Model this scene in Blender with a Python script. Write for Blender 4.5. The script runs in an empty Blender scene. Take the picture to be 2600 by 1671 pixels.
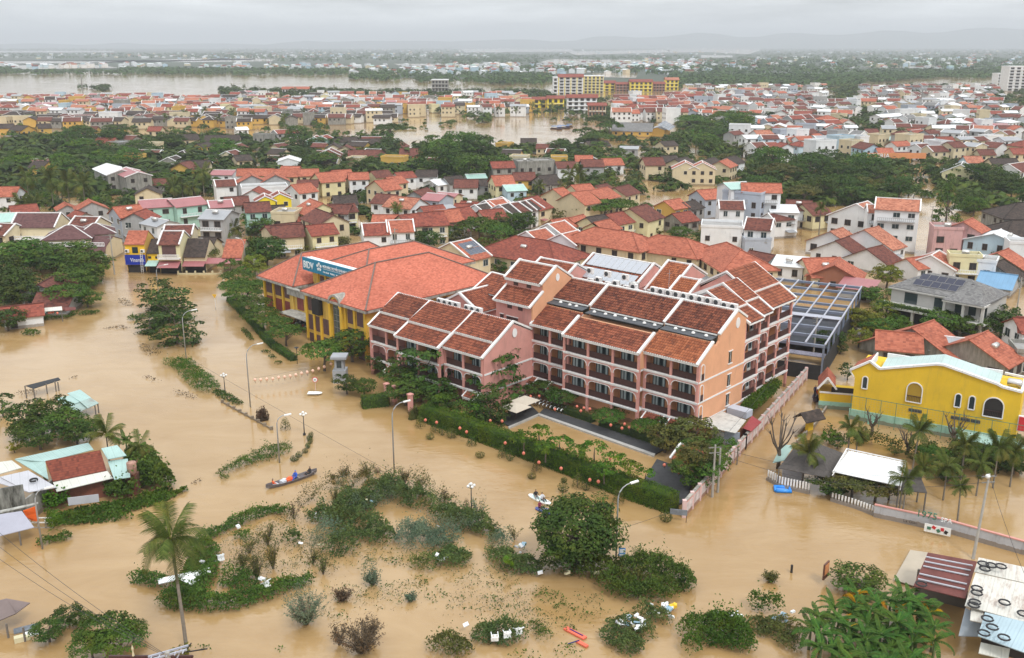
import bpy, math, random
import numpy as np
from mathutils import Vector, Matrix
R=math.radians
rnd=random.Random(7)
sc=bpy.context.scene
col=sc.collection
# ---------------------------------------------------------------- camera
F=2450.; CH=54.; PIT=math.atan(723/2450.)
cam_d=bpy.data.cameras.new('camera'); cam=bpy.data.objects.new('camera',cam_d); col.objects.link(cam)
cam.location=(0,0,CH); cam.rotation_euler=(math.pi/2-PIT,0,0)
cam_d.sensor_width=36; cam_d.lens=36*F/2600.; cam_d.clip_start=1; cam_d.clip_end=60000
sc.camera=cam
# ---------------------------------------------------------------- light
SUN_EL,SUN_AZ=R(52),R(150)
w=bpy.data.worlds.new("World"); sc.world=w; w.use_nodes=True
nt=w.node_tree; nt.nodes.clear()
def N(t,nt_=None,**k):
    n=(nt_ or nt).nodes.new(t)
    for a,b in k.items(): setattr(n,a,b)
    return n
def LK(a,b): nt.links.new(a,b)
sky=N('ShaderNodeTexSky'); sky.sky_type='NISHITA'; sky.sun_disc=False; sky.sun_elevation=SUN_EL; sky.sun_rotation=SUN_AZ
bg1=N('ShaderNodeBackground'); bg1.inputs[1].default_value=0.08; LK(sky.outputs[0],bg1.inputs[0])
tc=N('ShaderNodeTexCoord'); sep=N('ShaderNodeSeparateXYZ'); LK(tc.outputs['Generated'],sep.inputs[0])
def MT(op,a,b=None,c=None,cl=False):
    n=N('ShaderNodeMath',operation=op); n.use_clamp=cl
    for i,v in enumerate((a,b,c)):
        if v is None: continue
        if isinstance(v,(int,float)): n.inputs[i].default_value=v
        else: LK(v,n.inputs[i])
    return n.outputs[0]
zz=MT('MAXIMUM',sep.outputs[2],0.0)
den=MT('ADD',zz,0.10)
cx=MT('DIVIDE',sep.outputs[0],den); cy=MT('DIVIDE',sep.outputs[1],den)
cmb=N('ShaderNodeCombineXYZ'); LK(cx,cmb.inputs[0]); LK(cy,cmb.inputs[1]); LK(MT('MULTIPLY',sep.outputs[2],22),cmb.inputs[2])
ns=N('ShaderNodeTexNoise'); ns.inputs['Scale'].default_value=.8; ns.inputs['Detail'].default_value=7; ns.inputs['Roughness'].default_value=.58; LK(cmb.outputs[0],ns.inputs['Vector'])
ns2=N('ShaderNodeTexNoise'); ns2.inputs['Scale'].default_value=.16; ns2.inputs['Detail'].default_value=3; LK(cmb.outputs[0],ns2.inputs['Vector'])
lum=MT('ADD',MT('MULTIPLY',MT('SUBTRACT',ns.outputs[0],.5),1.9),MT('MULTIPLY',MT('SUBTRACT',ns2.outputs[0],.5),.6))
grad=MT('ADD',MT('MULTIPLY',zz,.80),0.80)            # overcast: brighter towards the zenith
lumi=MT('MULTIPLY',grad,MT('ADD',1.0,lum))
ccol=N('ShaderNodeMix',data_type='RGBA',blend_type='MULTIPLY'); ccol.inputs[0].default_value=1
ccol.inputs[6].default_value=(.955,.985,1.0,1)
cc=N('ShaderNodeCombineColor'); 
for i in range(3): LK(lumi,cc.inputs[i])
LK(cc.outputs[0],ccol.inputs[7])
bg2=N('ShaderNodeBackground'); bg2.inputs[1].default_value=1.0; LK(ccol.outputs[2],bg2.inputs[0])
mx=N('ShaderNodeMixShader'); mx.inputs[0].default_value=.9; LK(bg1.outputs[0],mx.inputs[1]); LK(bg2.outputs[0],mx.inputs[2])
wo=N('ShaderNodeOutputWorld'); LK(mx.outputs[0],wo.inputs[0])
sl=bpy.data.lights.new('sun','SUN'); sl.energy=1.5; sl.angle=R(12); sl.color=(1,.97,.92)
sun=bpy.data.objects.new('sun',sl); col.objects.link(sun)
# SUN_AZ is measured clockwise from +Y, as the Sky Texture's rotation; the lamp points from the sun to the scene
sdir=Vector((math.sin(SUN_AZ)*math.cos(SUN_EL),math.cos(SUN_AZ)*math.cos(SUN_EL),math.sin(SUN_EL)))
sun.rotation_euler=sdir.to_track_quat('Z','Y').to_euler()
vs=sc.view_settings; sc.display_settings.display_device='sRGB'; vs.view_transform='Standard'; vs.look='None'; vs.exposure=0.34; vs.gamma=1; vs.use_curve_mapping=False
sc.render.engine='CYCLES'; cy_=sc.cycles; cy_.use_denoising=True; cy_.max_bounces=6; cy_.diffuse_bounces=3; cy_.glossy_bounces=2; cy_.transmission_bounces=2; cy_.transparent_max_bounces=6; cy_.volume_bounces=0
cy_.caustics_reflective=False; cy_.caustics_refractive=False
# ---------------------------------------------------------------- photo pixel -> world point at a height
def G(x,y,z=0.):
    a=(x-1300)/F;b=(835.5-y)/F
    dy=math.cos(PIT)+b*math.sin(PIT);dz=-math.sin(PIT)+b*math.cos(PIT)
    t=(z-CH)/dz
    return Vector((a*t,dy*t,z))
def PJ(p):
    z=p[2]-CH; d=p[1]*math.cos(PIT)-z*math.sin(PIT); u=p[1]*math.sin(PIT)+z*math.cos(PIT)
    return (1300+F*p[0]/d,835.5-F*u/d,d)
CR={'A':(0,380,3.118),'B':(420,380,3.118),'C':(840,380,3.118),'D':(1240,380,3.118),'E':(1660,380,3.118),'F':(2080,560,2.594),'G':(2040,1040,2.45),'H':(0,1060,2.594),
 '1':(0,0,2.662),'2':(850,0,2.662),'3':(1700,0,2.662),'4':(0,500,3.347),'5':(600,500,3.347),'6':(1250,500,3.347),'7':(1900,440,3.347),'8':(1900,800,3.08),'9':(1000,1000,2.995),'0':(0,0,1)}
def Q(c,x,y): o=CR[c]; return (o[0]+x/o[2],o[1]+y/o[2])
# ---------------------------------------------------------------- materials
MATS={}
class NB:
    def __init__(s,name):
        s.m=bpy.data.materials.new(name); s.m.use_nodes=True; s.t=s.m.node_tree; s.t.nodes.clear()
        s.out=s.n('ShaderNodeOutputMaterial'); s.b=s.n('ShaderNodeBsdfPrincipled'); s.l(s.b.outputs[0],s.out.inputs[0])
    def n(s,t,**k):
        n=s.t.nodes.new(t)
        for a,b in k.items(): setattr(n,a,b)
        return n
    def l(s,a,b): s.t.links.new(a,b)
    def math(s,op,a,b=None,cl=False):
        n=s.n('ShaderNodeMath',operation=op); n.use_clamp=cl
        for i,v in enumerate((a,b)):
            if v is None: continue
            if isinstance(v,(int,float)): n.inputs[i].default_value=v
            else: s.l(v,n.inputs[i])
        return n.outputs[0]
    def noise(s,vec,scale,det=3,rough=.5,dist=0):
        n=s.n('ShaderNodeTexNoise'); n.inputs['Scale'].default_value=scale; n.inputs['Detail'].default_value=det; n.inputs['Roughness'].default_value=rough; n.inputs['Distortion'].default_value=dist
        if vec is not None: s.l(vec,n.inputs['Vector'])
        return n.outputs[0]
    def ramp(s,f,stops):
        n=s.n('ShaderNodeValToRGB'); cr=n.color_ramp
        while len(cr.elements)<len(stops): cr.elements.new(.5)
        for e,(p,c) in zip(cr.elements,stops): e.position=p; e.color=(*c,1) if len(c)==3 else c
        s.l(f,n.inputs[0]); return n.outputs[0]
    def mix(s,f,a,b,bt='MIX'):
        n=s.n('ShaderNodeMix',data_type='RGBA',blend_type=bt)
        for i,v in ((0,f),(6,a),(7,b)):
            if isinstance(v,(int,float)): n.inputs[i].default_value=v
            elif isinstance(v,tuple): n.inputs[i].default_value=(*v,1)
            else: s.l(v,n.inputs[i])
        return n.outputs[2]
    def bump(s,h,st,d=.05):
        n=s.n('ShaderNodeBump'); n.inputs['Strength'].default_value=st; n.inputs['Distance'].default_value=d; s.l(h,n.inputs['Height']); s.l(n.outputs[0],s.b.inputs['Normal'])
def geo_pos(nb): return nb.n('ShaderNodeNewGeometry').outputs['Position']
def mat(name,c,rough=.7,var=.12,vs_=.6,metal=0,dirt=0,dirtc=(.06,.055,.045)):
    """plain painted surface with broken-up tone and optional streaky stains"""
    if name in MATS: return MATS[name]
    nb=NB(name); p=geo_pos(nb)
    f=nb.noise(p,vs_,5,.6)
    cl=nb.ramp(f,[(.25,tuple(x*(1-var) for x in c)),(.75,tuple(min(1,x*(1+var)) for x in c))])
    if dirt:
        mp=nb.n('ShaderNodeMapping'); mp.inputs['Scale'].default_value=(1,1,.22); nb.l(p,mp.inputs[0])
        g=nb.noise(mp.outputs[0],1.3,6,.7)
        g=nb.ramp(g,[(.62-.22*dirt,(0,0,0)),(.80-.1*dirt,(1,1,1))])
        g2=nb.math('MULTIPLY',g,min(1,.35+dirt*.5))
        cl=nb.mix(g2,cl,dirtc)
    sz=nb.n('ShaderNodeSeparateXYZ'); nb.l(p,sz.inputs[0])   # silt tide mark left by the flood just above the water line
    td=nb.math('LESS_THAN',nb.math('SUBTRACT',sz.outputs[2],nb.math('MULTIPLY',nb.noise(p,1.6,4,.7),.5)),.32)
    cl=nb.mix(nb.math('MULTIPLY',td,.7 if dirt and rough>=.8 else 0.),cl,(.17,.115,.06))
    nb.l(cl,nb.b.inputs['Base Color']); nb.b.inputs['Roughness'].default_value=rough; nb.b.inputs['Metallic'].default_value=metal
    MATS[name]=nb.m; return nb.m
def tilemat(name,c1,c2,dark,cw=.33,ch=.42,moss=.35,rough=.85,rows=.35):
    """roof tiles: every tile its own tone from a cell noise over the roof's UV in metres, rows with a darker lap, patches of moss"""
    if name in MATS: return MATS[name]
    nb=NB(name); uv=nb.n('ShaderNodeUVMap').outputs[0]
    mp=nb.n('ShaderNodeMapping'); mp.inputs['Scale'].default_value=(1/cw,1/ch,1); nb.l(uv,mp.inputs[0])
    fl=nb.n('ShaderNodeVectorMath',operation='FLOOR'); nb.l(mp.outputs[0],fl.inputs[0])
    wn=nb.n('ShaderNodeTexWhiteNoise',noise_dimensions='3D'); oi=nb.n('ShaderNodeObjectInfo')
    ad=nb.n('ShaderNodeVectorMath',operation='ADD'); nb.l(fl.outputs[0],ad.inputs[0]); nb.l(oi.outputs['Random'],ad.inputs[1]); nb.l(ad.outputs[0],wn.inputs[0])
    base=nb.ramp(wn.outputs[0],[(0,tuple((a+b)/2 for a,b in zip(dark,c1))),(.22,c1),(.7,c2),(1,tuple(min(1,x*1.12) for x in c2))])
    p=geo_pos(nb); g=nb.noise(p,.55,6,.68)
    g=nb.ramp(g,[(.60-moss*.3,(0,0,0)),(.74,(1,1,1))])
    cl=nb.mix(nb.math('MULTIPLY',g,.25+moss*.6),base,dark)
    hb=nb.noise(p,.12,3,.5); cl=nb.mix(.5,cl,nb.ramp(hb,[(.35,(.72,.72,.72)),(.65,(1.0,1.0,1.0))]),'MULTIPLY')
    sx=nb.n('ShaderNodeSeparateXYZ'); nb.l(mp.outputs[0],sx.inputs[0])
    fr=nb.math('FRACT',sx.outputs[1]); lap=nb.math('LESS_THAN',fr,.2)
    cl=nb.mix(nb.math('MULTIPLY',lap,rows),cl,dark)
    nb.l(cl,nb.b.inputs['Base Color']); nb.b.inputs['Roughness'].default_value=rough
    nb.bump(fr,.5,.05); nb.b.inputs['Specular IOR Level'].default_value=.2
    MATS[name]=nb.m; return nb.m
def sheetmat(name,c,rust=(.16,.06,.03),amt=.2,pitch=.9,rough=.45,metal=.0):
    """corrugated sheet: fine ribs as relief, sheet laps, rust streaks"""
    if name in MATS: return MATS[name]
    nb=NB(name); uv=nb.n('ShaderNodeUVMap').outputs[0]
    sx=nb.n('ShaderNodeSeparateXYZ'); nb.l(uv,sx.inputs[0])
    wv=nb.math('SINE',nb.math('MULTIPLY',sx.outputs[0],2*math.pi/.3))
    lap=nb.math('LESS_THAN',nb.math('FRACT',nb.math('MULTIPLY',sx.outputs[0],1/pitch)),.06)
    mp=nb.n('ShaderNodeMapping'); mp.inputs['Scale'].default_value=(1.6,.35,1); nb.l(uv,mp.inputs[0])
    g=nb.noise(mp.outputs[0],1.4,7,.75); p=geo_pos(nb); g2=nb.noise(p,.35,3,.5)
    gg=nb.ramp(nb.math('ADD',nb.math('MULTIPLY',g,.6),nb.math('MULTIPLY',g2,.4)),[(.60-.2*amt,(0,0,0)),(.70-.05*amt,(1,1,1))])
    cl=nb.ramp(g2,[(.3,tuple(x*.85 for x in c)),(.7,c)])
    cl=nb.mix(nb.math('MULTIPLY',gg,min(1,amt*1.6)),cl,rust)
    cl=nb.mix(nb.math('MULTIPLY',lap,.35),cl,tuple(x*.45 for x in c))
    nb.l(cl,nb.b.inputs['Base Color']); nb.b.inputs['Roughness'].default_value=rough; nb.b.inputs['Metallic'].default_value=metal
    nb.bump(wv,.35,.03)
    MATS[name]=nb.m; return nb.m
def leafmat(name,c,c2,var=.3):
    if name in MATS: return MATS[name]
    nb=NB(name); oi=nb.n('ShaderNodeObjectInfo'); at=nb.n('ShaderNodeAttribute'); at.attribute_name='tone'
    p=geo_pos(nb); n_=nb.noise(p,.5,3,.6)
    f=nb.math('ADD',nb.math('MULTIPLY',at.outputs['Fac'],.65),nb.math('MULTIPLY',n_,.35))
    cl=nb.ramp(f,[(.15,c),(.62,c2),(1,(min(1,c2[0]*1.5),min(1,c2[1]*1.25),c2[2]))])
    pn=nb.noise(p,.30,4,.65); cl=nb.mix(nb.ramp(pn,[(.50,(0,0,0)),(.66,(.55,.55,.55))]),cl,(c2[0]*1.5+.01,c2[1]*1.02,c2[2]*.8)); pn2=nb.noise(p,.9,3,.6); cl=nb.mix(nb.ramp(pn2,[(.38,(.45,.45,.45)),(.5,(0,0,0))]),cl,c)
    hs=nb.n('ShaderNodeHueSaturation'); nb.l(cl,hs.inputs['Color']); hs.inputs['Saturation'].default_value=1.12
    nb.l(nb.math('ADD',.485,nb.math('MULTIPLY',oi.outputs['Random'],.03)),hs.inputs['Hue'])
    nb.l(nb.math('ADD',.82-var/2,nb.math('MULTIPLY',oi.outputs['Random'],var)),hs.inputs['Value'])
    nb.l(hs.outputs[0],nb.b.inputs['Base Color']); nb.b.inputs['Roughness'].default_value=.6; nb.b.inputs['Specular IOR Level'].default_value=.12
    tr=nb.n('ShaderNodeBsdfTranslucent'); nb.l(hs.outputs[0],tr.inputs[0])
    ms=nb.n('ShaderNodeMixShader'); ms.inputs[0].default_value=.22; nb.l(nb.b.outputs[0],ms.inputs[1]); nb.l(tr.outputs[0],ms.inputs[2]); nb.l(ms.outputs[0],nb.out.inputs[0])
    MATS[name]=nb.m; return nb.m
def glassmat(name='window glass',c=(.03,.045,.05)):
    if name in MATS: return MATS[name]
    nb=NB(name); nb.b.inputs['Base Color'].default_value=(*c,1); nb.b.inputs['Roughness'].default_value=.08; nb.b.inputs['Specular IOR Level'].default_value=.6
    MATS[name]=nb.m; return nb.m
# ---------------------------------------------------------------- mesh building
class MB:
    def __init__(s): s.v=[];s.f=[];s.m=[];s.uv=[];s.tone=None
    def poly(s,pts,m=0,uv=None):
        i=len(s.v); s.v+= [tuple(p) for p in pts]; s.f.append(tuple(range(i,i+len(pts)))); s.m.append(m); s.uv.append(uv)
        return s
    def box(s,x0,x1,y0,y1,z0,z1,m=0):
        i=len(s.v); s.v+=[(x,y,z) for z in (z0,z1) for y in (y0,y1) for x in (x0,x1)]
        for f in ((0,2,3,1),(4,5,7,6),(0,1,5,4),(2,6,7,3),(0,4,6,2),(1,3,7,5)): s.f.append(tuple(i+k for k in f)); s.m.append(m); s.uv.append(None)
        return s
    def obox(s,c,size,rz=0,m=0,rx=0,ry=0):
        M=Matrix.Translation(c)@Matrix.Rotation(rz,4,'Z')@Matrix.Rotation(ry,4,'Y')@Matrix.Rotation(rx,4,'X'); i=len(s.v)
        a,b,c_=size[0]/2,size[1]/2,size[2]/2
        s.v+=[tuple(M@Vector((x,y,z))) for z in (-c_,c_) for y in (-b,b) for x in (-a,a)]
        for f in ((0,2,3,1),(4,5,7,6),(0,1,5,4),(2,6,7,3),(0,4,6,2),(1,3,7,5)): s.f.append(tuple(i+k for k in f)); s.m.append(m); s.uv.append(None)
        return s
    def bar(s,p0,p1,w,h=None,m=0):
        """rectangular bar between two points"""
        p0=Vector(p0);p1=Vector(p1);h=h or w; d=(p1-p0); L=d.length
        if L<1e-6: return s
        d/=L; up=Vector((0,0,1)) if abs(d.z)<.95 else Vector((1,0,0)); a=d.cross(up).normalized(); b=a.cross(d)
        i=len(s.v)
        for p in (p0,p1):
            for q,r_ in ((-1,-1),(1,-1),(1,1),(-1,1)): s.v.append(tuple(p+a*q*w/2+b*r_*h/2))
        for f in ((0,1,2,3),(7,6,5,4),(0,4,5,1),(1,5,6,2),(2,6,7,3),(3,7,4,0)): s.f.append(tuple(i+k for k in f)); s.m.append(m); s.uv.append(None)
        return s
    def tube(s,pts,rs,n=6,m=0,cap=True):
        """round tube through points with a radius at each"""
        pts=[Vector(p) for p in pts]; k=len(pts)
        if isinstance(rs,(int,float)): rs=[rs]*k
        i=len(s.v)
        for j,p in enumerate(pts):
            d=(pts[min(j+1,k-1)]-pts[max(j-1,0)]).normalized(); up=Vector((0,0,1)) if abs(d.z)<.9 else Vector((1,0,0))
            a=d.cross(up).normalized(); b=a.cross(d)
            for q in range(n):
                t=2*math.pi*q/n; s.v.append(tuple(p+(a*math.cos(t)+b*math.sin(t))*rs[j]))
        for j in range(k-1):
            for q in range(n):
                s.f.append((i+j*n+q,i+j*n+(q+1)%n,i+(j+1)*n+(q+1)%n,i+(j+1)*n+q)); s.m.append(m); s.uv.append(None)
        if cap:
            s.f.append(tuple(i+q for q in range(n))[::-1]); s.m.append(m); s.uv.append(None)
            s.f.append(tuple(i+(k-1)*n+q for q in range(n))); s.m.append(m); s.uv.append(None)
        return s
    def lathe(s,prof,c=(0,0,0),n=12,m=0):
        """profile [(r,z)] turned round a vertical axis"""
        i=len(s.v)
        for r,z in prof:
            for q in range(n):
                t=2*math.pi*q/n; s.v.append((c[0]+r*math.cos(t),c[1]+r*math.sin(t),c[2]+z))
        for j in range(len(prof)-1):
            for q in range(n):
                s.f.append((i+j*n+q,i+j*n+(q+1)%n,i+(j+1)*n+(q+1)%n,i+(j+1)*n+q)); s.m.append(m); s.uv.append(None)
        return s
    def prism(s,pts,off,m=0):
        """flat outline (3D points) thickened by the vector off"""
        i=len(s.v); n=len(pts); off=Vector(off)
        s.v+=[tuple(p) for p in pts]+[tuple(Vector(p)+off) for p in pts]
        fs=[tuple(range(n))[::-1],tuple(range(n,2*n))]+[(k,(k+1)%n,n+(k+1)%n,n+k) for k in range(n)]
        for f in fs: s.f.append(tuple(i+k for k in f)); s.m.append(m); s.uv.append(None)
        return s
    def slab(s,a,b,c,d,t=.14,m=0,mu=None):
        """roof slab: a-b eave line, d-c ridge line, UV in metres (u along the eave, v up the slope), thickness t downwards"""
        a,b,c,d=map(Vector,(a,b,c,d)); L=(b-a).length; H=((d-a).length+(c-b).length)/2; L2=(c-d).length; e=(b-a).normalized()
        ox=(d-a).dot(e); o2=(c-a).dot(e)
        s.poly([a,b,c,d],m,[(0,0),(L,0),(o2,H),(ox,H)])
        q=Vector((0,0,-t)); mu=m if mu is None else mu
        s.poly([a+q,d+q,c+q,b+q],mu)
        for x,y in ((a,b),(b,c),(c,d),(d,a)): s.poly([x,x+q,y+q,y],mu)
        return s
    def tri(s,a,b,c,t=.14,m=0,mu=None):
        a,b,c=map(Vector,(a,b,c)); e=(b-a).normalized(); h=(c-a-e*(c-a).dot(e)).length
        s.poly([a,b,c],m,[(0,0),((b-a).length,0),((c-a).dot(e),h)])
        q=Vector((0,0,-t)); mu=m if mu is None else mu
        s.poly([a+q,c+q,b+q],mu)
        for x,y in ((a,b),(b,c),(c,a)): s.poly([x,x+q,y+q,y],mu)
        return s
    def ribs(s,a,b,c,d,pitch=.38,row=.5,h=.13,m=0,rl=None):
        """barrel tiles: columns of half round tiles up the slope, each row stepped over the one below"""
        a,b,c,d=map(Vector,(a,b,c,d)); L=(b-a).length; H=(d-a).length; nr=max(1,int(L/pitch)); nv=max(1,int(H/row))
        nrm=(b-a).cross(d-a).normalized(); 
        if nrm.z<0: nrm=-nrm
        prof=[(0,0),(.18,.75),(.5,1),(.82,.75)]
        rr=rl or rnd
        for j in range(nv):
            i=len(s.v); t0,t1=j/nv,(j+1)/nv
            for (tt,lift) in ((t0,.05),(t1,.0)):
                for k in range(nr):
                    for (q,hh) in prof:
                        u=(k+q)/nr; p0=a.lerp(b,u); p1=d.lerp(c,u); s.v.append(tuple(p0.lerp(p1,tt)+nrm*(hh*h+lift)))
                s.v.append(tuple(b.lerp(c,tt)+nrm*lift))
            w_=nr*4+1
            for k in range(nr*4):
                s.f.append((i+k,i+k+1,i+w_+k+1,i+w_+k)); s.m.append(m)
                kk=k//4+.5; u0=kk*pitch; v0=(j+.5)*H/nv
                s.uv.append([((k//4)*pitch+.02,j*.42+.02),((k//4)*pitch+.3,j*.42+.02),((k//4)*pitch+.3,j*.42+.4),((k//4)*pitch+.02,j*.42+.4)])
        return s
    def build(s,name,mats,parent=None,smooth=False,loc=None,rz=None,**pr):
        me=bpy.data.meshes.new(name); me.from_pydata(s.v,[],s.f)
        if not isinstance(mats,(list,tuple)): mats=[mats]
        for m_ in mats: me.materials.append(m_)
        if any(s.m): me.polygons.foreach_set('material_index',s.m)
        if any(u is not None for u in s.uv):
            ul=me.uv_layers.new(name='UVMap'); arr=[]
            for f,u in zip(s.f,s.uv):
                arr+= [c for p in (u if u is not None else [(0,0)]*len(f)) for c in p]
            ul.data.foreach_set('uv',arr)
        if smooth: me.polygons.foreach_set('use_smooth',[True]*len(me.polygons))
        me.update(); return put(name,me,parent,loc,rz,**pr)
def put(name,me,parent=None,loc=None,rz=None,**pr):
    o=bpy.data.objects.new(name,me); col.objects.link(o)
    if parent is not None: o.parent=parent
    if loc is not None: o.location=loc
    if rz is not None: o.rotation_euler=(0,0,rz)
    for k,v in pr.items(): o[k]=v
    return o
def thing(name,label,cat,loc=(0,0,0),rz=0,group=None,scale=None):
    o=bpy.data.objects.new(name,None); col.objects.link(o); o.location=loc; o.rotation_euler=(0,0,rz); o.empty_display_size=.5
    if scale: o.scale=(scale,)*3 if isinstance(scale,(int,float)) else scale
    o['label']=label; o['category']=cat
    if group: o['group']=group
    return o
def tag(o,label,cat,group=None):
    o['label']=label; o['category']=cat
    if group: o['group']=group
    return o
def clone(root,loc=None,rz=None,scale=None,label=None,group=None):
    r=root.copy(); col.objects.link(r)
    if loc is not None: r.location=loc
    if rz is not None: r.rotation_euler=(root.rotation_euler[0],root.rotation_euler[1],rz)
    if scale is not None: r.scale=(scale,)*3 if isinstance(scale,(int,float)) else scale
    if label: r['label']=label
    if group: r['group']=group
    for ch in root.children:
        c=ch.copy(); col.objects.link(c); c.parent=r
        for g in ch.children:
            d=g.copy(); col.objects.link(d); d.parent=c
    return r
ORDW=['','second','third','fourth','fifth','sixth','seventh','eighth','ninth','tenth','eleventh','twelfth','thirteenth','fourteenth','fifteenth','sixteenth','seventeenth','eighteenth','nineteenth','twentieth']
TENS=['','','twenty','thirty','forty','fifty','sixty','seventy','eighty','ninety']
def ordw(i):   # i from 0
    k=i+1
    if k<=20: return ORDW[k-1]
    if k<100: return TENS[k//10]+('-'+ORDW[k%10-1] if k%10>1 else ('-first' if k%10==1 else 'ieth')) if k%10 else TENS[k//10][:-1]+'ieth'
    return 'hundred and '+ordw(i-100)
REG={}   # label text -> objects, told apart at the end by their order across the photo
def reg(o,text,tail=''): REG.setdefault((text,tail),[]).append(o); return o
def finish_labels():
    for (t,tail),obs in REG.items():
        if len(obs)==1: obs[0]['label']=(t+(' '+tail if tail else '')).strip(); continue
        obs.sort(key=lambda o:PJ(o.matrix_world.translation if o.parent else o.location)[0])
        n=len(obs)
        for i,o in enumerate(obs):
            if i==0: q='leftmost'
            elif i==n-1: q='rightmost'
            elif i<=n//2: q=ordw(i)+' from the left'
            elif n-1-i<=0: q='rightmost'
            else: q=ordw(n-1-i)+' from the right'
            o['label']=f"{t}, {q}"+(' '+tail if tail else '')
# ================================================================ SETTING
def struct(o): o['kind']='structure'; return o
def water_mat(name,near,far):
    nb=NB(name); p=geo_pos(nb)
    mp=nb.n('ShaderNodeMapping'); mp.inputs['Rotation'].default_value=(0,0,R(25)); mp.inputs['Scale'].default_value=(.5,1.25,1); nb.l(p,mp.inputs[0])
    g=nb.noise(p,.022,5,.6,.6); g2=nb.noise(mp.outputs[0],.16,4,.65,.8)
    cl=nb.ramp(nb.math('ADD',nb.math('MULTIPLY',g,.6),nb.math('MULTIPLY',g2,.4)),[(.42,near),(.60,far)])
    nb.l(cl,nb.b.inputs['Base Color']); nb.b.inputs['IOR'].default_value=1.62
    rg=nb.noise(p,.03,4,.6); nb.l(nb.math('ADD',.02,nb.math('MULTIPLY',rg,.10)),nb.b.inputs['Roughness'])
    r1=nb.noise(mp.outputs[0],1.1,4,.6,.6); r2=nb.noise(p,3.2,2,.5,.3); sw=nb.noise(mp.outputs[0],.35,2,.5,1.)
    am=nb.ramp(nb.noise(p,.035,3,.6),[(.42,(.25,.25,.25)),(.62,(1,1,1))])
    h=nb.math('ADD',nb.math('MULTIPLY',r1,.6),nb.math('ADD',nb.math('MULTIPLY',r2,.12),nb.math('MULTIPLY',sw,.5)))
    nb.bump(nb.math('MULTIPLY',h,am),.42,.22)
    return nb.m
FLOOD=water_mat('muddy flood water',(.330,.203,.080),(.400,.264,.124))
b=MB(); b.poly([(-30000,-3000,0),(30000,-3000,0),(30000,30000,0),(-30000,30000,0)])
struct(b.build('flood_water',FLOOD))
FOREST=mat('far land green',(.045,.06,.035),.9,.35,.02)
b=MB(); b.poly([G(x,y,.3) for x,y in [(-700,180),(0,180),(400,181),(890,184),(892,193),(1000,197),(1250,203),(1400,204),(1700,213),(1850,207),(2120,208),(2330,192),(2600,190),(3300,188)]]+[(26000,22000,.3),(-26000,22000,.3)])
struct(b.build('far_land',FOREST))
LAGOONS=[[(-100,155),(300,156),(640,152),(660,147),(480,149),(200,160),(-100,163)],[(-300,129),(290,129),(290,133),(-300,134)],[(560,148),(700,150),(690,156),(430,158)],
 [(1170,124),(1450,124),(1460,131),(1180,133)],[(1440,131),(1700,126),(1700,133),(1460,140)],[(1690,122),(1930,121),(1930,128),(1900,138),(1790,132),(1700,134)],
 [(1370,158),(1400,150),(1620,152),(1760,158),(1620,160),(1400,164)],[(1000,162),(1330,162),(1320,168),(1010,166)],[(2440,103),(2700,100),(2700,112),(2500,112)],[(1500,186),(1620,184),(1615,198),(1520,196)],
 [(2150,170),(2420,168),(2330,173)],[(60,176),(30,166),(260,166),(300,172)],[(1780,140),(1860,141),(1860,146),(1780,147)]]
b=MB()
for L in LAGOONS: b.poly([G(x,max(y,117.5),.9) for x,y in L])
struct(b.build('lagoon_water',FLOOD))
# hills
b=MB(); rh=random.Random(3)
def hillrow(pts,D,name):
    b=MB(); n=90; x0,x1=pts[0][0],pts[-1][0]; rows=[]
    for k in range(n+1):
        x=x0+(x1-x0)*k/n
        for (a,c) in zip(pts,pts[1:]):
            if a[0]<=x<=c[0]: y=a[1]+(c[1]-a[1])*(x-a[0])/(c[0]-a[0])
        y+=(math.sin(x*.031+D)+math.sin(x*.083)*.6+math.sin(x*.17+1)*.3)*1.6
        X=(x-1300)/F*D*1.0; h=max(2,CH+(113.5-y)*.66/F*D*1.04)
        rows.append((X,h))
    for j,(dy,hh) in enumerate(((-1800,0),(-700,.55),(0,1),(900,.5),(2200,0))):
        for X,h in rows: b.v.append((X,D+dy,h*hh*(1+.12*math.sin(X*.004+j))if hh else -.5))
    w_=n+1
    for j in range(4):
        for k in range(n): b.f.append((j*w_+k,j*w_+k+1,(j+1)*w_+k+1,(j+1)*w_+k)); b.m.append(0); b.uv.append(None)
    struct(b.build(name,FOREST,smooth=True))
hillrow([(-900,113),(700,112),(800,105),(960,101),(1060,104),(1200,101),(1290,98),(1420,102),(1500,92),(1640,86),(1760,80),(1900,84),(2100,76),(2300,70),(2450,62),(2600,58),(3000,50),(3600,80)],16500,'hills')
# low haze over the plain
hz=MB(); hz.box(-29000,29000,-2900,29000,-1.5,385)
nbm=bpy.data.materials.new('damp haze'); nbm.use_nodes=True; t=nbm.node_tree; t.nodes.clear(); o_=t.nodes.new('ShaderNodeOutputMaterial'); pv=t.nodes.new('ShaderNodeVolumePrincipled')
pv.inputs['Density'].default_value=.00014; pv.inputs['Color'].default_value=(.86,.90,.95,1); pv.inputs['Anisotropy'].default_value=0.0; t.links.new(pv.outputs[0],o_.inputs['Volume'])
h_=hz.build('haze',nbm); h_['kind']='stuff'

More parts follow.
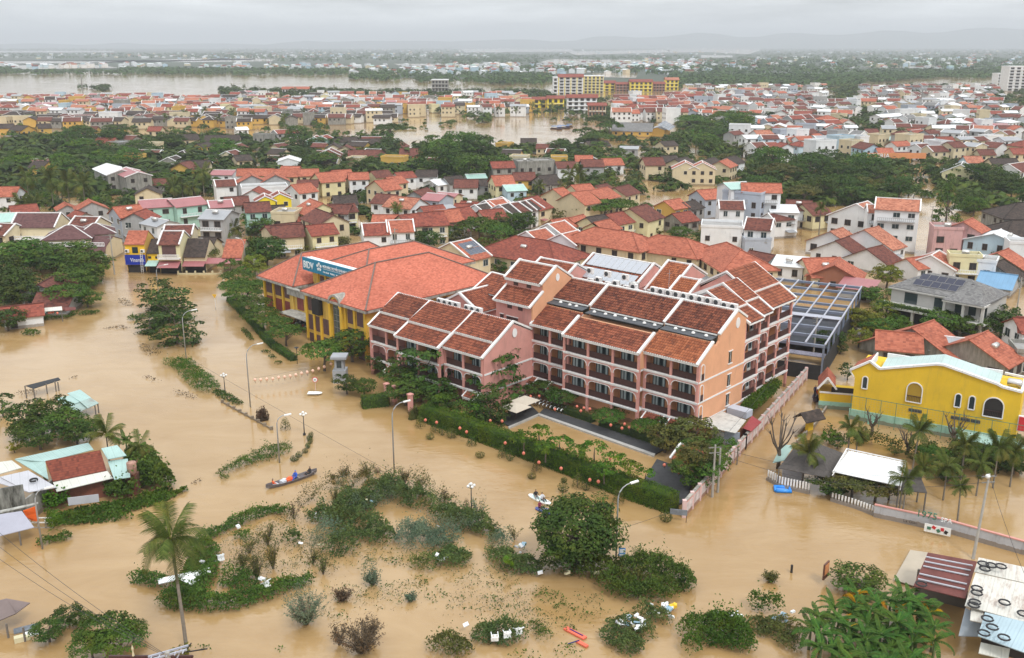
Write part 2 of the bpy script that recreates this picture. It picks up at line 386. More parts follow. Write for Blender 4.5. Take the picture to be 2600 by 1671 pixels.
# ================================================================ THE PINK HOTEL
PINK=mat('pink plaster',(.58,.275,.235),.85,.13,.5,dirt=.42,dirtc=(.36,.2,.17)); ORANGE=mat('peach plaster',(.68,.35,.20),.85,.09,.4,dirt=.34,dirtc=(.45,.25,.15))
RECESS=mat('apricot recess wall',(.60,.27,.13),.85,.08); WHITE=mat('white plaster trim',(.74,.73,.72),.8,.08,.8,dirt=.3,dirtc=(.25,.24,.23))
DWOOD=mat('dark red wood',(.055,.022,.020),.5,.25,3.); CURT=mat('pale curtain',(.42,.50,.50),.8,.15,2.); DFRAME=mat('dark teal frame',(.045,.07,.075),.4,.2,3.)
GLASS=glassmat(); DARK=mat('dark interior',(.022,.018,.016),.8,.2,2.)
BARREL=tilemat('old barrel tiles',(.19,.056,.034),(.30,.095,.052),(.045,.024,.02),moss=.34,rows=.5); BARREL2=tilemat('newer barrel tiles',(.27,.082,.038),(.37,.125,.058),(.09,.04,.03),moss=.12,rows=.4)
BARRELD=tilemat('mossy barrel tiles',(.145,.045,.03),(.25,.082,.046),(.035,.02,.018),moss=.45,rows=.5)
HOT=thing('hotel','pink and peach four storey hotel with red barrel tiled roofs beside the flooded street','hotel',(25.85,126.0,0),R(-42))
HM=Matrix.Translation((25.85,126.0,0))@Matrix.Rotation(R(-42),4,'Z')
def hw(u,v,z=0): return HM@Vector((-u,v,z))
def P3(u,v,z): return (-u,v,z)
class UB(MB):   # hotel axes: u to the left along the street front, v into the depth
    def ub(s,u0,u1,v0,v1,z0,z1,m=0): return s.box(-u1,-u0,v0,v1,z0,z1,m)
def hroof(u0,u1,ve,ze,vr,zr,tm,name='roof',step=None,trim=True,scal=True,par=None,lift=0):
    """tiled slope from the eave (ve,ze) to the ridge (vr,zr), u0 to u1, with white eave scallops"""
    b=UB(); sgn=1 if vr>ve else -1
    def at(t): return ve+(vr-ve)*t, ze+(zr-ze)*t
    segs=[(0,step,0),(step,1,.28)] if step else [(0,1,0)]
    for t0,t1,dz in segs:
        va,za=at(t0); vb,zb=at(t1); 
        if dz: va-=.25*sgn
        a,bb,c,d=P3(u1,va,za+dz),P3(u0,va,za+dz),P3(u0,vb,zb+dz),P3(u1,vb,zb+dz)
        if sgn<0: a,bb,c,d=bb,a,d,c
        b.slab(Vector(a)-Vector((0,0,.02)),Vector(bb)-Vector((0,0,.02)),Vector(c)-Vector((0,0,.02)),Vector(d)-Vector((0,0,.02)),.16,0,1)
        b.ribs(a,bb,c,d,m=0)
        if scal:
            n=int((u1-u0)/.38)
            for k in range(n):
                u=u0+(k+.5)*(u1-u0)/n; b.ub(u-.1,u+.1,va-.16*sgn if sgn>0 else va,va+.1 if sgn>0 else va+.16,za+dz-.02,za+dz+.14,1)
            b.ub(u0,u1,min(va,va-.05*sgn),max(va,va+.12*sgn),za+dz-.3,za+dz-.02,1)
    return b.build(name,[tm,WHITE],par or HOT)
def coping(pts,w=.42,h=.34,name='coping',par=None,m=None):
    w*=.82; h*=.85
    b=UB()
    for p,q in zip(pts,pts[1:]): b.bar(P3(*p),P3(*q),w,h)
    return b.build(name,m or WHITE,par or HOT)
def prism_u(pts,u0,u1,name,m,par=None,label=None):
    """outline in (v,z) pushed from u0 to u1"""
    b=UB(); b.prism([P3(u0,v,z) for v,z in pts],(-(u1-u0),0,0)); o=b.build(name,m,par or HOT)
    if label: o['label']=label
    return o
# shared facade pieces, built once per width
_open={}
def opening(w,h,arch,kind):
    """meshes of one balcony bay: white corner brackets/arch, railing, glazed doors with curtains, small shutter"""
    k=(round(w,2),round(h,2),arch,kind)
    if k in _open: return _open[k]
    d={}
    b=UB()   # railing along v=0
    b.ub(.0,w,-.03,.03,.98,1.05); b.ub(0,w,-.02,.02,.1,.15); n=int(w/.13)
    for i in range(n+1): b.ub(i*w/n-.02,i*w/n+.02,-.015,.015,.12,1.0)
    b.ub(.0,w,-.005,.005,.12,.98)
    d['railing']=b
    if arch:
        b=UB(); r=min(.85,w*.24); top=h; zs=[]; pts=[(0,top),(0,top-r*1.25)]
        for i in range(9):
            t=math.pi/2*i/8; pts.append((r-r*math.cos(t)*1.0 if i else 0,top-.22-r+r*math.sin(t)))
        for i in range(9):
            t=math.pi/2*(8-i)/8; pts.append((w-r+r*math.cos(t),top-.22-r+r*math.sin(t)))
        pts+=[(w,top-r*1.25),(w,top)]
        L=[P3(u,-.12,z) for u,z in pts]
        # split in a fan-safe strip: quads between arch line and top
        inner=pts[1:-1]
        for (p,q) in zip(inner,inner[1:]):
            if abs(p[0]-q[0])<1e-4 : continue
            b.prism([P3(p[0],-.13,p[1]),P3(q[0],-.13,q[1]),P3(q[0],-.13,top),P3(p[0],-.13,top)],(0,.22,0),0)
            b.bar(P3(p[0],-.15,p[1]),P3(q[0],-.15,q[1]),.09,.09,1)
        d['arch']=b
    b=UB()
    g0,g1=(.42,.93) if kind==0 else (.08,.55)
    if w<2: g0,g1=.2,.8
    a,c=w*g0,w*g1; hh=2.2
    b.ub(a,c,1.50,1.56,0,hh,1); nP=4
    for i in range(nP+1): x=a+(c-a)*i/nP; b.ub(x-.06,x+.06,1.42,1.5,0,hh,0)
    b.ub(a,c,1.42,1.5,hh-.1,hh+.02,0)
    for i,f in enumerate((1,0,1,1) if kind==0 else (1,1,0,1)):
        if f: x=a+(c-a)*i/nP; b.ub(x+.09,x+(c-a)/nP-.09,1.46,1.49,.02,hh-.12,2)
    d['balcony_door']=b
    b=UB(); q=w*(.12 if kind==0 else .72)
    if w>2: b.ub(q,q+.5,1.44,1.55,.35,1.95,0); b.ub(q-.06,q+.56,1.5,1.54,.29,2.01,1)
    d['shutter']=b
    res={}
    for nm,bb in d.items():
        if not bb.f: continue
        o=bb.build(nm,{'railing':[DWOOD],'arch':[PINK,WHITE],'balcony_door':[DFRAME,GLASS,CURT],'shutter':[DWOOD,PINK]}[nm]); res[nm]=o.data; bpy.data.objects.remove(o)
    _open[k]=res; return res
def facade(u0,u1,v0,levels,ztop,n,M=None,flip=False,side='both'):
    """balcony bays between u0 and u1 at depth v0; M places them on another wall"""
    M=M or Matrix.Identity(4); w=(u1-u0)/n
    def bld(b,nm,m): o=b.build(nm,m,HOT); o.matrix_local=M; return o
    for li,z in enumerate(levels):
        zt=levels[li+1]-.3 if li+1<len(levels) else ztop
        b=UB(); b.ub(u0-.12,u1+.12,v0-.22,v0+1.5,z-.3,z); b.ub(u0-.18,u1+.18,v0-.3,v0-.1,z-.12,z+.06); bld(b,'balcony_slab',WHITE)
        for i in range(n):
            uu=u0+i*w+.17; res=opening(w-.34,zt-z,li+1<len(levels),(i+li)%2 if flip else 0)
            for nm,me in res.items():
                o=put(nm,me,HOT); o.matrix_local=M@Matrix.Translation(P3(uu,v0+(0.02 if nm=='railing' else 0),z))
        b=UB(); b.ub(u0,u1,v0+1.56,v0+1.6,z,zt); bld(b,'recess_wall',RECESS)
        for i in range(1,n):
            b=UB(); b.ub(u0+i*w-.08,u0+i*w+.08,v0+.2,v0+1.56,z,zt); bld(b,'balcony_divider',RECESS)
    for i in range(n+1):
        b=UB(); u=u0+i*w; b.ub(u-.19,u+.19,v0-.19,v0+.19,-.4,ztop+.1); 
        for z in levels: b.ub(u-.24,u+.24,v0-.24,v0+.24,z-.42,z-.3)
        bld(b,'column',PINK)
# --- tall front block
LV=[3.0,6.05,9.1]
for (u0,u1,v0,n) in ((.15,8.9,0,2),(9.2,22.9,-1.2,3),(23.1,30.4,0,2)):
    facade(u0,u1,v0,LV,11.75,n)
    hroof(u0-.15,u1+.2,v0-.5,11.75,v0+3.5 if v0 else 3.4,14.0 if v0==0 else 13.6,{.15:BARREL2,9.2:BARREL,23.1:BARREL}[u0])
    # ground floor behind the columns
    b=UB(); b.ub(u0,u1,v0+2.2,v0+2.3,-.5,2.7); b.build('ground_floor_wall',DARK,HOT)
    m=UB()
    for i in range(n*3):
        a=u0+(u1-u0)*i/(n*3); m.ub(a+.1,a+(u1-u0)/(n*3)-.1,v0+2.14,v0+2.2,.2,2.4)
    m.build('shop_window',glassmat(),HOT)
b=UB(); b.ub(.3,30.5,1.65,12.3,-.5,11.7); b.ub(.3,30.5,3.5,12.3,11.7,13.4); b.ub(9.1,22.9,.4,1.7,-.5,11.7); b.build('wall',ORANGE,HOT)
gout=[(-.1,-.5),(-.1,11.5),(3.35,13.95),(3.5,13.6),(4.0,13.45),(4.5,13.6),(4.95,14.0),(5.05,14.75),(9.8,17.3),(12.4,15.75),(12.4,-.5)]
prism_u(gout,-.02,.3,'gable_wall',ORANGE,label='peach end wall with three narrow windows and a round white medallion')
prism_u([(5.05,13.3),(5.1,14.8),(9.8,17.3),(12.4,15.8),(12.4,13.3)],9.1,9.35,'gable_wall',ORANGE)
prism_u([(5.05,13.3),(5.1,14.8),(9.8,17.3),(12.4,15.8),(12.4,13.3)],22.85,23.1,'gable_wall',ORANGE)
for u,zo in ((.1,0),(9.25,0),(23.0,0)):
    coping([(u,4.95,14.95+zo),(u,9.75,17.55+zo),(u,12.6,15.95+zo)],.55 if u<1 or u<10 else .45,.36)
coping([(.1,-.6,11.75),(.1,3.45,14.2)],.5,.34); coping([(9.1,-1.75,11.75),(9.1,2.3,13.95)],.5,.36); coping([(22.95,-1.75,11.75),(22.95,2.3,13.95)],.5,.36); coping([(30.4,-.6,11.75),(30.4,.2,12.2)],.4,.3)
prism_u([(-1.2,9.2),(-1.2,11.6),(2.4,13.8),(2.4,9.2)],8.98,9.2,'gable_wall',ORANGE); prism_u([(-.1,11.4),(3.4,13.6),(3.4,11.4)],30.2,30.45,'gable_wall',ORANGE)
for (u0,u1,dz) in ((.4,9.1,0.05),(9.4,22.8,-.1),(23.2,30.5,.15)):
    hroof(u0,u1,5.0,14.8+dz,9.8,17.3,BARRELD,scal=False); hroof(u0,u1,12.8,15.6,9.8,17.3,BARREL,scal=False)
    coping([(u0,9.8,17.42),(u1,9.8,17.42)],.4,.3,'ridge'); coping([(u0,4.95,14.72+dz),(u1,4.95,14.72+dz)],.16,.22,'gutter')
    b=UB(); b.slab(P3(u1-.2,3.3,14.35+dz),P3(u0,3.3,14.35+dz),P3(u0,4.9,14.5+dz),P3(u1-.2,4.9,14.5+dz),.1); b.build('awning',mat('dark grey felt',(.07,.075,.085),.7,.25,1.5,dirt=.2),HOT,label='dark grey awning under the upper roof')
    n=int((u1-u0)/1.9)
    for k in range(n):
        u=u0+1+(k+.5*rnd.random())*(u1-u0-1.5)/n; m=UB(); m.lathe([(0,.28),(.22,.2),(.3,.02),(.3,0)],P3(u,4.1+rnd.random()*.4,14.5+dz),8); m.build('roof_vent',WHITE,HOT)
    b=UB(); b.ub(u0,u1,4.95,5.05,13.3,14.75+dz); b.build('terrace_back_wall',mat('planted wall',(.05,.05,.03),.9,.4,2.),HOT)
    coping([(u0,3.45 if u0!=9.4 else 2.5,14.05 if u0!=9.4 else 13.62),(u1,3.45 if u0!=9.4 else 2.5,14.05 if u0!=9.4 else 13.62)],.3,.25,'parapet',m=ORANGE)
# medallions, bands and end windows
def disc(u,v,z,r,name='medallion',m=None):
    b=UB(); n=20; b.prism([P3(u,v+r*.72*math.cos(t*2*math.pi/n),z+r*math.sin(t*2*math.pi/n)) for t in range(n)],(.07,0,0)); return b.build(name,m or WHITE,HOT)
disc(-.02,9.9,15.6,.8); disc(30.28,-4.4,11.2,.72); 
def disc_t(): pass
for z in LV:
    b=UB(); b.ub(-.1,-.02,-.1,12.42,z-.24,z-.02); b.build('band',WHITE,HOT)
for z in (10.9,7.4,4.4):
    b=UB(); b.ub(-.06,.0,7.9,8.7,z-.95,z+.75,0); b.ub(-.16,-.02,7.7,8.9,z-1.15,z-1.0,1); b.ub(-.14,-.02,7.7,8.9,z+.8,z+.92,1); b.ub(-.1,-.04,8.28,8.32,z-.95,z+.75,1); b.build('window',[GLASS,WHITE],HOT)
for z,h in ((9.2,2.3),(6.1,2.4),(3.05,2.4)):
    b=UB(); n=8; pts=[(.35,z),(.35,z+h-.45)]+[(.8-.45*math.cos(math.pi*i/n),z+h-.45+.45*math.sin(math.pi*i/n)) for i in range(1,n)]+[(1.25,z+h-.45),(1.25,z)]
    b.prism([P3(-.03,v,q) for v,q in pts],(.05,0,0),0)
    for p,q in zip(pts,pts[1:]): b.bar(P3(-.06,*p),P3(-.06,*q),.13,.13,1)
    b.prism([P3(-.09,v,q) for v,q in ((.35,z),(1.25,z),(1.25,z+.95),(.35,z+.95))],(.03,0,0),2)
    b.build('arched_opening',[RECESS,WHITE,DWOOD],HOT)
# --- lower left wing
LW=[2.95,6.0]
for (u0,u1,v0,n,st) in ((30.8,38.8,-11.1,2,.42),(39.2,48.8,-12.1,2,.42),(49.2,56.8,-10.9,2,.42)):
    facade(u0,u1,v0,LW,8.7,n)
    hroof(u0-.2,u1+.2,v0-.5,8.8,-4.5,12.75,BARREL if u0<49 else BARRELD,step=.40)
    hroof(u0-.2,u1+.2,-.1,10.6,-4.5,12.75,BARREL,scal=False)
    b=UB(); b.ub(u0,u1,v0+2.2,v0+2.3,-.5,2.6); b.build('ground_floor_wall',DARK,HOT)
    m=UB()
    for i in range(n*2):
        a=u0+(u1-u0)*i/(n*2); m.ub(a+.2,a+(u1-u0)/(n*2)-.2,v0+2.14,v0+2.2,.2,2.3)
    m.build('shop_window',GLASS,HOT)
    coping([(u0-.2,-4.5,12.95),(u1+.2,-4.5,12.95)],.4,.3,'ridge')
b=UB(); b.ub(30.6,56.9,-9.5,0.6,-.5,8.6); b.build('wall',PINK,HOT)
lo=[(-11.2,-.5),(-11.2,8.7),(-4.5,12.6),(0,10.4),(0,-.5)]
prism_u(lo,30.35,30.62,'gable_wall',PINK,label='pink end wall with a round white medallion'); prism_u([(v,z) for v,z in lo],56.8,57.05,'gable_wall',PINK)
for u in (38.9,48.9): prism_u([(-12.0 if u<40 else -12.,6.0),(-12.,8.5),(-4.5,12.75),(-.2,10.5),(-.2,6)],u,u+.25,'gable_wall',PINK)
for u,v in ((30.45,-11.7),(38.95,-12.7),(49.0,-12.7),(56.95,-11.5)): coping([(u,v,8.75),(u,-4.5,13.05),(u,.1,10.75)],.5,.36)
for z in (2.95,6.0): 
    b=UB(); b.ub(30.26,30.36,-11.2,.0,z-.14,z+.12); b.build('band',WHITE,HOT)
# --- stair tower
b=UB(); b.ub(30.55,38,0,9.6,-.5,14.5); b.ub(30.55,38,2.4,9.4,14.5,17.5); b.build('wall',PINK,HOT)
prism_u([(-.1,-.5),(-.1,14.4),(2.5,16.2),(2.3,17.5),(5.7,19.9),(9.6,17.4),(9.6,-.5)],30.3,30.58,'gable_wall',ORANGE); prism_u([(0,-.5),(0,14.4),(2.5,16.2),(2.3,17.5),(5.7,19.9),(9.6,17.4),(9.6,-.5)],38,38.25,'gable_wall',PINK)
hroof(30.6,38.1,-.7,14.5,2.5,16.3,BARREL); hroof(30.6,38.1,1.9,17.6,5.7,19.8,BARREL); hroof(30.6,38.1,9.9,17.3,5.7,19.8,BARREL,scal=False)
disc(30.28,5.9,18.2,.62)
for u in (30.42,38.1): coping([(u,-.9,14.4),(u,2.5,16.5)],.45,.32); coping([(u,1.8,17.7),(u,5.7,20.1),(u,9.9,17.6)],.5,.34)
coping([(30.4,5.7,19.95),(38.1,5.7,19.95)],.4,.3,'ridge')
for (u,z) in ((32.5,13.7),(34.8,13.7),(32.8,16.9),(35.6,16.9)):
    b=UB(); v=-.06 if z<15 else 2.34; b.ub(u,u+.95,v,v+.08,z-.35,z+.35); b.build('window',[DWOOD],HOT)
for (u0,u1,z0,z1) in ((33.5,35.9,10.6,12),(36.6,37.3,10.6,12.1)):
    b=UB(); b.ub(u0,u1,-.08,.02,z0,z1,0); b.ub(u0-.1,u1+.1,-.14,0,z1,z1+.12,1); b.build('window',[DWOOD,WHITE],HOT)
# --- right wing with stepped bays down the lane
MR=Matrix.Translation(P3(0,0,0))
def wingM(u,v): # local frame of a wall facing -u (towards the lane): its own u axis runs back along v
    return Matrix.Translation(P3(u,v,0))@Matrix.Rotation(R(90),4,'Z')
WL=[2.9,5.95,9.1,12.2]
for (ua,va,vb,n,uo) in ((.25,12.6,17.0,1,0),(1.0,17.2,21.2,1,0),(1.7,21.4,30.2,2,0)):
    # frame: point (u,v) of the facade helper -> rotated +90 deg so that its outward side (-v) looks towards -u
    M=Matrix.Translation(P3(ua,vb,0))@Matrix.Rotation(R(90),4,'Z')
    facade(0,vb-va,0,WL,14.75,n,M)
b=UB(); b.ub(1.9,15,12.4,17,-.5,14.6); b.ub(2.65,15,17,21.3,-.5,14.6); b.ub(3.3,17,21.3,30,-.5,14.7); b.build('wall',PINK,HOT)
def vroof(u0,u1,ur,zr,ze,v0,v1,tm,tm2=None,step=None):
    """gable roof whose ridge runs back along v; eaves at u0 and u1"""
    b=UB(); 
    def strip(ua,za,ub_,zb,lift=0):
        a,bb,c,d=P3(ua,v0,za+lift),P3(ua,v1,za+lift),P3(ub_,v1,zb+lift),P3(ub_,v0,zb+lift)
        if ua>ub_: a,bb,c,d=bb,a,d,c
        b.slab(Vector(a)-Vector((0,0,.02)),Vector(bb)-Vector((0,0,.02)),Vector(c)-Vector((0,0,.02)),Vector(d)-Vector((0,0,.02)),.16,0,1); b.ribs(a,bb,c,d)
    if step:
        um=u0+(ur-u0)*step; zm=ze+(zr-ze)*step; strip(u0,ze,um,zm); strip(um-.25,zm-.1,ur,zr,.28); b.bar(P3(um-.2,v0,zm+.25),P3(um-.2,v1,zm+.25),.25,.22,1)
    else: strip(u0,ze,ur,zr)
    strip(u1,ze,ur,zr); b.bar(P3(u0,v0,ze-.15),P3(u0,v1,ze-.15),.2,.2,1)
    b.build('roof',[tm,WHITE],HOT)
    for v in (v0,v1):
        g=UB(); g.prism([P3(u0+.5,v,ze-.5),P3(ur,v,zr-.15),P3(u1-.5,v,ze-.5)],(0,.25 if v==v0 else -.25,0)); g.build('gable_wall',PINK,HOT)
        coping([(u0-.1,v,ze+.12),(ur,v,zr+.25),(u1+.1,v,ze+.12)],.45,.34)
    coping([(ur,v0,zr+.12),(ur,v1,zr+.12)],.4,.3,'ridge')
WT=tilemat('weathered wing tiles',(.24,.075,.043),(.34,.118,.066),(.07,.035,.03),moss=.26,rows=.5)
vroof(-.4,14.6,7.0,18.3,14.85,12.7,17.1,WT,step=.42); vroof(.4,14.6,6.9,18.75,14.9,17.2,21.4,WT,step=.42); vroof(1.2,17,8.9,19.5,14.95,21.6,30.6,WT,step=.42)
# --- roofs round the inner court
def croof(u0,u1,vr,zr,vf,zf,tm=BARREL,back=5,zb=None):
    zb=zb or zf+.4
    hroof(u0,u1,vf,zf,vr,zr,tm,scal=True); hroof(u0,u1,vr+back,zr-back*.52,vr,zr,tm,scal=False)
    b=UB(); b.ub(u0+.1,u1-.1,vf+.5,vr+back-.5,-.5,min(zf,zr-back*.52)-.2); b.build('wall',PINK,HOT)
    for u in (u0,u1): 
        prism_u([(vf+.4,zf-.3),(vr,zr-.15),(vr+back-.4,zr-back*.52-.1)],u-.12,u+.12,'gable_wall',PINK); coping([(u,vf-.2,zf+.1),(u,vr,zr+.25),(u,vr+back+.2,zr-back*.52+.15)],.45,.34)
    coping([(u0,vr,zr+.12),(u1,vr,zr+.12)],.4,.3,'ridge')
croof(25.7,38.8,26.6,17.5,20.6,14.3)
croof(20.6,25.3,30.5,17.5,23.5,13.6,BARREL2); croof(13.6,17.4,22,17.4,16,14.2,BARREL2,3)
croof(36.8,45,19.2,17.0,14,14.2)
b=UB(); b.ub(8,30,12.4,16,-.5,14.3); b.ub(16,38,14,26,-.5,12.2); b.build('flat_roof',mat('grey roof slab',(.25,.24,.23),.9,.2,.6,dirt=.4),HOT)
SOLF=mat('silver collector',(.42,.44,.48),.25,.06,2.,metal=.2)
for row,(va,vb,n,u0,u1) in enumerate(((23.6,26.2,9,26.2,38.2),(20.7,23.0,9,26.4,38.4))):
    for i in range(n):
        a=u0+(u1-u0)*i/n; c=u0+(u1-u0)*(i+1)/n-.08
        z=lambda v:17.5-(26.6-v)*.533+.4
        b=UB(); b.slab(P3(c,va,z(va)),P3(a,va,z(va)),P3(a,vb,z(vb)),P3(c,vb,z(vb)),.08,0,1); b.build('solar_collector',[SOLF,WHITE],HOT)
# roofs behind the left wing
vroof(39.5,52,45.5,14.3,11.2,1.0,9,BARREL) if False else None
for (p0,p1,zr,wd) in (((1166,744),(1253,722),12.6,10),((1249,692),(1284,701),14.2,9)):
    a=G(*p0,zr); c=G(*p1,zr); inv=HM.inverted(); a=inv@a; c=inv@c; d=(c-a); L=max(d.length,8); d=d.normalized(); nrm=Vector((-d.y,d.x,0)); c=a+d*L; dz=Vector((0,0,-wd*.27)); w2=nrm*wd/2
    b=UB()
    for sg in (1,-1):
        e0,e1=a+w2*sg+dz,c+w2*sg+dz
        q=(e0,e1,c,a) if sg<0 else (e1,e0,a,c)
        b.slab(*q,.16,0,1); b.ribs(*q)
    b.bar(a,c,.4,.35,1)
    for e in (a,c):
        b.bar(e+w2+dz,e,.45,.36,1); b.bar(e-w2+dz,e,.45,.36,1)
    b.build('roof',[BARREL,WHITE],HOT)
    m=UB(); q=[a+w2*.9+dz*.95,a,a-w2*.9+dz*.95]; q2=[a+w2*.9-Vector((0,0,a.z+.5)),a-w2*.9-Vector((0,0,a.z+.5))]
    m.prism([q2[0],q[0]-Vector((0,0,.2)),q[1]-Vector((0,0,.2)),q[2]-Vector((0,0,.2)),q2[1]],d*(L-.2)); m.build('wall',PINK,HOT)
# little canopy roofs over the ground floor
for (u0,u1,v0,z) in ((1.2,4.2,-1.4,2.5),(5.2,8.3,-1.4,2.5),(23.5,26.3,-1.5,2.6),(29,31.5,-1.6,2.7),(31.5,34,-12.3,2.5),(50,52.4,-12.3,2.3),(40.5,43,-13.4,2.2)):
    hroof(u0,u1,v0,z-.55,v0+1.4,z+.25,BARREL,'porch_roof'); 
    for u in (u0,u1): coping([(u,v0-.1,z-.5),(u,v0+1.4,z+.35)],.25,.22)
# ---- things standing on the hotel
def ac_unit():
    r=thing('air_conditioner','','air conditioner')
    b=MB(); b.box(-.48,.48,-.19,.19,.1,.85); b.box(-.4,-.34,-.19,.19,0,.1); b.box(.34,.4,-.19,.19,0,.1); b.build('casing',WHITE,r)
    b=MB(); n=14; b.prism([(-.1+.29*math.cos(t*2*math.pi/n),-.2,.48+.29*math.sin(t*2*math.pi/n)) for t in range(n)],(0,-.02,0)); b.build('fan_grille',mat('dark grille',(.05,.055,.06),.6),r)
    return r
AC0=ac_unit(); first=[True]
def ac(loc,rz,text,tail='',s=1.25,group='air conditioner outdoor units on the hotel roof'):
    if first[0]: o=AC0; first[0]=False; o.location=loc; o.rotation_euler=(0,0,rz); o.scale=(s,)*3; o['group']=group
    else: o=clone(AC0,loc,rz,s,group=group)
    return reg(o,text,tail)
for i in range(11): ac(hw(15.2-i*1.38,11.0+.0*i,17.1 if i<9 else 16.9),R(-42),'white air conditioner unit behind the main hotel ridge')
for i in range(6): ac(hw(28.5-i*1.75,12.2,16.6 if i%2 else 17.9),R(-42),'white air conditioner unit high on the rack by the tanks')
for i in range(6): ac(hw(28.2-i*1.8,11.9,15.9 if i%2 else 16.2),R(-42),'white air conditioner unit low on the rack by the tanks')
for i in range(7): ac(hw(47.8-i*1.32-(1.1 if i>3 else 0),-3.4,12.4),R(-42),'white air conditioner unit behind the low wing ridge')
for i in range(5): ac(hw(13-i*.95,26.2+i*.55,16.6),R(48),'white air conditioner unit by the far pink gable')
for i in range(2): ac(hw(31.3+i*1.5,-.55,9.7),R(-42),'white air conditioner unit on the pink tower wall')
STEEL=NB('banded steel'); STEEL.b.inputs['Metallic'].default_value=.85; STEEL.b.inputs['Roughness'].default_value=.3; STEEL.b.inputs['Base Color'].default_value=(.6,.58,.55,1); STEEL=STEEL.m
def tank(loc,rz=0,horizontal=False,r=.75,h=2.,label='',group=None):
    t=thing('water_tank',label,'water tank',loc,rz,group)
    b=MB()
    if not horizontal:
        prof=[(0,h*1.02),(r*.35,h*1.0),(r*.4,h*.97),(r*.95,h*.93)]
        for k in range(9,-1,-1): z=h*.93*k/9.; prof+= [(r*(1.0),z+.06),(r*.93,z)]
        b.lathe(prof,(0,0,.35),16); b.build('drum',STEEL,t,True)
        b=MB(); 
        for k in range(4): a=k*math.pi/2; b.box(r*.7*math.cos(a)-.05,r*.7*math.cos(a)+.05,r*.7*math.sin(a)-.05,r*.7*math.sin(a)+.05,-.3,.4)
        b.build('stand',mat('stand steel',(.3,.3,.32),.5),t)
    else:
        b.tube([(-h/2,0,r+.3),(-h/2+.15,0,r+.3),(h/2-.15,0,r+.3),(h/2,0,r+.3)],[r*.6,r,r,r*.6],14); b.build('drum',STEEL,t,True)
        b=MB(); b.box(-h*.35,-h*.3,-r*.7,r*.7,0,r*.5); b.box(h*.3,h*.35,-r*.7,r*.7,0,r*.5); b.build('stand',mat('stand steel',(.3,.3,.32),.5),t)
    return t
for k,(u,v,z,h,l) in enumerate(((16.9,13,14.4,2.4,'tall banded steel water tank beside the red roof slope on the hotel'),(20.2,12.8,14.4,3.1,'tallest banded steel water tank in the middle of the hotel roof'),(23.4,12.6,14.4,2.3,'banded steel water tank next to the silver collectors on the hotel roof'))):
    tank(hw(u,v,z),0,False,.85,h,l)
b=MB(); b.tube([(0,0,0),(0,0,6)],[.05,.03],6); b.tube([(-.3,0,5.4),(.3,0,5.4)],.02,4); o=b.build('antenna',mat('stand steel',(.3,.3,.32),.5),None,loc=hw(14.9,14.6,14.3)); tag(o,'thin pale antenna mast rising above the hotel roof','antenna')
b=MB(); n=10; b.lathe([(0,1.6),(.9,1.5),(.95,1.1),(.95,-.5),(0,-.5)],(0,0,0),16); o=b.build('chimney_cowl',[mat('rust red paint',(.32,.07,.04),.6)],None,loc=hw(2.2,12.0,15.6)); tag(o,'rounded rust red cowl at the end of the air conditioner row','vent cowl')
# ================================================================ HOUSES
WC={'cream':('cream',(.60,.51,.34)),'ycream':('pale yellow',(.66,.60,.36)),'yellow':('ochre yellow',(.58,.36,.08)),'by':('bright yellow',(.78,.62,.03)),'white':('white',(.70,.71,.72)),'grey':('grey',(.36,.36,.36)),
 'bgrey':('blue-grey',(.38,.42,.49)),'pink':('faded pink',(.55,.33,.32)),'mint':('mint green',(.36,.56,.48)),'pblue':('pale blue',(.42,.55,.64)),'blue':('blue',(.16,.30,.55)),'stain':('soot-stained',(.30,.29,.26)),'brick':('brick',(.30,.12,.07))}
def wallm(k): n,c=WC[k]; return mat('wall '+n,c,.88,.10,.35,dirt={'stain':.95,'pink':.5,'grey':.45,'cream':.28,'white':.22}.get(k,.2),dirtc=(.10,.095,.085))
RC={'O':('orange tiled',lambda:tilemat('orange tiles',(.34,.100,.060),(.43,.140,.085),(.20,.07,.05),.5,.45,.12,rows=.4)),
 'R':('dark red tiled',lambda:tilemat('dark red tiles',(.21,.055,.04),(.28,.078,.052),(.10,.04,.03),.5,.45,.12,rows=.35)),
 'Q':('faded orange tiled',lambda:tilemat('faded orange tiles',(.36,.13,.08),(.46,.19,.12),(.14,.06,.045),.5,.45,.16,rows=.35)),
 'B':('brown tiled',lambda:tilemat('brown tiles',(.125,.043,.034),(.175,.062,.045),(.05,.03,.026),.5,.45,.2,rows=.3)),
 'Z':('plum tiled',lambda:tilemat('plum tiles',(.115,.055,.055),(.14,.07,.068),(.07,.04,.04),.5,.45,.05,rows=.3)),
 'D':('blackened tiled',lambda:tilemat('blackened tiles',(.05,.038,.034),(.075,.055,.046),(.025,.022,.02),.5,.45,.3,rows=.25)),
 'P':('pink-red sheet',lambda:sheetmat('pink red sheet',(.36,.13,.135),amt=.05)),'T':('pale green sheet',lambda:sheetmat('pale green sheet',(.38,.56,.51),amt=.1)),
 'W':('white sheet',lambda:sheetmat('white sheet',(.74,.76,.78),amt=.06)),'G':('grey sheet',lambda:sheetmat('grey sheet',(.33,.34,.36),amt=.2)),'U':('blue sheet',lambda:sheetmat('blue sheet',(.16,.32,.50),amt=.05)),
 'K':('grey tiled',lambda:tilemat('grey tiles',(.17,.165,.165),(.22,.215,.21),(.10,.10,.10),.4,.4,.0,rows=.4))}
_win={}
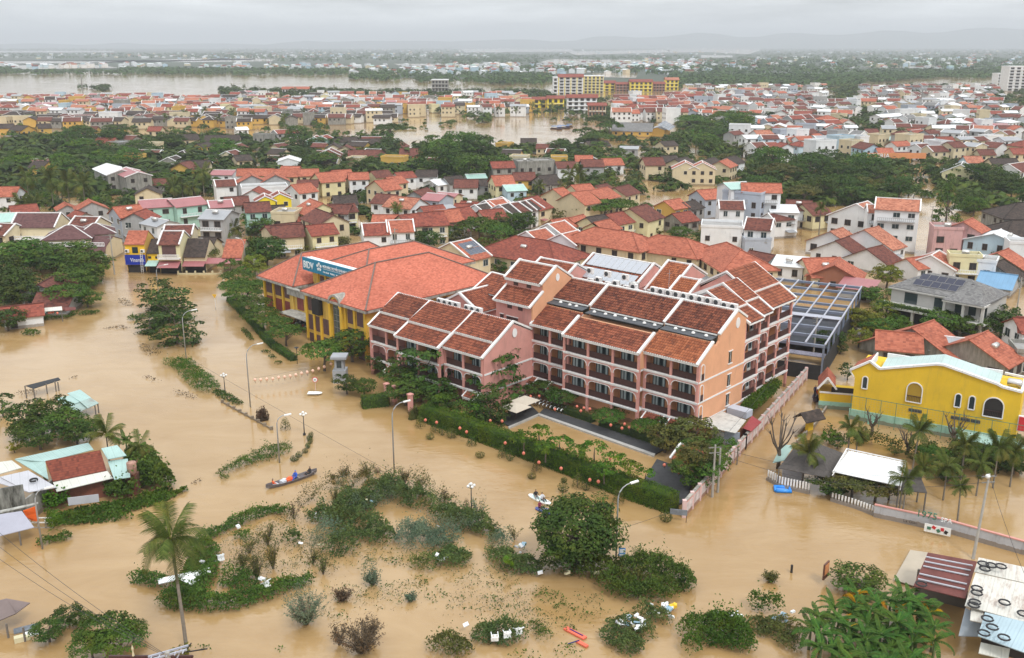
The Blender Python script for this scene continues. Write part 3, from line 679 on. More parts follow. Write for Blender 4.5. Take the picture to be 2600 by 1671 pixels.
def winmesh(w,h,kind=0):
    k=(w,h,kind)
    if k in _win: return _win[k]
    fr=mat('window frame white',(.6,.6,.58),.6) if kind==0 else mat('window frame brown',(.10,.055,.04),.6)
    b=MB(); t=.07
    b.box(-w/2-.1,w/2+.1,-.10,0,-h/2-.12,-h/2-.02,0); b.box(-w/2-t,-w/2+.02,-.07,0,-h/2,h/2,0); b.box(w/2-.02,w/2+t,-.07,0,-h/2,h/2,0); b.box(-w/2-t,w/2+t,-.07,0,h/2-.02,h/2+t,0); b.box(-.03,.03,-.06,-.04,-h/2,h/2,0)
    o=b.build('window',[fr]); m1=o.data; bpy.data.objects.remove(o)
    b=MB(); b.box(-w/2+.02,w/2-.02,-.04,-.015,-h/2,h/2,0); o=b.build('pane',[GLASS if kind==0 else DARK]); m2=o.data; bpy.data.objects.remove(o)
    b=MB(); b.box(-w/2-t,w/2+t,-.07,0,-h/2-t,h/2+t,0); b.box(-w/2,w/2,-.09,-.07,-h/2,h/2,1); o=b.build('window',[fr,DARK]); m3=o.data; bpy.data.objects.remove(o)
    _win[k]=(m1,m2,m3); return _win[k]
CAMP=Vector((0,0,CH))
HOUSES=[]; FAR_MB=None; FOOT=[]
def geom(zr,L,W,ang,rc,wc,fl,wallb,roofb,mi=(0,0),trimb=None,ti=0):
    """body and roof round the origin, ridge along x (turned later)"""
    hip='h' in fl; flat='f' in fl; sh='s' in fl
    pit=.50 if not ('W'==rc or 'P'==rc or 'G'==rc or 'T'==rc) else .32
    if 'l' in fl: pit=.34
    dr=W/2*pit; ze=zr-dr; ov=.45
    if flat:
        wallb.box(-L/2,L/2,-W/2,W/2,-.6,zr-.0,mi[0]); wallb.box(-L/2-.12,L/2+.12,-W/2-.12,-W/2+.12,zr,zr+.7,mi[0]); wallb.box(-L/2-.12,L/2+.12,W/2-.12,W/2+.12,zr,zr+.7,mi[0])
        wallb.box(-L/2-.12,-L/2+.12,-W/2+.12,W/2-.12,zr,zr+.7,mi[0]); wallb.box(L/2-.12,L/2+.12,-W/2+.12,W/2-.12,zr,zr+.7,mi[0]); roofb.box(-L/2+.12,L/2-.12,-W/2+.12,W/2-.12,zr+.02,zr+.06,mi[1]); return ze
    if sh:
        ze=zr-.9; a,b_,c,d=(-L/2-ov,-W/2-ov,ze),(L/2+ov,-W/2-ov,ze),(L/2+ov,W/2+ov,zr),(-L/2-ov,W/2+ov,zr); roofb.slab(a,b_,c,d,.1,mi[1])
        wallb.prism([(-L/2,-W/2,-.6),(-L/2,-W/2,ze-.1),(-L/2,W/2,zr-.15),(-L/2,W/2,-.6)],(L,0,0),mi[0]); return ze
    if hip:
        k=min(W/2,L/2-.2); e=ze-ov*pit; r0,r1=(-L/2+k,0,zr),(L/2-k,0,zr)
        A,B_,C,D=(-L/2-ov,-W/2-ov,e),(L/2+ov,-W/2-ov,e),(L/2+ov,W/2+ov,e),(-L/2-ov,W/2+ov,e)
        roofb.slab(A,B_,r1,r0,.16,mi[1]); roofb.slab(C,D,r0,r1,.16,mi[1]); roofb.tri(B_,C,r1,.16,mi[1]); roofb.tri(D,A,r0,.16,mi[1])
        wallb.box(-L/2,L/2,-W/2,W/2,-.6,ze-.12,mi[0])
        if trimb is not None:
            for p,q in ((A,r0),(D,r0),(B_,r1),(C,r1),(r0,r1)): trimb.bar(Vector(p)+Vector((0,0,.08)),Vector(q)+Vector((0,0,.08)),.22,.16,ti)
        return ze
    og=ov if 't' not in fl else .1
    e=ze-ov*pit
    roofb.slab((-L/2-og,-W/2-ov,e),(L/2+og,-W/2-ov,e),(L/2+og,0,zr),(-L/2-og,0,zr),.15,mi[1])
    roofb.slab((L/2+og,W/2+ov,e),(-L/2-og,W/2+ov,e),(-L/2-og,0,zr),(L/2+og,0,zr),.15,mi[1])
    wallb.prism([(-L/2,-W/2,-.6),(-L/2,-W/2,ze-.16),(-L/2,0,zr-.16),(-L/2,W/2,ze-.16),(-L/2,W/2,-.6)],(L,0,0),mi[0])
    if trimb is not None:
        trimb.bar((-L/2-og,0,zr+.05),(L/2+og,0,zr+.05),.26,.18,ti)
        if 't' in fl:
            for x in (-L/2-og,L/2+og):
                for s in (-1,1): trimb.bar((x,s*(W/2+ov+.1),e+.12),(x,0,zr+.14),.34,.30,ti)
    return ze
def house(c,x1,y1,x2,y2,zr,W,rc,wc,fl='',label=None,minL=7,name='house'):
    p1=G(*Q(c,x1,y1),zr); p2=G(*Q(c,x2,y2),zr); d=p2-p1; L=d.length
    if 'h' in fl: L+=W; cen0=(p1+p2)/2; p1=cen0-d.normalized()*L/2; p2=cen0+d.normalized()*L/2; d=p2-p1
    if 'x' not in fl: 
        if L<minL: d=d.normalized()*minL; p2=p1+d; L=minL
        if L>26: d=d.normalized()*26; p2=p1+d; L=26
    cen=(p1+p2)/2; ang=math.atan2(d.y,d.x); dist=cen.y
    return house_w(cen,ang,L,W,zr,rc,wc,fl,label,dist,name)
def house_w(cen,ang,L,W,zr,rc,wc,fl='',label=None,dist=None,name='house'):
    dist=dist or cen[1]; near=dist<300
    r=thing(name,'', 'house',(cen[0],cen[1],0),ang)
    wb,rb,tb=MB(),MB(),MB(); ze=geom(zr,L,W,ang,rc,wc,fl,wb,rb,trimb=tb)
    wo_=wb.build('wall',wallm(wc),r); ro=rb.build('roof',[RC[rc][1]() if 'f' not in fl else mat('roof concrete',(.30,.29,.28),.9,.2,.5,dirt=.4)],r)
    if tb.f: tb.build('coping' if 't' in fl else 'ridge_tiles',WHITE if 't' in fl or rc in 'PTWG' else RC[rc][1](),ro)
    # windows on the walls that look towards the camera
    tocam=(Vector((0,0,0))-Vector((cen[0],cen[1],0))).normalized(); loc=Matrix.Rotation(-ang,3,'Z')@tocam
    storeys=max(1,int((ze+.6)/3.1)); rr=random.Random(int(cen[0]*13+cen[1]*7)); kind=rr.random()<.5
    ww,wh=(1.2,1.3) if not near else (rr.choice((1.1,1.4,1.7)),rr.choice((1.2,1.5)))
    me,pa,simple=winmesh(ww,wh,int(kind))
    def put_w(x,y,z,rz,door=False):
        if near: 
            o=put('window' if not door else 'door',me,r,(x,y,z),rz); put('pane',pa,o)
        else: put('window' if not door else 'door',simple,r,(x,y,z),rz)
    for (nx,ny) in ((0,-1),(0,1),(1,0),(-1,0)):
        if nx*loc.x+ny*loc.y<.25: continue
        span=L if ny else W; n=max(1,int(span/3.3)); n=min(n,5); rz={(0,-1):0,(0,1):math.pi,(1,0):math.pi/2,(-1,0):-math.pi/2}[(nx,ny)]
        blank=(nx and rr.random()<.35)
        for s in range(storeys):
            z=ze-1.5-s*3.1
            if z<.6: break
            for i in range(n):
                if blank and rr.random()<.75 or rr.random()<.12: continue
                t=(i+.5)/n-.5; q=span*t
                if ny: put_w(q*(1 if ny<0 else -1),ny*(W/2+.005),z,rz)
                else: put_w(nx*(L/2+.005),q,z,rz)
    if storeys>1 and near and rr.random()<.6:    # balcony or string course on the front
        ny=-1 if loc.y<0 else 1; z=ze-3.15
        b=MB(); b.box(-L*.42,L*.42,*sorted((ny*W/2,ny*(W/2+1.1))),z-.15,z); 
        for i in range(int(L*.84/.5)+1): x=-L*.42+i*.5; b.box(x-.04,x+.04,*sorted((ny*(W/2+1.0),ny*(W/2+1.08))),z,z+.8)
        b.box(-L*.42,L*.42,*sorted((ny*(W/2+.98),ny*(W/2+1.1))),z+.8,z+.9); b.build('balcony',wallm('white' if wc!='white' else 'grey'),r)
    r['category']='house'
    if near and rr.random()<.45 and 'f' not in fl:   # lean-to or roof dormer: no two plots alike
        q=rr.choice((-1,1)); ny=-1 if loc.y<0 else 1; w2=L*rr.uniform(.3,.55); x0=q*(L/2-w2/2); h2=min(ze-.6,rr.uniform(2,2.8)); m=RC[rr.choice('GWTPGR')][1]()
        b=MB(); y0,y1=ny*W/2,ny*(W/2+rr.uniform(1.3,2.3)); a_,b_2=(x0-w2/2,x0+w2/2); 
        if ny<0: b.slab((a_,y1,h2-.35),(b_2,y1,h2-.35),(b_2,y0,h2+.1),(a_,y0,h2+.1),.08)
        else: b.slab((b_2,y1,h2-.35),(a_,y1,h2-.35),(a_,y0,h2+.1),(b_2,y0,h2+.1),.08)
        b.build('lean_to',m,r)
    if near and rr.random()<.16 and 'T' not in fl: fl+='T'
    st={1:'one storey',2:'two storey',3:'three storey',4:'four storey'}.get(storeys,'tall')
    t=label or f"{WC[wc][0]} {st} house, {'white-edged ' if 't' in fl else ''}{RC[rc][0] if 'f' not in fl else 'flat'} {'hipped ' if 'h' in fl else ''}roof"
    HOUSES.append((r,t,bool(label),cen)); FOOT.append((cen[0],cen[1],max(L,W)/2+1,zr))
    if 'T' in fl:
        ty='lying silver water tank on the roof of a '+WC[wc][0]+' house'
        tk=tank((cen[0],cen[1],zr-.05 if 'f' not in fl else zr+.1),ang,True,.55,1.7); reg(tk,ty); tk.location.z=(zr+.1 if 'f' in fl else ze+(zr-ze)*.35); tk.location.x+=math.sin(ang)*W*.22; tk.location.y-=math.cos(ang)*W*.22
    return r
HL='''A,490,110,640,122,6,13,D,cream
A,275,88,372,92,7,9,D,yellow
A,250,75,340,70,6,8,P,grey
A,-40,294,150,292,7,10,O,white
A,845,112,960,160,9,10,W,stain,t
A,1000,140,1095,180,9,9,P,stain,t
A,970,33,1120,35,6,9,R,yellow
A,1135,175,1220,175,5,7,D,grey
A,1205,230,1285,228,5,7,B,grey
A,1162,303,1175,285,8,8,D,cream
A,1105,400,1350,385,9,10,P,mint
B,30,395,270,370,9,10,P,mint
B,335,405,490,396,8,9,P,grey,t
A,725,413,705,395,7,9,O,grey
A,530,436,520,425,5,6,O,grey
A,600,478,640,490,5,5,R,grey
A,-60,505,95,500,7,10,T,cream
A,80,445,140,440,7,7,R,white
A,-60,580,60,585,8,9,B,cream,t
A,900,455,1010,443,10,9,O,bgrey
A,1060,500,1140,472,9,8,R,grey
A,1200,535,1330,560,8,7,G,white
B,0,598,160,595,10,7,B,cream,t
B,190,690,330,692,6,8,D,cream
B,845,603,1075,590,8,9,B,cream
B,795,603,900,590,8,6,B,cream
B,1120,600,1280,585,8,8,R,ycream
B,1190,465,1330,515,9.5,9,B,cream
B,1145,388,1245,425,9,11,O,ycream
B,1290,430,1372,432,8,8,B,grey
B,625,420,720,415,8.5,8.5,B,mint
B,750,448,830,443,7,8,D,grey
B,790,372,782,352,8,6,R,by,t
B,905,350,892,325,8,7,R,by,t
B,740,290,690,318,8,8,R,white
B,683,202,670,185,9,10,O,grey
B,870,197,855,180,9,10,O,grey
B,1000,278,1090,268,9,9,O,white
B,385,160,550,162,7,8,P,white
B,575,152,700,150,8,8,O,white
B,710,150,830,150,8,8,O,cream
B,850,155,1055,152,8,9,O,cream
B,925,130,1050,132,8,7,O,white
B,1060,155,1180,152,8,8,O,cream
B,1190,185,1372,172,8.5,11,O,ycream
B,1050,240,1190,238,7,8,B,cream
B,385,240,480,235,8,7,B,white,t
B,115,105,180,92,8,11,B,yellow
B,235,102,225,90,7,8,O,blue
B,140,85,350,82,8,9,D,cream
B,970,70,985,48,7,9,W,white,t
B,540,45,620,40,6,8,D,cream
B,1290,0,1310,-15,8,10,B,brick,t
B,330,475,430,478,9.5,10,G,grey,T
B,470,375,570,370,7,8,B,grey
B,870,490,1000,492,6.5,8,G,cream,fT
B,1000,535,1150,530,5,7,R,cream
B,1010,577,1170,572,6,6,B,cream
B,600,300,960,285,6.5,9,G,white,f
C,10,165,130,158,8,10,O,cream
C,140,182,215,180,8,8,O,white
C,320,170,440,160,8,8,B,ycream
C,440,220,540,205,7.5,8,O,cream
C,350,245,440,235,9,11,O,cream
C,510,180,620,172,7,7,R,white
C,680,160,840,160,7,8,D,white
C,790,240,860,232,5,9,W,white
C,900,215,1020,205,6,8,D,grey
C,985,235,1160,235,7,9,B,white
C,1170,235,1230,240,6,6,D,grey
C,1070,195,1215,190,4.5,7,T,grey
C,660,330,760,300,6,8,B,grey
C,860,335,1000,345,6,7,P,cream
C,770,342,890,352,7,9,P,bgrey
C,370,348,480,355,7,9,B,white
C,490,365,700,385,7.5,10,Q,white,T
C,20,365,130,360,7,9,D,grey
C,0,440,100,432,8,7,B,ycream
C,340,515,460,515,6,8,O,pblue
C,245,585,410,578,8,9,R,white,t
C,440,560,560,556,8.5,9,O,white,t
C,545,518,670,506,8.5,10,R,cream
C,695,500,815,493,8.5,11,R,cream
C,820,483,920,476,8,10,O,cream
C,935,470,1090,450,8,11,R,cream
C,905,545,1040,530,6,6,B,white
C,715,450,880,435,6.5,6,R,grey
C,990,425,1100,430,6,5,R,grey
C,810,460,980,445,6,6,G,grey,s
C,1180,480,1300,470,7.5,8,R,cream
C,1140,440,1190,430,8,8,D,white,t
C,1220,405,1300,395,8.5,7,O,white,t
C,1040,405,1120,412,6,6,R,grey,T
D,30,205,170,200,9,11,O,ycream
D,120,280,230,275,6.5,9,T,pblue
D,200,180,360,178,7,9,B,yellow
D,400,205,500,198,7,11,D,stain
D,20,95,190,90,9,8,R,stain
D,215,95,330,92,8,9,G,stain,fT
D,335,90,500,85,8,9,G,stain,f
D,535,95,680,92,8,8,B,white
D,690,45,820,45,8,8,O,cream
D,900,70,1045,66,7,9,O,white
D,735,80,900,78,8,9,B,grey
D,280,385,360,368,8.5,12,R,cream
D,85,440,140,428,8,9,D,white,t
D,165,425,225,415,8,9,B,white,t
D,240,415,295,402,8,9,D,white,t
D,10,398,50,388,8,8,O,white,t
D,515,310,590,298,9,11,O,cream,x
D,655,340,780,322,9.5,12,O,cream
D,800,325,940,295,9,10,O,cream
D,660,280,800,268,8.5,8,O,cream
D,850,285,930,268,8,7,B,cream
D,1000,300,1110,275,8,9,B,cream
D,1225,62,1372,60,9,10,B,cream
D,640,540,740,515,7,7,O,cream
D,780,535,930,510,8,9,D,ycream
D,935,512,1000,500,8,9,R,ycream
D,1120,465,1250,432,9,12,B,ycream
D,840,575,930,555,7,8,O,ycream
D,470,590,555,572,8,9,O,white,t
D,300,650,430,625,8,9,O,white,t
D,575,670,700,640,8,9,O,white,t
D,500,555,620,540,7,7,O,cream
E,255,103,247,85,9,10,O,cream,t
E,390,105,382,88,9,10,O,cream,t
E,60,50,170,45,8,9,D,cream
E,400,80,480,60,8,9,D,cream
E,520,92,580,72,8,9,O,cream
E,575,60,650,48,8,9,D,white
E,345,320,450,312,9,9,O,bgrey
E,85,405,180,390,8,8,O,yellow
E,230,420,265,412,7,7,D,grey
E,150,505,240,493,6,8,R,stain
E,1060,395,1160,400,8,9,B,white,T
E,905,505,980,500,7,6,B,white,t
E,740,535,900,545,9,9,B,white,t
7,918,262,965,250,10.5,16,Q,white,t
7,700,492,740,480,7,13,Q,white
7,990,478,1030,468,8,16,Q,white
7,745,572,785,560,6.5,13,B,white
7,1010,642,1050,632,5.8,12,B,white
7,1090,205,1465,225,14,9,Q,white,t
7,1010,265,1160,270,11.5,6,Q,white,t
7,1830,410,1860,398,10,9,O,pink
7,1560,455,1690,460,8,7,G,pink,fT
7,2090,510,2110,498,8,14,W,pblue
7,2200,580,2310,585,7,6,G,white,f
7,1350,722,1480,705,5.5,7,O,white
7,1550,700,1610,665,6.5,11,O,white,t
7,1700,690,1800,695,6.5,4,G,ycream,fT
7,1840,720,1940,730,5.5,6,W,white,f
7,2120,675,2150,663,6.5,13,O,cream
7,2080,762,2110,752,5.2,12,D,stain
7,1990,830,2110,845,4.5,9,U,grey
7,20,655,200,690,4.5,7,B,grey
7,100,745,230,750,3,6,T,grey,s
7,230,720,470,740,4.8,8,W,white,s
7,1100,1335,1290,1350,6,8,O,stain
7,1400,1310,1440,1296,6.8,19,O,stain
7,1885,1410,1915,1396,6.5,13,O,stain
7,1560,1375,1800,1400,5,8,G,white,l
7,2300,1220,2420,1230,6,7,R,white
7,2250,1480,2400,1490,4,6,G,stain,f
1,0,838,90,836,7,9,D,yellow
1,110,845,190,850,7,10,D,yellow
1,250,838,325,835,8,9,D,yellow
1,565,855,660,855,8,9,B,yellow
1,750,842,850,840,6,9,D,yellow
1,1010,855,1095,855,6,9,R,cream
1,1220,910,1330,905,6,10,D,cream
1,1390,915,1620,912,6,12,D,cream
1,825,1045,960,1040,6,9,R,yellow
1,660,930,780,930,6,7,R,cream
1,430,935,520,932,6,9,D,cream
1,600,960,760,965,6,8,R,cream
1,1380,965,1480,960,5,8,D,white
1,2120,925,2140,915,7,8,R,mint,t
1,2170,920,2210,910,7,8,R,mint,t
1,2250,975,2260,962,7,8,D,cream
1,2330,985,2345,975,7,8,B,cream
1,2180,1045,2200,1030,7,9,B,brick
1,1590,860,1640,858,5,8,W,white
1,1850,880,2000,870,6,7,R,grey,t
2,160,940,380,935,7,11,D,white
2,95,1015,340,1012,7,10,B,yellow
2,445,1003,590,1003,6,11,B,cream
2,530,1060,600,1060,6,9,R,cream
2,0,925,150,925,6,9,D,grey
2,700,940,760,940,6,11,D,grey
2,1260,935,1360,935,6,9,D,grey
2,1700,955,1840,950,6,9,D,cream
2,2180,860,2270,812,6,9,G,yellow
2,1930,990,2050,992,5,6,G,grey,s
2,2200,955,2290,950,7,8,D,cream
2,2300,1075,2380,1060,8,9,D,cream
3,690,862,720,848,7,11,R,cream
3,660,905,780,900,6.5,11,B,cream
3,790,920,950,917,8,9,O,cream
3,700,970,790,968,6,7,O,white
3,960,908,1010,900,8,10,O,white
3,1110,875,1140,865,7,13,R,grey
3,1400,1000,1500,1000,7,8,O,white
3,1660,975,1740,970,8,8,B,white,t
3,1740,985,1900,980,8,9,B,cream,t
3,1930,965,2040,965,7,8,R,white
3,2080,1010,2170,1010,7,8,B,cream
3,1990,1055,2100,1055,7,9,Q,pblue
3,2160,1070,2340,1070,7,9,D,cream
3,1968,1115,1985,1092,8,13,K,ycream,t
3,2290,1110,2396,1095,8,10,B,white,t
3,510,980,690,980,6,9,D,cream
3,1180,845,1250,845,8,7,W,white
3,1320,870,1400,870,7,8,B,mint
3,1440,920,1600,930,6,9,T,ycream
3,1600,870,1690,865,8,8,R,cream
3,1840,845,1940,845,8,8,W,pblue
3,1880,800,1970,800,9,8,W,white
3,2020,830,2280,835,8,8,P,grey
3,1395,775,1610,760,9,9,W,white
3,1450,805,1480,795,7,10,R,grey
3,1880,700,1920,690,10,13,W,white
3,2120,685,2180,680,10,12,W,white
3,1640,815,1750,815,7,8,D,white
3,2300,1000,2396,1000,7,9,R,cream
E,380,590,700,602,6.6,9,G,white,f
E,515,402,640,404,10.5,7,B,white,t
E,600,318,900,345,12,10,G,bgrey,f
E,560,262,640,258,14.5,8,T,white
E,700,262,1000,268,14.6,8,O,white
E,920,450,1130,455,8.2,9,W,white,s
E,1180,430,1240,425,7.5,10,B,ycream
E,700,700,760,700,4,7,G,bgrey,f
D,215,682,480,722,8,15,R,cream,h
D,840,612,1140,655,9.5,12,O,cream,h
D,1340,674,1570,704,9,12,O,cream,h
6,1990,385,2110,450,9,13,O,cream,h
7,470,722,770,715,6,12,O,cream
7,735,778,772,716,6,12,O,brick
7,800,905,1010,930,3.6,7,P,grey,s
4,330,815,600,812,4,9,B,grey
4,330,740,520,640,5,8,B,grey
4,20,935,120,925,4,6,R,white
C,945,738,1050,715,8.8,13,O,cream,t
F,1290,640,1349,640,6,7,R,white
A,520,600,570,598,8.8,10,Z,cream,ht
A,735,585,765,583,8.5,8,Z,cream,ht
A,600,528,680,530,9.4,10,B,cream,t
7,2290,250,2480,250,8,14,D,stain,h
7,2250,400,2460,395,5.5,20,D,stain,h
2,1885,828,2150,832,8,17,K,yellow,x'''
for ln in HL.split('\n'):
    q=ln.split(','); fl=q[9] if len(q)>9 else ''
    house(q[0],*map(float,q[1:7]),q[7],q[8],fl)
# ---- the far town, filled in row by row
cands=[]
rp=random.Random(11)
def row(x0,x1,y0,y1,step,zr,rcs,wcs,ang,Lr=(7,12),Wr=(6,9),skip=()):
    x=x0+rp.random()*step
    while x<x1:
        y=y0+(y1-y0)*(x-x0)/(x1-x0)+rp.uniform(-3,3); z=rp.uniform(*zr)
        if not any(a<=x<=b and c<=y<=d for a,b,c,d in skip):
            p=G(x,y,z); L=rp.uniform(*Lr); a=R(ang+rp.choice((0,0,0,90))+rp.uniform(-14,14)); W=rp.uniform(*Wr)
            if all((p[0]-f[0])**2+(p[1]-f[1])**2>(f[2]*.8+3.5)**2 for f in FOOT[-400:]):
                ff=rp.random(); cands.append((p,a,L,W,z,'G' if ff<.15 else rp.choice(rcs),rp.choice(wcs),'f' if ff<.15 else 't' if ff<.45 else 'h' if ff<.52 else ''))
                FOOT.append((p[0],p[1],max(L,W)/2,z))
        x+=step*rp.uniform(.75,1.3)
SK=[(1390,1545,150,245),(1535,1730,180,232),(700,800,205,240),(1340,1440,225,275),(1085,1150,180,238)]
wt=['white','white','cream','white','white','grey','ycream','pblue','bgrey','cream','stain','yellow']
for y,x0,x1 in ((233,590,1390),(241,440,1400),(249,-40,1420),(257,-40,1440),(265,-40,1440),(273,60,960)):
    row(x0,x1,y,y,17,(6,10),'OQRRQPBWGDR',wt,5,skip=SK)
for y,x0,x1 in ((238,20,440),(243,-40,440)): row(x0,x1,y,y,15,(6,11),'OQRRPBWGD',wt,5)
for y,x0,x1 in ((281,0,1000),(289,120,1000),(297,-20,640)): row(x0,x1,y,y,22,(6,8),'DDDBB',['yellow','cream','stain','white','cream'],3,(8,14),(7,9),skip=[(1000,1500,270,350)])
for k,y in enumerate((214,222,230,239,248,258,268,279,291,303,316,330)):
    row(1735 if y<290 else 1850,2640,y,y,19+k*1.2,(6.5,10.5),'RBBQOWGWRBKB',['white','white','white','white','cream','bgrey','grey'],(20,-15,35)[k%3],skip=[(2540,2640,150,260),(2100,2190,205,245),(2150,2250,270,330),(1700,1860,285,340)])
for y in (232,240,248,256,266,276): row(1560,1760,y,y,24,(8,11),'RQOBB',['white','cream','white'],10,(9,16),(8,11),skip=SK)
for y in (345,362,380,398): row(300 if y>350 else 0,1500,y,y,95,(4.5,6.5),'DDBB',['yellow','cream','stain'],(y*7)%60-30,skip=[(960,1500,280,352)])
for y in (345,360): row(1900,2620,y,y,42,(7,10),'RBOWG',['white','cream','white','pblue'],20)
for (y,x0,x1) in ((186,1480,1900),(178,1300,1700),(172,1400,2500),(166,1900,2560)): pass
cands.sort(key=lambda c:-(c[2]*c[4])/c[0][1]**2)
NTH=max(0,300-len(HOUSES))
for (p,a,L,W,z,rc,wc,fl) in cands[:NTH]: house_w(p,a,L,W,z,rc,wc,fl)
FM=[wallm(k) for k in WC]; WI={k:i for i,k in enumerate(WC)}; RI={}
for k in RC: RI[k]=len(FM); FM.append(RC[k][1]())
DI=len(FM); FM+=[DARK,WHITE]
FAR=MB()
def far_house(p,a,L,W,z,rc,wc,fl,win=True):
    wb,rb,tb=MB(),MB(),MB(); ze=geom(z,L,W,a,rc,wc,fl,wb,rb,(WI[wc],RI[rc]),trimb=tb if win else None,ti=DI+1)
    if win:
        for i in range(max(1,int(L/3))):
            for s in range(max(1,int(ze/3.1))):
                x=-L/2+1.5+i*3; zz=ze-1.6-3.1*s
                for sy in (-1,1): wb.box(x-.55,x+.55,*sorted((sy*W/2,sy*(W/2+.05))),zz-.65,zz+.65,DI)
    M=Matrix.Translation((p[0],p[1],0))@Matrix.Rotation(a,4,'Z')
    for b in (wb,rb,tb):
        i=len(FAR.v); FAR.v+=[tuple(M@Vector(v)) for v in b.v]; FAR.f+=[tuple(i+k for k in f) for f in b.f]; FAR.m+=b.m; FAR.uv+=b.uv
for (p,a,L,W,z,rc,wc,fl) in cands[NTH:]: far_house(p,a,L,W,z,rc,wc,fl)
# villages beyond the river
for (x0,x1,y0,y1,n) in ((0,860,166,177,90),(0,900,136,150,90),(560,1250,122,150,150),(890,1400,165,192,70),(1100,1800,165,190,120),(1200,2600,118,140,150),(1640,2500,148,178,150),(1350,1700,160,178,60),(1500,2500,106,118,70),(600,1300,172,180,40),(2300,2600,140,175,30)):
    for _ in range(n):
        x,y=rp.uniform(x0,x1),rp.uniform(y0,y1); z=rp.uniform(6,11); far_house(G(x,y,0),R(rp.uniform(0,180)),rp.uniform(9,17),rp.uniform(8,12),z,rp.choice('WWRGGWTQB'),rp.choice(['white','white','cream','pblue','white']),'',False)
o=FAR.build('distant_houses',FM); o['kind']='stuff'; o['label']='houses of the far town and villages across the river'
# ================================================================ ordering of house labels
def zone(c):
    x,y,_=PJ(c)
    if c[1]<205: return 'close to the hotel'
    if y<265: return 'in the riverside rows' if x<1750 else 'in the far quarter'
    if y<330: return 'by the old quay' if x<1500 else 'in the white quarter'
    if y<410: return 'among the old town trees' if x<1500 else 'above the dark grove'
    if y<470: return 'in front of the tree belt'
    if y<540: return 'in the middle rows'
    return 'in the nearest rows'
def zlab():
    seen={}
    for r,t,fixed,c in HOUSES:
        if fixed: r['label']=t; continue
        seen.setdefault((t,zone(c)),[]).append(r)
    for (t,z),v in seen.items():
        g='houses '+z
        v.sort(key=lambda o:PJ(o.location)[0])
        for i,r in enumerate(v):
            r['group']=g; n=len(v); q=''
            if n>1: q=', leftmost' if i==0 else ', rightmost' if i==n-1 else ', '+(ordw(i)+' from left' if i<=n//2 else ordw(n-1-i)+' from right')
            r['label']=t+' '+z+q
# ================================================================ VEGETATION
CR.update({'I':(300,1171,2.995),'J':(1100,1250,2.995),'K':(1800,1200,2.995),'L':(0,900,3.347),'M':(0,1200,3.27),'N':(1600,1000,6.4167)})
LMAT={'deep':leafmat('deep green leaves',(.026,.052,.014),(.075,.125,.032)),'scrub':leafmat('scrub leaves',(.045,.078,.026),(.125,.175,.062)),'mid':leafmat('mid green leaves',(.040,.080,.018),(.105,.175,.042)),'bright':leafmat('bright green leaves',(.04,.095,.016),(.11,.20,.035)),
 'olive':leafmat('olive leaves',(.055,.068,.022),(.14,.15,.05)),'sage':leafmat('sage leaves',(.075,.115,.075),(.16,.21,.14)),'yell':leafmat('yellow green leaves',(.09,.12,.02),(.21,.24,.05)),'dry':leafmat('dry brown leaves',(.06,.045,.03),(.15,.11,.07)),
 'palm':leafmat('palm leaves',(.05,.075,.018),(.13,.16,.045)),'banana':leafmat('banana leaves',(.026,.078,.018),(.085,.165,.042)),'gold':leafmat('yellowed leaf',(.30,.19,.03),(.45,.28,.05)),'grass':leafmat('grass green',(.035,.085,.015),(.09,.17,.035))}
BARK=mat('bark',(.11,.085,.065),.95,.3,3.); PBARK=mat('palm bark',(.20,.175,.145),.95,.25,4.); STEM=mat('green stem',(.10,.14,.05),.7,.2,3.)
def leaf_mesh(name,P,Nn,size,tone,m,rng,asp=.55,extra=None,jit=.35):
    """one mesh of leaf-sized kites: positions, facing, length, tone"""
    n=len(P); P=np.asarray(P,float); Nn=np.asarray(Nn,float)+rng.normal(0,jit,(n,3)); Nn/=np.linalg.norm(Nn,axis=1)[:,None]+1e-9
    t=rng.normal(0,1,(n,3)); t-=Nn*(t*Nn).sum(1)[:,None]; t/=np.linalg.norm(t,axis=1)[:,None]+1e-9; s=np.cross(Nn,t)
    size=np.broadcast_to(np.asarray(size,float),(n,))*rng.uniform(.7,1.3,n); L=size[:,None]/2; W=L*asp
    V=np.stack([P-t*L,P+s*W+Nn*L*.12,P+t*L,P-s*W+Nn*L*.12],1).reshape(-1,3)
    me=bpy.data.meshes.new(name); me.vertices.add(4*n); me.loops.add(4*n); me.polygons.add(n)
    me.vertices.foreach_set('co',V.ravel()); me.loops.foreach_set('vertex_index',np.arange(4*n,dtype=np.int32)); me.polygons.foreach_set('loop_start',np.arange(0,4*n,4,dtype=np.int32))
    try: me.polygons.foreach_set('loop_total',np.full(n,4,dtype=np.int32))
    except Exception: pass
    me.update(calc_edges=True); at=me.attributes.new('tone','FLOAT','POINT'); at.data.foreach_set('value',np.repeat(np.clip(tone,0,1),4).astype(np.float32)); me.materials.append(m); return me
def sph(rng,n):
    v=rng.normal(0,1,(n,3)); return v/np.linalg.norm(v,axis=1)[:,None]
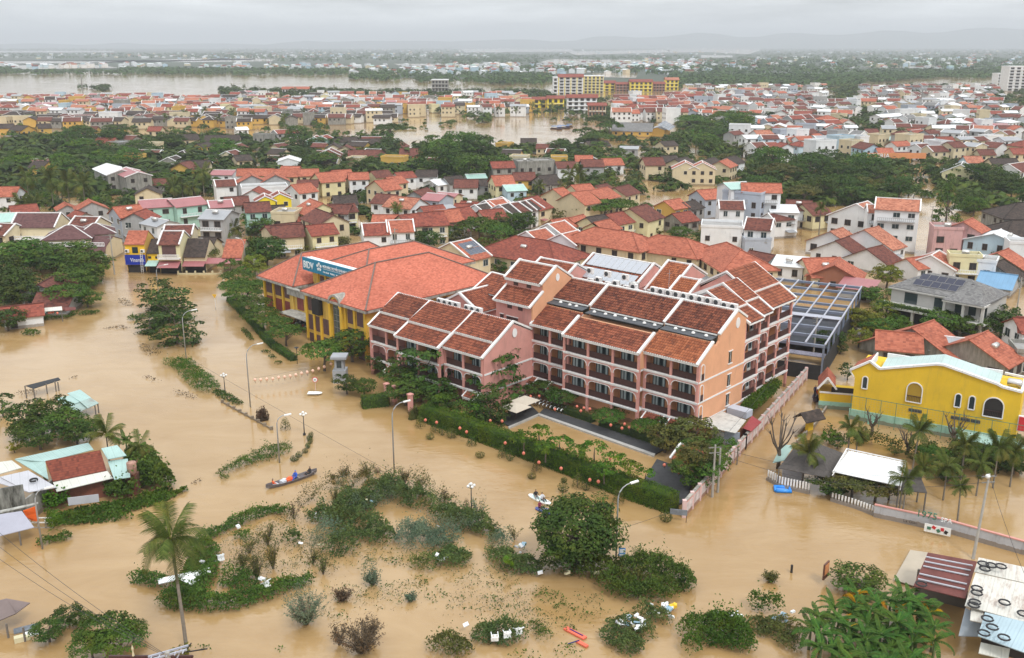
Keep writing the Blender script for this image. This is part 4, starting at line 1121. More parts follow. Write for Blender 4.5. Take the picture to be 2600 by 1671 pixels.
def crown_pts(kind,K,per,rng):
    C=[];r=[]
    if kind=='layer':
        for j in range(K):
            lv=rng.integers(0,5); z=-.7+lv*.36; rad=math.sqrt(max(.05,1-(z*.85)**2))*rng.uniform(.35,1.0); a=rng.uniform(0,6.283); C.append((rad*math.cos(a),rad*math.sin(a),z+rng.normal(0,.04))); r.append(rng.uniform(.2,.32))
        fl=.34
    elif kind=='umbrella':
        for j in range(K):
            a=rng.uniform(0,6.283); q=math.sqrt(rng.uniform(0,1)); C.append((q*math.cos(a),q*math.sin(a),.35*(1-q*q)-.1+rng.normal(0,.05))); r.append(rng.uniform(.16,.3))
        fl=.5
    elif kind=='cone':
        for j in range(K):
            z=rng.uniform(-1,1); q=(1-z)/2*.9+.06; a=rng.uniform(0,6.283); C.append((q*math.cos(a)*.8,q*math.sin(a)*.8,z)); r.append(.2)
        fl=.8
    else:
        lob=sph(rng,7); 
        for j in range(K):
            d=sph(rng,1)[0]; d[2]=d[2]*.8+.15; bump=.78+.26*max(0,(lob@d).max())**3-.1; q=bump*rng.uniform(.45,1.0)**.45
            C.append(tuple(d*q*np.array((1,1,.82)))); r.append(rng.uniform(.15,.27))
        fl=.8
    P=[];Nn=[];T=[]
    for c,rr in zip(C,r):
        d=sph(rng,per); d[:,2]=np.abs(d[:,2])*.9-.12; rad=rng.uniform(.75,1.05,per)[:,None]
        P.append(np.array(c)+d*rad*rr*np.array((1,1,fl))); q=d*.7+np.array(c)*.35; q[:,2]+=.45; Nn.append(q); T.append(np.full(per,rng.uniform(.08,.75))+rng.uniform(-.15,.25,per))
    return np.concatenate(P),np.concatenate(Nn),np.concatenate(T),C
_tpl={}
CZ={'round':.80,'layer':.85,'umbrella':1.05,'cone':1.1}
def template(kind,lod,var,mk):
    k=(kind,lod,var,mk)
    if k in _tpl: return _tpl[k]
    rng=np.random.default_rng(hash((kind,lod,var))%9999 if False else (len(kind)*100+lod*17+var*7+ord(kind[0])))
    K,per,ls={0:(170,62,.078),1:(74,28,.125),2:(34,14,.20),3:(16,8,.34)}[lod]
    if kind=='layer': ls*=1.15
    P,Nn,T,C=crown_pts(kind,K,per,rng); P=P*np.array((1.08,1.08,1.15))+np.array((0,0,CZ[kind]))
    cm=leaf_mesh('crown',P,Nn,ls,T,LMAT[mk],rng)
    b=MB(); r0=.075; b.tube([(0,0,-.2),(0.03,.02,.3),(.0,.05,.65),(.02,0,CZ[kind]-.05)],[r0,r0*.8,r0*.6,r0*.3],6 if lod<2 else 4)
    if lod<2:
        for c in C[::max(1,len(C)//(14 if lod==0 else 8))]:
            z0=rng.uniform(.35,.8); b.tube([(0,.03,z0),(c[0]*.45,c[1]*.45,(z0+c[2]+CZ[kind])/2),(c[0]*.85,c[1]*.85,c[2]+CZ[kind]-.05)],[r0*.4,r0*.28,r0*.12],4,cap=False)
    o=b.build('trunk',BARK); tm=o.data; bpy.data.objects.remove(o)
    _tpl[k]=(cm,tm); return _tpl[k]
TREES=[]
def tree(px,py,rpx,kind='round',mk='deep',asp=1.0,label=None,tname='broadleaf_tree',zb=0,lean=0,rnd_=rnd):
    d=CH/max(1e-3,(math.sin(PIT)+(py-835.5)/F*math.cos(PIT)))
    for _ in range(6): Rr=rpx*d/F; p=G(px,py,CZ[kind]*Rr*asp+zb); d=PJ(p)[2]
    Rr=rpx*d/F*1.2; near=rpx
    lod=0 if rpx>62 else 1 if rpx>26 else 2 if rpx>12 else 3
    cm,tm=template(kind,lod,rnd_.randint(0,2),mk)
    t=thing(tname,'', 'tree',(p[0],p[1],zb),rnd_.uniform(0,6.28),scale=(Rr,Rr,Rr*asp)); put('crown',cm,t); put('trunk',tm,t)
    TREES.append((t,label,kind,mk,rpx,p)); return t
def frond_mesh(L,droop,n,mk,wid=.5,name='frond',curl=.25):
    """palm frond along +x: arching midrib with leaflets hanging to both sides"""
    V=[];F_=[];T=[]; rng=np.random.default_rng(int(L*100+droop*10+n))
    def mid(t): return np.array((L*t*(1-.18*t*t*droop),0,L*(.42*t-droop*.62*t*t)))
    for i in range(8):
        a,c=mid(i/8),mid((i+1)/8); w=.05*(1-i/9); j=len(V); V+= [a+(0,w,0),a-(0,w,0),c-(0,w*.9,0),c+(0,w*.9,0)]; F_.append((j,j+1,j+2,j+3)); T+=[.9]*4
    for i in range(n):
        t=.1+.9*i/n; p=mid(t); tg=mid(min(1,t+.02))-mid(t-.02); tg/=np.linalg.norm(tg); l=wid*L*(.35+.9*math.sin(math.pi*min(1,t*.92))**.8)*.55*rng.uniform(.85,1.1)
        for s in (-1,1):
            dr=np.array((tg[0]*.75,s*1.0,-.35-curl*rng.uniform(.3,1.3))); dr/=np.linalg.norm(dr); w=L/n*.34
            m_=p+dr*l*.55+np.array((0,0,-.05*l)); e=p+dr*l+np.array((0,0,-.32*l)); j=len(V)
            V+=[p-tg*w,p+tg*w,m_+tg*w*.9,m_-tg*w*.9,e]; F_+=[(j,j+1,j+2,j+3),(j+3,j+2,j+4)]; q=rng.uniform(.1,.8); T+=[q]*5
    me=bpy.data.meshes.new(name); me.from_pydata([tuple(v) for v in V],[],F_); at=me.attributes.new('tone','FLOAT','POINT'); at.data.foreach_set('value',np.array(T,np.float32)); me.materials.append(LMAT[mk]); me.update(); return me
_pal={}
def palm(px,py,zc,fl,label=None,lod=1,kind='coconut',mk='palm',nf=None,lean=(0,0),base=None,droop=1.0,cat='tree',text=None):
    """px,py: the pixel of the crown's heart at height zc; fl frond length"""
    p=G(px,py,zc); bx,by=(p[0]-lean[0],p[1]-lean[1])
    t=thing(kind+'_palm',label or '',cat,(bx,by,0),0)
    b=MB(); n=9; pts=[(lean[0]*(k/n)**1.6,lean[1]*(k/n)**1.6,-.4+(zc+.4)*k/n) for k in range(n+1)]; r=.16 if kind=='coconut' else .10
    b.tube(pts,[r*(1.25-.5*k/n) for k in range(n+1)],8 if lod==0 else 5); b.build('trunk',PBARK,t,True)
    nf=nf or {0:26,1:19,2:12}[lod]; rr=random.Random(int(px*3+py)); 
    for k in range(nf):
        kk=rr.choice((0,0,1,1,2,2,3)); key=(kind,lod,kk,mk,round(fl,1))
        if key not in _pal: _pal[key]=frond_mesh(fl,droop*(.35,.75,1.15,1.5)[kk],{0:36,1:22,2:9}[lod],mk,.44)
        o=put('frond',_pal[key],t,(lean[0],lean[1],zc)); o.rotation_euler=(rr.uniform(-.15,.15),(-.85,-.4,.0,.4)[kk]+rr.uniform(-.15,.15),k*2.39996+rr.uniform(-.2,.2))
    if lod==0:
        for k in range(6): m=MB(); m.lathe([(0,-.13),(.1,-.06),(.12,.02),(.07,.11),(0,.13)],(0,0,0),8); m.build('coconut',mat('green brown husk',(.10,.09,.04),.7),t,True,loc=(lean[0]+.3*math.cos(k*1.05),lean[1]+.3*math.sin(k*1.05),zc-.3))
    if not label: TREES.append((t,text,kind,mk,fl*F/PJ(p)[2],p))
    return t
# ---- strokes of ground cover: every leaf a face, heights mounded across the stroke
def stroke(name,label,strokes,H,mk,size,dens,seed=1,noise=.5,asp=.5,up=.8,base_=True):
    """strokes: [(crop,[(x,y,r),...])] ; r in photo pixels across the ground"""
    rng=np.random.default_rng(seed); P=[];Z=[];N_=[];T=[]; H=H*1.2; noise=noise*1.25; big=size<.5 and name=='undergrowth'; dens=dens*(1.5 if big else 1); size=size*(.8 if big else 1)
    for c,pts in strokes:
        segs=list(zip(pts,pts[1:])) or [(pts[0],pts[0])]
        for a,b_ in segs:
            ax,ay=Q(c,a[0],a[1]); bx,by=Q(c,b_[0],b_[1]); s=CR[c][2]; ra,rb=a[2]/s*1.42,b_[2]/s*1.42
            pa=G(ax,ay); d=PJ(pa)[2]; mpp=d/F; fore=G(ax,ay-4)[1]-G(ax,ay+4)[1]; fy=fore/8
            wa,wb=ra*mpp,rb*mpp; A,B_=G(ax,ay),G(bx,by); L=(B_-A).length; area=(L+wa+wb)*(wa+wb)*1.2
            n=int(area*dens); u=rng.uniform(-.0,1.0,n); q=rng.uniform(-1,1,n); lat=rng.uniform(-1,1,n); rr=np.sqrt(q**2+lat**2); ok=rr<1; u,q,lat,rr=u[ok],q[ok],lat[ok],rr[ok]
            w_=wa+(wb-wa)*u; cx=A[0]+(B_[0]-A[0])*u; cy2=A[1]+(B_[1]-A[1])*u
            X=cx+q*w_; Y=cy2+lat*w_*1.15
            P.append(np.stack([X,Y],1)); Z.append(np.sqrt(1-rr**2))
    P=np.concatenate(P); Z=np.concatenate(Z); n=len(P)
    f=lambda s,o:(np.sin(P[:,0]*s+o)+np.sin(P[:,1]*s*1.13+o*2.1)+np.sin((P[:,0]+P[:,1])*s*.7+o*.7)+np.sin((P[:,0]-P[:,1])*s*1.7+o*1.7))/4
    nz=f(1.1,seed)*.6+f(2.9,seed*1.7)*.5
    keep=(Z+nz*.55*noise*1.4)>rng.uniform(.05,.45,n); P,Z,nz=P[keep],Z[keep],nz[keep]; n=len(P)
    zt=H*np.clip(Z**.7*(1+nz*noise*1.6),.05,2.0); z=zt*rng.uniform(.35,1.0,n)**.5+.03
    nrm=np.stack([np.zeros(n),np.full(n,-.25),np.full(n,up*.6)],1)+rng.normal(0,.5,(n,3)); spk=rng.uniform(0,1,n)<.07; z=np.where(spk,z*rng.uniform(1.1,1.9,n),z)
    tone=np.clip(.42+nz*.45+rng.uniform(-.28,.3,n),0,1)
    me=leaf_mesh(name,np.column_stack([P,z]),nrm,size,tone,LMAT[mk],rng,asp)
    o=put(name,me); o['kind']='stuff'; o['label']=label; return o
S_=stroke
S_('grass','tall green grass strip left of the globe lamp',[('L',[(1470,80,70),(1560,100,70),(1640,180,75),(1740,270,85),(1800,310,60)])],1.0,'grass',.42,34,1,.5,.18)
S_('ground_cover','dark trailing weed running off the grass strip',[('L',[(1840,320,35),(1930,370,38),(2040,425,28)])],.35,'deep',.3,40,2)
S_('grass','green and brown reeds on the islet below the lane lamps',[('L',[(1860,1030,40),(1960,990,45),(2060,950,45),(2130,930,75)]),('0',[(640,1172,20),(690,1155,28),(722,1140,20)]),('L',[(1900,1040,30),(1920,1070,30)])],.8,'mid',.38,36,3,.6,.22)
S_('undergrowth','dense green creeper on the long crescent mound beside the coconut palm',[('I',[(130,900,50),(250,930,55),(360,950,45)]),('I',[(620,640,60),(650,720,90),(640,830,90),(600,930,110),(480,1040,110)]),('I',[(400,1050,90),(520,1090,80),(700,1110,70),(880,1100,70),(1050,1050,70),(1200,1000,70),(1330,950,60),(1450,920,45)]),('I',[(850,900,90),(1000,960,80)])],.95,'mid',.36,46,4)
S_('undergrowth','low green creeper arm trailing up behind the palm mound',[('I',[(650,590,45),(740,560,50),(860,500,45),(980,450,50),(1100,400,48),(1200,385,40),(1290,410,35)]),('I',[(900,580,30),(1000,590,25)])],.75,'mid',.34,44,5)
S_('undergrowth','dark dense thicket in the middle of the flooded ground',[('I',[(1480,440,60),(1620,450,80),(1750,400,110),(1850,320,120),(1980,250,90),(2080,230,70),(2200,300,90),(2330,330,90)]),('I',[(1700,500,100),(1900,540,110),(2030,620,70)]),('I',[(1650,690,90),(1760,660,80)]),('I',[(1320,600,50),(1360,630,40)]),('J',[(60,150,90),(150,220,90),(260,260,80),(380,290,80),(480,340,60)])],1.35,'scrub',.36,46,6,.75)
S_('undergrowth','grey-green sage thicket beside the dark one',[('I',[(1560,600,80),(1680,600,90)]),('I',[(2180,590,90),(2300,620,120),(2396,640,110)]),('J',[(40,330,100),(110,400,90)]),('J',[(470,430,60),(540,450,60)])],1.7,'sage',.34,54,7,.6,.3)
S_('undergrowth','olive scrub among the dark thicket',[('I',[(1600,200,70),(1760,200,70),(1900,180,60)]),('I',[(2250,200,60),(2350,230,60)]),('I',[(1380,330,40),(1460,300,40),(1540,310,40)]),('J',[(40,80,60),(130,110,60)])],1.6,'olive',.3,34,8,.8,.35)
S_('undergrowth','dark mound with rubbish below the sage thicket',[('J',[(60,480,80),(150,540,90),(220,500,70)]),('J',[(470,500,70),(600,560,90),(720,590,80),(800,580,60)]),('I',[(2260,800,50),(2396,820,60)])],1.0,'scrub',.34,48,9,.6)
S_('undergrowth','green and yellowish thicket right of the round tree',[('J',[(880,570,70),(1050,590,80),(1200,600,90),(1330,640,110)]),('J',[(1450,600,100),(1560,620,100),(1700,640,100)]),('J',[(1330,720,90),(1480,790,80),(1640,800,80),(1800,780,90)]),('J',[(1750,640,90),(1880,700,90),(1930,740,50)])],1.5,'mid',.36,54,10,.5)
S_('undergrowth','yellowish weed patches in the right thicket',[('J',[(1380,620,60),(1480,700,60),(1580,740,50)])],1.75,'olive',.32,30,11,.8)
S_('undergrowth','dark mound carrying the heap of white foam boxes',[('J',[(1370,1010,50),(1500,1060,80),(1620,1090,80)]),('J',[(1330,1110,60),(1430,1160,90),(1500,1210,70),(1560,1200,40)]),('J',[(1560,960,60),(1680,960,60),(1780,1000,40)])],.9,'scrub',.33,46,12,.7)
S_('undergrowth','oval dark mound with white chairs on it',[('J',[(350,1120,60),(450,1100,90),(560,1110,90),(660,1110,50)])],1.1,'scrub',.33,56,13)
S_('undergrowth','green reeds in a narrow clump beside the oval mound',[('J',[(750,1000,35),(800,1060,50),(870,1130,50)])],.9,'mid',.36,40,14,.6,.22)
S_('undergrowth','brownish green mound at the bottom edge',[('J',[(40,1200,80),(150,1190,90),(240,1230,60)])],1.1,'olive',.33,46,15)
S_('undergrowth','bright green bush mound left of the banana clump',[('K',[(-100,1250,120),(40,1230,130),(160,1260,120),(260,1330,80)]),('J',[(1960,1220,60)]),('K',[(330,1040,40),(430,1050,50),(540,1060,30)])],1.5,'grass',.34,56,16,.4)
S_('undergrowth','dark weedy bank with litter left of the banana clump',[('K',[(350,1180,80),(480,1200,90),(600,1200,90)]),('K',[(560,1290,60),(640,1330,60)])],.8,'olive',.33,46,17)
S_('ground_cover','thin drowned weeds over the shallow water',[('J',[(800,760,50),(880,800,70),(960,850,60),(1060,900,40)]),('J',[(420,680,25),(520,710,35),(560,730,20)]),('J',[(430,820,40),(500,840,40)]),('J',[(960,970,40),(1040,1030,50),(1090,1060,20)]),('J',[(1100,940,50),(1200,960,45)]),('J',[(620,770,30),(700,790,40)]),('J',[(60,740,40),(60,800,35)]),('I',[(2090,760,50),(2140,770,30)]),('I',[(1960,1110,40),(2020,1120,25)]),('I',[(620,1430,30),(690,1430,30)]),('I',[(1200,1450,30),(1260,1440,20)]),('I',[(1560,1150,50),(1700,1190,50)]),('I',[(2260,900,50),(2340,920,50)]),('I',[(2330,1010,40),(2390,1060,30)]),('J',[(930,1200,60),(1100,1240,50)]),('J',[(640,1250,60),(760,1260,60)])],.28,'mid',.26,9,18,1.1)
S_('ground_cover','grey drowned weeds drifting left of the big tree in the road',[('4',[(1030,870,25),(1070,910,40),(1110,930,25)]),('4',[(880,1120,20),(1000,1110,35),(1080,1120,25)]),('4',[(1200,1260,25),(1260,1300,40),(1330,1340,50)]),('L',[(170,340,40),(230,330,40),(320,310,30)]),('L',[(600,200,30),(650,200,15)]),('L',[(1240,190,20),(1340,230,30)]),('L',[(1500,320,40),(1650,370,30)]),('L',[(1640,1090,25),(1700,1080,15)]),('I',[(560,170,20),(620,160,20)])],.22,'dry',.24,10,19,1.1)
S_('ground_cover','carpet of water hyacinth below the brick house',[('L',[(470,1420,60),(620,1380,90),(800,1340,90),(1000,1310,95),(1180,1270,90),(1330,1230,90),(1440,1190,70)]),('L',[(1450,1180,30),(1530,1180,30),(1580,1150,25)]),('L',[(600,1430,50),(800,1420,40),(1100,1390,40)])],.4,'grass',.30,40,20,.7,.8)
S_('ivy','leafy green vine heaped over the corner of the brick house',[('L',[(1140,920,60),(1220,1000,90),(1300,1080,100),(1390,1150,80)]),('L',[(1160,1100,60),(1180,1160,60)]),('L',[(920,1210,25),(1000,1230,60),(1110,1230,60)])],2.3,'mid',.42,60,21,.4,.7)
S_('ivy','vine on the wall between the tin shack and the brick house',[('L',[(400,1200,30),(410,1290,40),(420,1350,30)]),('L',[(480,1330,50),(560,1310,40)])],2.0,'bright',.4,50,22,.4,.7)
S_('ground_cover','green weed along the restaurant garden bank',[('4',[(150,1090,30),(300,1060,30),(420,1040,25),(560,1030,30),(640,990,40)]),('4',[(230,1160,40),(300,1170,40)]),('4',[(700,1000,40),(820,990,30)]),('4',[(1110,1040,25),(1160,1040,30)])],.5,'mid',.36,30,23)
S_('ground_cover','floating plants along the hedge strip by the bank',[('5',[(60,1130,18),(100,1180,20),(130,1220,16)]),('5',[(230,1315,25),(270,1325,20)]),('5',[(290,1350,20),(320,1375,20)]),('5',[(360,1415,25)])],.3,'deep',.3,28,24)
S_('undergrowth','green bank growth round the grass clump at the tin shack',[('M',[(330,610,30),(420,570,40),(520,560,50),(570,545,25)])],.7,'mid',.34,44,25)
S_('grass','tall pale sugarcane-like grass beside the leaning lamp',[('M',[(440,430,35),(470,470,45),(480,520,35)])],2.6,'bright',.9,40,26,.5,.10,.2)
S_('undergrowth','thin tall olive scrub between the creeper mound and the dark thicket',[('I',[(900,740,70),(1000,820,90),(1120,880,80)]),('I',[(1050,680,60),(1150,620,60),(1260,560,60)]),('I',[(1380,760,50),(1560,820,60),(1650,850,50)]),('I',[(1270,500,50),(1400,540,60)]),('I',[(1860,130,60),(2000,160,60),(2150,180,60)]),('J',[(330,240,50),(360,160,30)])],1.7,'olive',.3,13,43,1.1,.3)
S_('ground_cover','scruffy pale weeds half drowned all over the waste ground',[('I',[(850,640,110),(1100,560,120),(1350,620,120),(1600,760,110)]),('I',[(800,820,100),(1150,800,130),(1400,860,100)]),('I',[(1800,760,100),(2050,740,110),(2250,760,80)]),('I',[(1650,1000,100),(2000,1060,120),(2300,960,100)]),('J',[(150,650,100),(400,640,110),(600,700,90)]),('J',[(150,860,120),(420,880,110),(700,900,110),(950,980,100)]),('J',[(1150,820,90),(1280,900,90)])],.42,'scrub',.24,7,45,1.3,.4)
S_('ground_cover','dry brown stalks poking out of the shallow muddy water',[('I',[(900,700,140),(1300,640,150),(1700,860,150)]),('I',[(1900,1080,150),(2250,1050,130)]),('J',[(120,760,150),(520,760,150),(900,1050,140)]),('J',[(1050,880,90),(1250,1000,110)])],.5,'dry',.22,3.2,46,1.3,.2)
S_('undergrowth','sage and grey willow scrub fringe over the dark thicket',[('I',[(1700,250,60),(1850,420,60),(2100,330,60)]),('I',[(1450,660,60),(1580,700,60)]),('I',[(1380,1080,70),(1440,1180,90)]),('I',[(1900,900,50),(1950,960,50)]),('J',[(200,330,60),(330,330,50)]),('J',[(480,420,50)])],1.9,'sage',.26,30,44,.8,.28)
S_('undergrowth','dark garden undergrowth beneath the right hand palms',[('8',[(1260,1110,40),(1420,1130,50),(1560,1160,60)]),('8',[(1600,1090,60),(1750,1120,70),(1900,1130,70),(2080,1110,70)]),('8',[(1480,1240,60),(1560,1300,50)]),('8',[(1740,1230,50),(1980,1200,60),(2120,1250,60)]),('8',[(1240,1080,30),(900,1010,35),(700,990,40),(620,960,40)])],1.5,'deep',.36,44,41,.7)
S_('undergrowth','thick low greenery under the trees on the left street bank',[('4',[(20,700,110),(150,780,120),(60,900,110)]),('4',[(560,760,90),(680,800,90),(760,760,80),(820,700,60)]),('4',[(100,560,80),(350,600,90),(560,620,100)]),('4',[(10,1080,80)])],2.4,'mid',.45,26,42,.7)
# ---- hedges with real leaves on all faces
def hedge(pts,w,h,mk,label,seed=1,ls=.22,dens=85,name='hedge',z0=-.1,wob=.12):
    rng=np.random.default_rng(seed); P=[];Nn=[]
    for a,b_ in zip(pts,pts[1:]):
        a=np.array(a[:2]);b_=np.array(b_[:2]); d=b_-a; L=np.linalg.norm(d); d=d/L; s=np.array((-d[1],d[0]))
        for (ar,kind) in ((L*w,'t'),(L*h,'l'),(L*h,'r'),(w*h,'e'),(w*h,'f')):
            n=int(ar*dens); u=rng.uniform(0,1,n); v=rng.uniform(-1,1,n); q=rng.normal(0,wob,n)
            if kind=='t': xy=a+np.outer(u*L,d)+np.outer(v*w/2,s); z=h+q; nn=np.tile((0,0,1.),(n,1))
            elif kind in 'lr': sg=1 if kind=='l' else -1; xy=a+np.outer(u*L,d)+np.outer(sg*w/2+q,s); z=z0+(h-z0)*(v+1)/2; nn=np.tile((s[0]*sg,s[1]*sg,.3),(n,1))
            else: sg=1 if kind=='e' else 0; xy=a+np.outer(np.full(n,L*sg)+q,d)+np.outer(v*w/2,s); z=z0+(h-z0)*u; nn=np.tile((d[0]*(1 if sg else -1),d[1]*(1 if sg else -1),.3),(n,1))
            P.append(np.column_stack([xy,z])); Nn.append(nn)
    P=np.concatenate(P); Nn=np.concatenate(Nn); nz=np.sin(P[:,0]*1.3+seed)*np.sin(P[:,1]*1.7)*.5+np.sin(P[:,0]*4.1)*np.sin(P[:,1]*3.3+P[:,2]*3)*.3
    P=P+Nn/np.linalg.norm(Nn,axis=1)[:,None]*(nz*.16)[:,None]
    me=leaf_mesh(name,P,Nn,ls,np.clip(.45+nz*.4+rng.uniform(-.25,.3,len(P)),0,1),LMAT[mk],rng,.6)
    t=thing(name,label,'hedge'); put('foliage',me,t); b=MB()
    for a,b_ in zip(pts,pts[1:]):
        a=Vector((a[0],a[1],0));b_=Vector((b_[0],b_[1],0)); b.bar(a+Vector((0,0,h*.45)),b_+Vector((0,0,h*.45)),w*.8,h*.85)
    b.build('branches',mat('hedge core',(.03,.05,.018),.95,.3,4.),t); return t
HEDGE=[G(*p) for p in ((1062,1064),(1200,1120),(1400,1222),(1560,1288),(1712,1330))]
HEDGE=[Vector((-13.2,135.3,0)),Vector((-4.,127.2,0)),Vector((6.5,117.5,0)),Vector((13.5,110.7,0)),Vector((19.5,105.3,0))]
hedge(HEDGE,2.2,2.3,'bright','long clipped green hedge between the street and the hotel pool garden',1,.2,110)
hedge([G(920,1035),G(985,1028)],1.6,1.8,'mid','short green hedge left of the pink gate posts',2)
hedge([Vector((hw(23.5,-2.9)[0],hw(23.5,-2.9)[1],0)),Vector(hw(15.5,-3.4))],1.2,1.0,'deep','low dark green box hedge between the pool and the columns, with the bicycles',3,.16,120)
hedge([Vector(hw(13.8,-3.6)),Vector(hw(2.,-4.2))],1.3,1.0,'deep','low dark green box hedge between the pool path and the right columns',4,.16,120)
BK=[G(*p) for p in ((585,745),(640,800),(690,858),(748,905))]
hedge([Vector((-62,205,0)),G(632,812),G(690,878),G(746,916)],1.3,.9,'grass','low green hedge on the kerb island before the yellow bank',5,.26,60)
hedge([G(640,722),G(700,722)],1.2,.9,'grass','short hedge behind the trees left of the bank',6,.26,60)
S_('ivy','green leafy creeper roof between the hotel and the lane wall',[('N',[(1860,520,90),(1960,440,100),(2060,360,105),(2150,290,100),(2260,180,90),(2350,80,80)])],1.0,'bright',.3,80,31,.3,.6)
o=bpy.data.objects['ivy.002']; o.location.z=2.2
# ---- placed trees: (crop,x,y,radius,kind,mat,aspect)
TL='''4,1430,960,150,layer,deep,.75,large layered dark tree standing alone in the flooded road junction
4,1340,870,110,layer,deep,.9,upper left crown of the layered trees in the road junction
4,1500,1150,140,layer,deep,.75,lower right crown of the layered trees in the road junction
4,1270,1090,80,layer,deep,.8,low left crown of the layered trees in the road junction
J,1075,350,255,round,deep,.92,big round dark green tree at the water's edge beside the tall lamp
5,980,1280,175,round,mid,.9,dense bright green tree right in front of the yellow bank corner
5,740,1330,150,umbrella,mid,1.0,feathery flat-topped tree in front of the yellow bank
5,420,1160,120,umbrella,mid,.9,feathery tree with a bare trunk near the bank motorbikes
5,330,1080,110,umbrella,mid,.9
5,220,1010,120,umbrella,mid,.9
5,130,920,120,umbrella,mid,.9
5,60,840,120,umbrella,mid,.9
5,0,770,110,umbrella,mid,.9
5,60,640,70,umbrella,mid,1
5,200,620,75,umbrella,yell,1,yellow-green young tree left of the bank roof
5,250,490,160,round,deep,.8
5,130,470,100,round,deep,.9
5,510,430,70,round,deep,.9
5,590,470,70,round,yell,.9
5,880,400,90,round,olive,.7
5,1500,390,110,round,deep,.85
5,1640,380,110,round,deep,.85
5,1800,320,110,round,mid,.7
5,1890,350,70,round,olive,1
5,2060,260,130,umbrella,mid,1
5,2180,270,100,umbrella,mid,1
5,2280,180,100,round,deep,1
5,2080,620,60,round,deep,1
5,2250,600,60,round,deep,1
5,2100,400,60,round,mid,1
4,150,530,170,round,mid,.8
4,280,480,120,round,mid,.8
4,40,620,120,round,deep,.9
4,620,520,150,round,mid,.8
4,720,620,160,round,mid,.8
4,640,740,140,round,mid,.8
4,560,830,120,umbrella,mid,.9
4,450,580,110,round,deep,.8
4,120,760,160,round,deep,.85
4,210,850,120,round,deep,.85
4,20,870,110,round,deep,.9
4,60,1060,110,round,deep,.8,dark round tree at the left edge below the red roof
4,740,880,90,round,mid,.7
4,890,560,50,round,deep,.9
4,1690,490,100,umbrella,olive,.9,small olive tree before the cream balcony house
4,2230,480,130,round,deep,.9
4,2160,590,80,round,yell,1
4,1960,590,70,umbrella,mid,1
4,2020,690,90,umbrella,mid,.9
4,2100,780,90,umbrella,mid,.9
4,2160,220,90,round,mid,.8
4,2250,270,90,round,mid,.8
4,720,560,90,round,olive,.8
L,250,560,150,round,deep,.85,dark rounded tree behind the tin-roofed shack
L,440,520,130,round,deep,.9
L,560,610,140,round,mid,.85
L,650,680,110,round,deep,.85
L,330,720,130,round,deep,.8
L,180,660,90,round,deep,.9
L,760,640,80,round,mid,.9
L,120,790,50,round,yell,1
L,20,470,70,round,mid,.9
L,10,380,60,umbrella,deep,.9
M,400,1330,130,round,deep,.85,dark glossy shrub tree beside the sunken grill
M,560,1200,110,round,deep,.85
M,690,1230,90,round,deep,.8
M,870,1320,170,umbrella,mid,1.0,feathery green tree at the bottom edge left of the pole head
M,1000,1420,160,umbrella,mid,1.0
M,760,1440,140,umbrella,mid,.9
M,1100,1300,90,umbrella,mid,.9
M,1510,1490,75,round,yell,.9,yellow-green bush beside the pole head
8,640,1340,140,round,deep,.6,glossy dark bush outside the white fence
8,820,1310,150,umbrella,olive,.8,olive feathery tree overhanging the white fence
8,1000,1340,150,umbrella,olive,.8
8,1110,1360,110,umbrella,olive,.8
8,720,1290,110,umbrella,olive,.8
8,640,960,70,round,bright,.9
8,700,1010,60,round,mid,.9
8,780,450,70,round,deep,1.1,dark tree at the left corner of the yellow house
8,640,210,100,round,deep,.9
8,720,260,60,round,olive,.9
8,900,60,130,round,yell,.8,yellow-green tree above the red tiled house
8,1010,110,110,round,mid,.8
8,870,190,90,round,yell,.9
8,1180,80,90,round,bright,.8
8,1500,80,130,round,mid,.8
8,1620,60,110,round,mid,.8
8,1750,110,110,round,mid,.8
8,1980,90,120,round,deep,.95
8,2050,150,90,round,deep,.95
8,1450,1120,120,round,mid,.8
8,1560,1240,110,round,deep,.8
8,1680,1120,110,round,deep,.8
8,1850,1120,110,round,deep,.8
8,2000,1090,110,round,mid,.8
8,2080,1180,110,round,deep,.8
8,1400,1030,60,round,deep,.9
8,1300,1110,60,round,olive,.7
8,1150,1060,60,round,olive,.7
8,900,960,60,round,olive,.8
8,2000,960,50,umbrella,mid,.7
8,2110,970,50,umbrella,mid,.7
7,1180,890,120,round,yell,.9,yellow-green tree between the metal frame and the grey villa
7,1120,1060,110,round,mid,.8
7,1020,1040,90,round,mid,.8
7,1170,1180,120,round,yell,.8
7,980,1260,110,round,yell,.8
7,1080,1330,110,round,yell,.8
7,1250,1270,80,round,mid,.8
7,1650,1220,120,round,mid,.9
7,1750,1290,110,round,mid,.9
7,2160,1240,120,round,deep,1.0
7,2080,1180,60,round,mid,.9
7,1700,250,110,cone,mid,1.3,cone-shaped bright green tree standing beyond the tall white house
7,1920,290,90,round,mid,1.0
7,610,340,30,cone,bright,1.4
7,1820,380,0,round,mid,.9
7,90,620,30,round,mid,.9
6,150,240,130,round,deep,.85
6,260,220,110,round,deep,.85
6,30,300,110,umbrella,mid,1
6,60,380,80,round,mid,.9
6,840,110,110,umbrella,mid,.9
6,960,90,120,umbrella,mid,.9
6,730,130,80,umbrella,mid,.9
6,1100,80,100,umbrella,mid,.9
6,1320,270,90,round,olive,1.0
6,1400,300,60,round,olive,1.0
6,1600,320,100,round,mid,.7
6,1810,370,110,round,mid,.7
6,2040,390,50,round,mid,.9
6,2180,410,60,round,mid,.9
6,540,170,80,round,olive,.9
6,450,150,60,round,olive,.9
6,1250,530,60,round,mid,.7
6,60,610,70,round,deep,.9
6,30,560,60,round,deep,.9'''
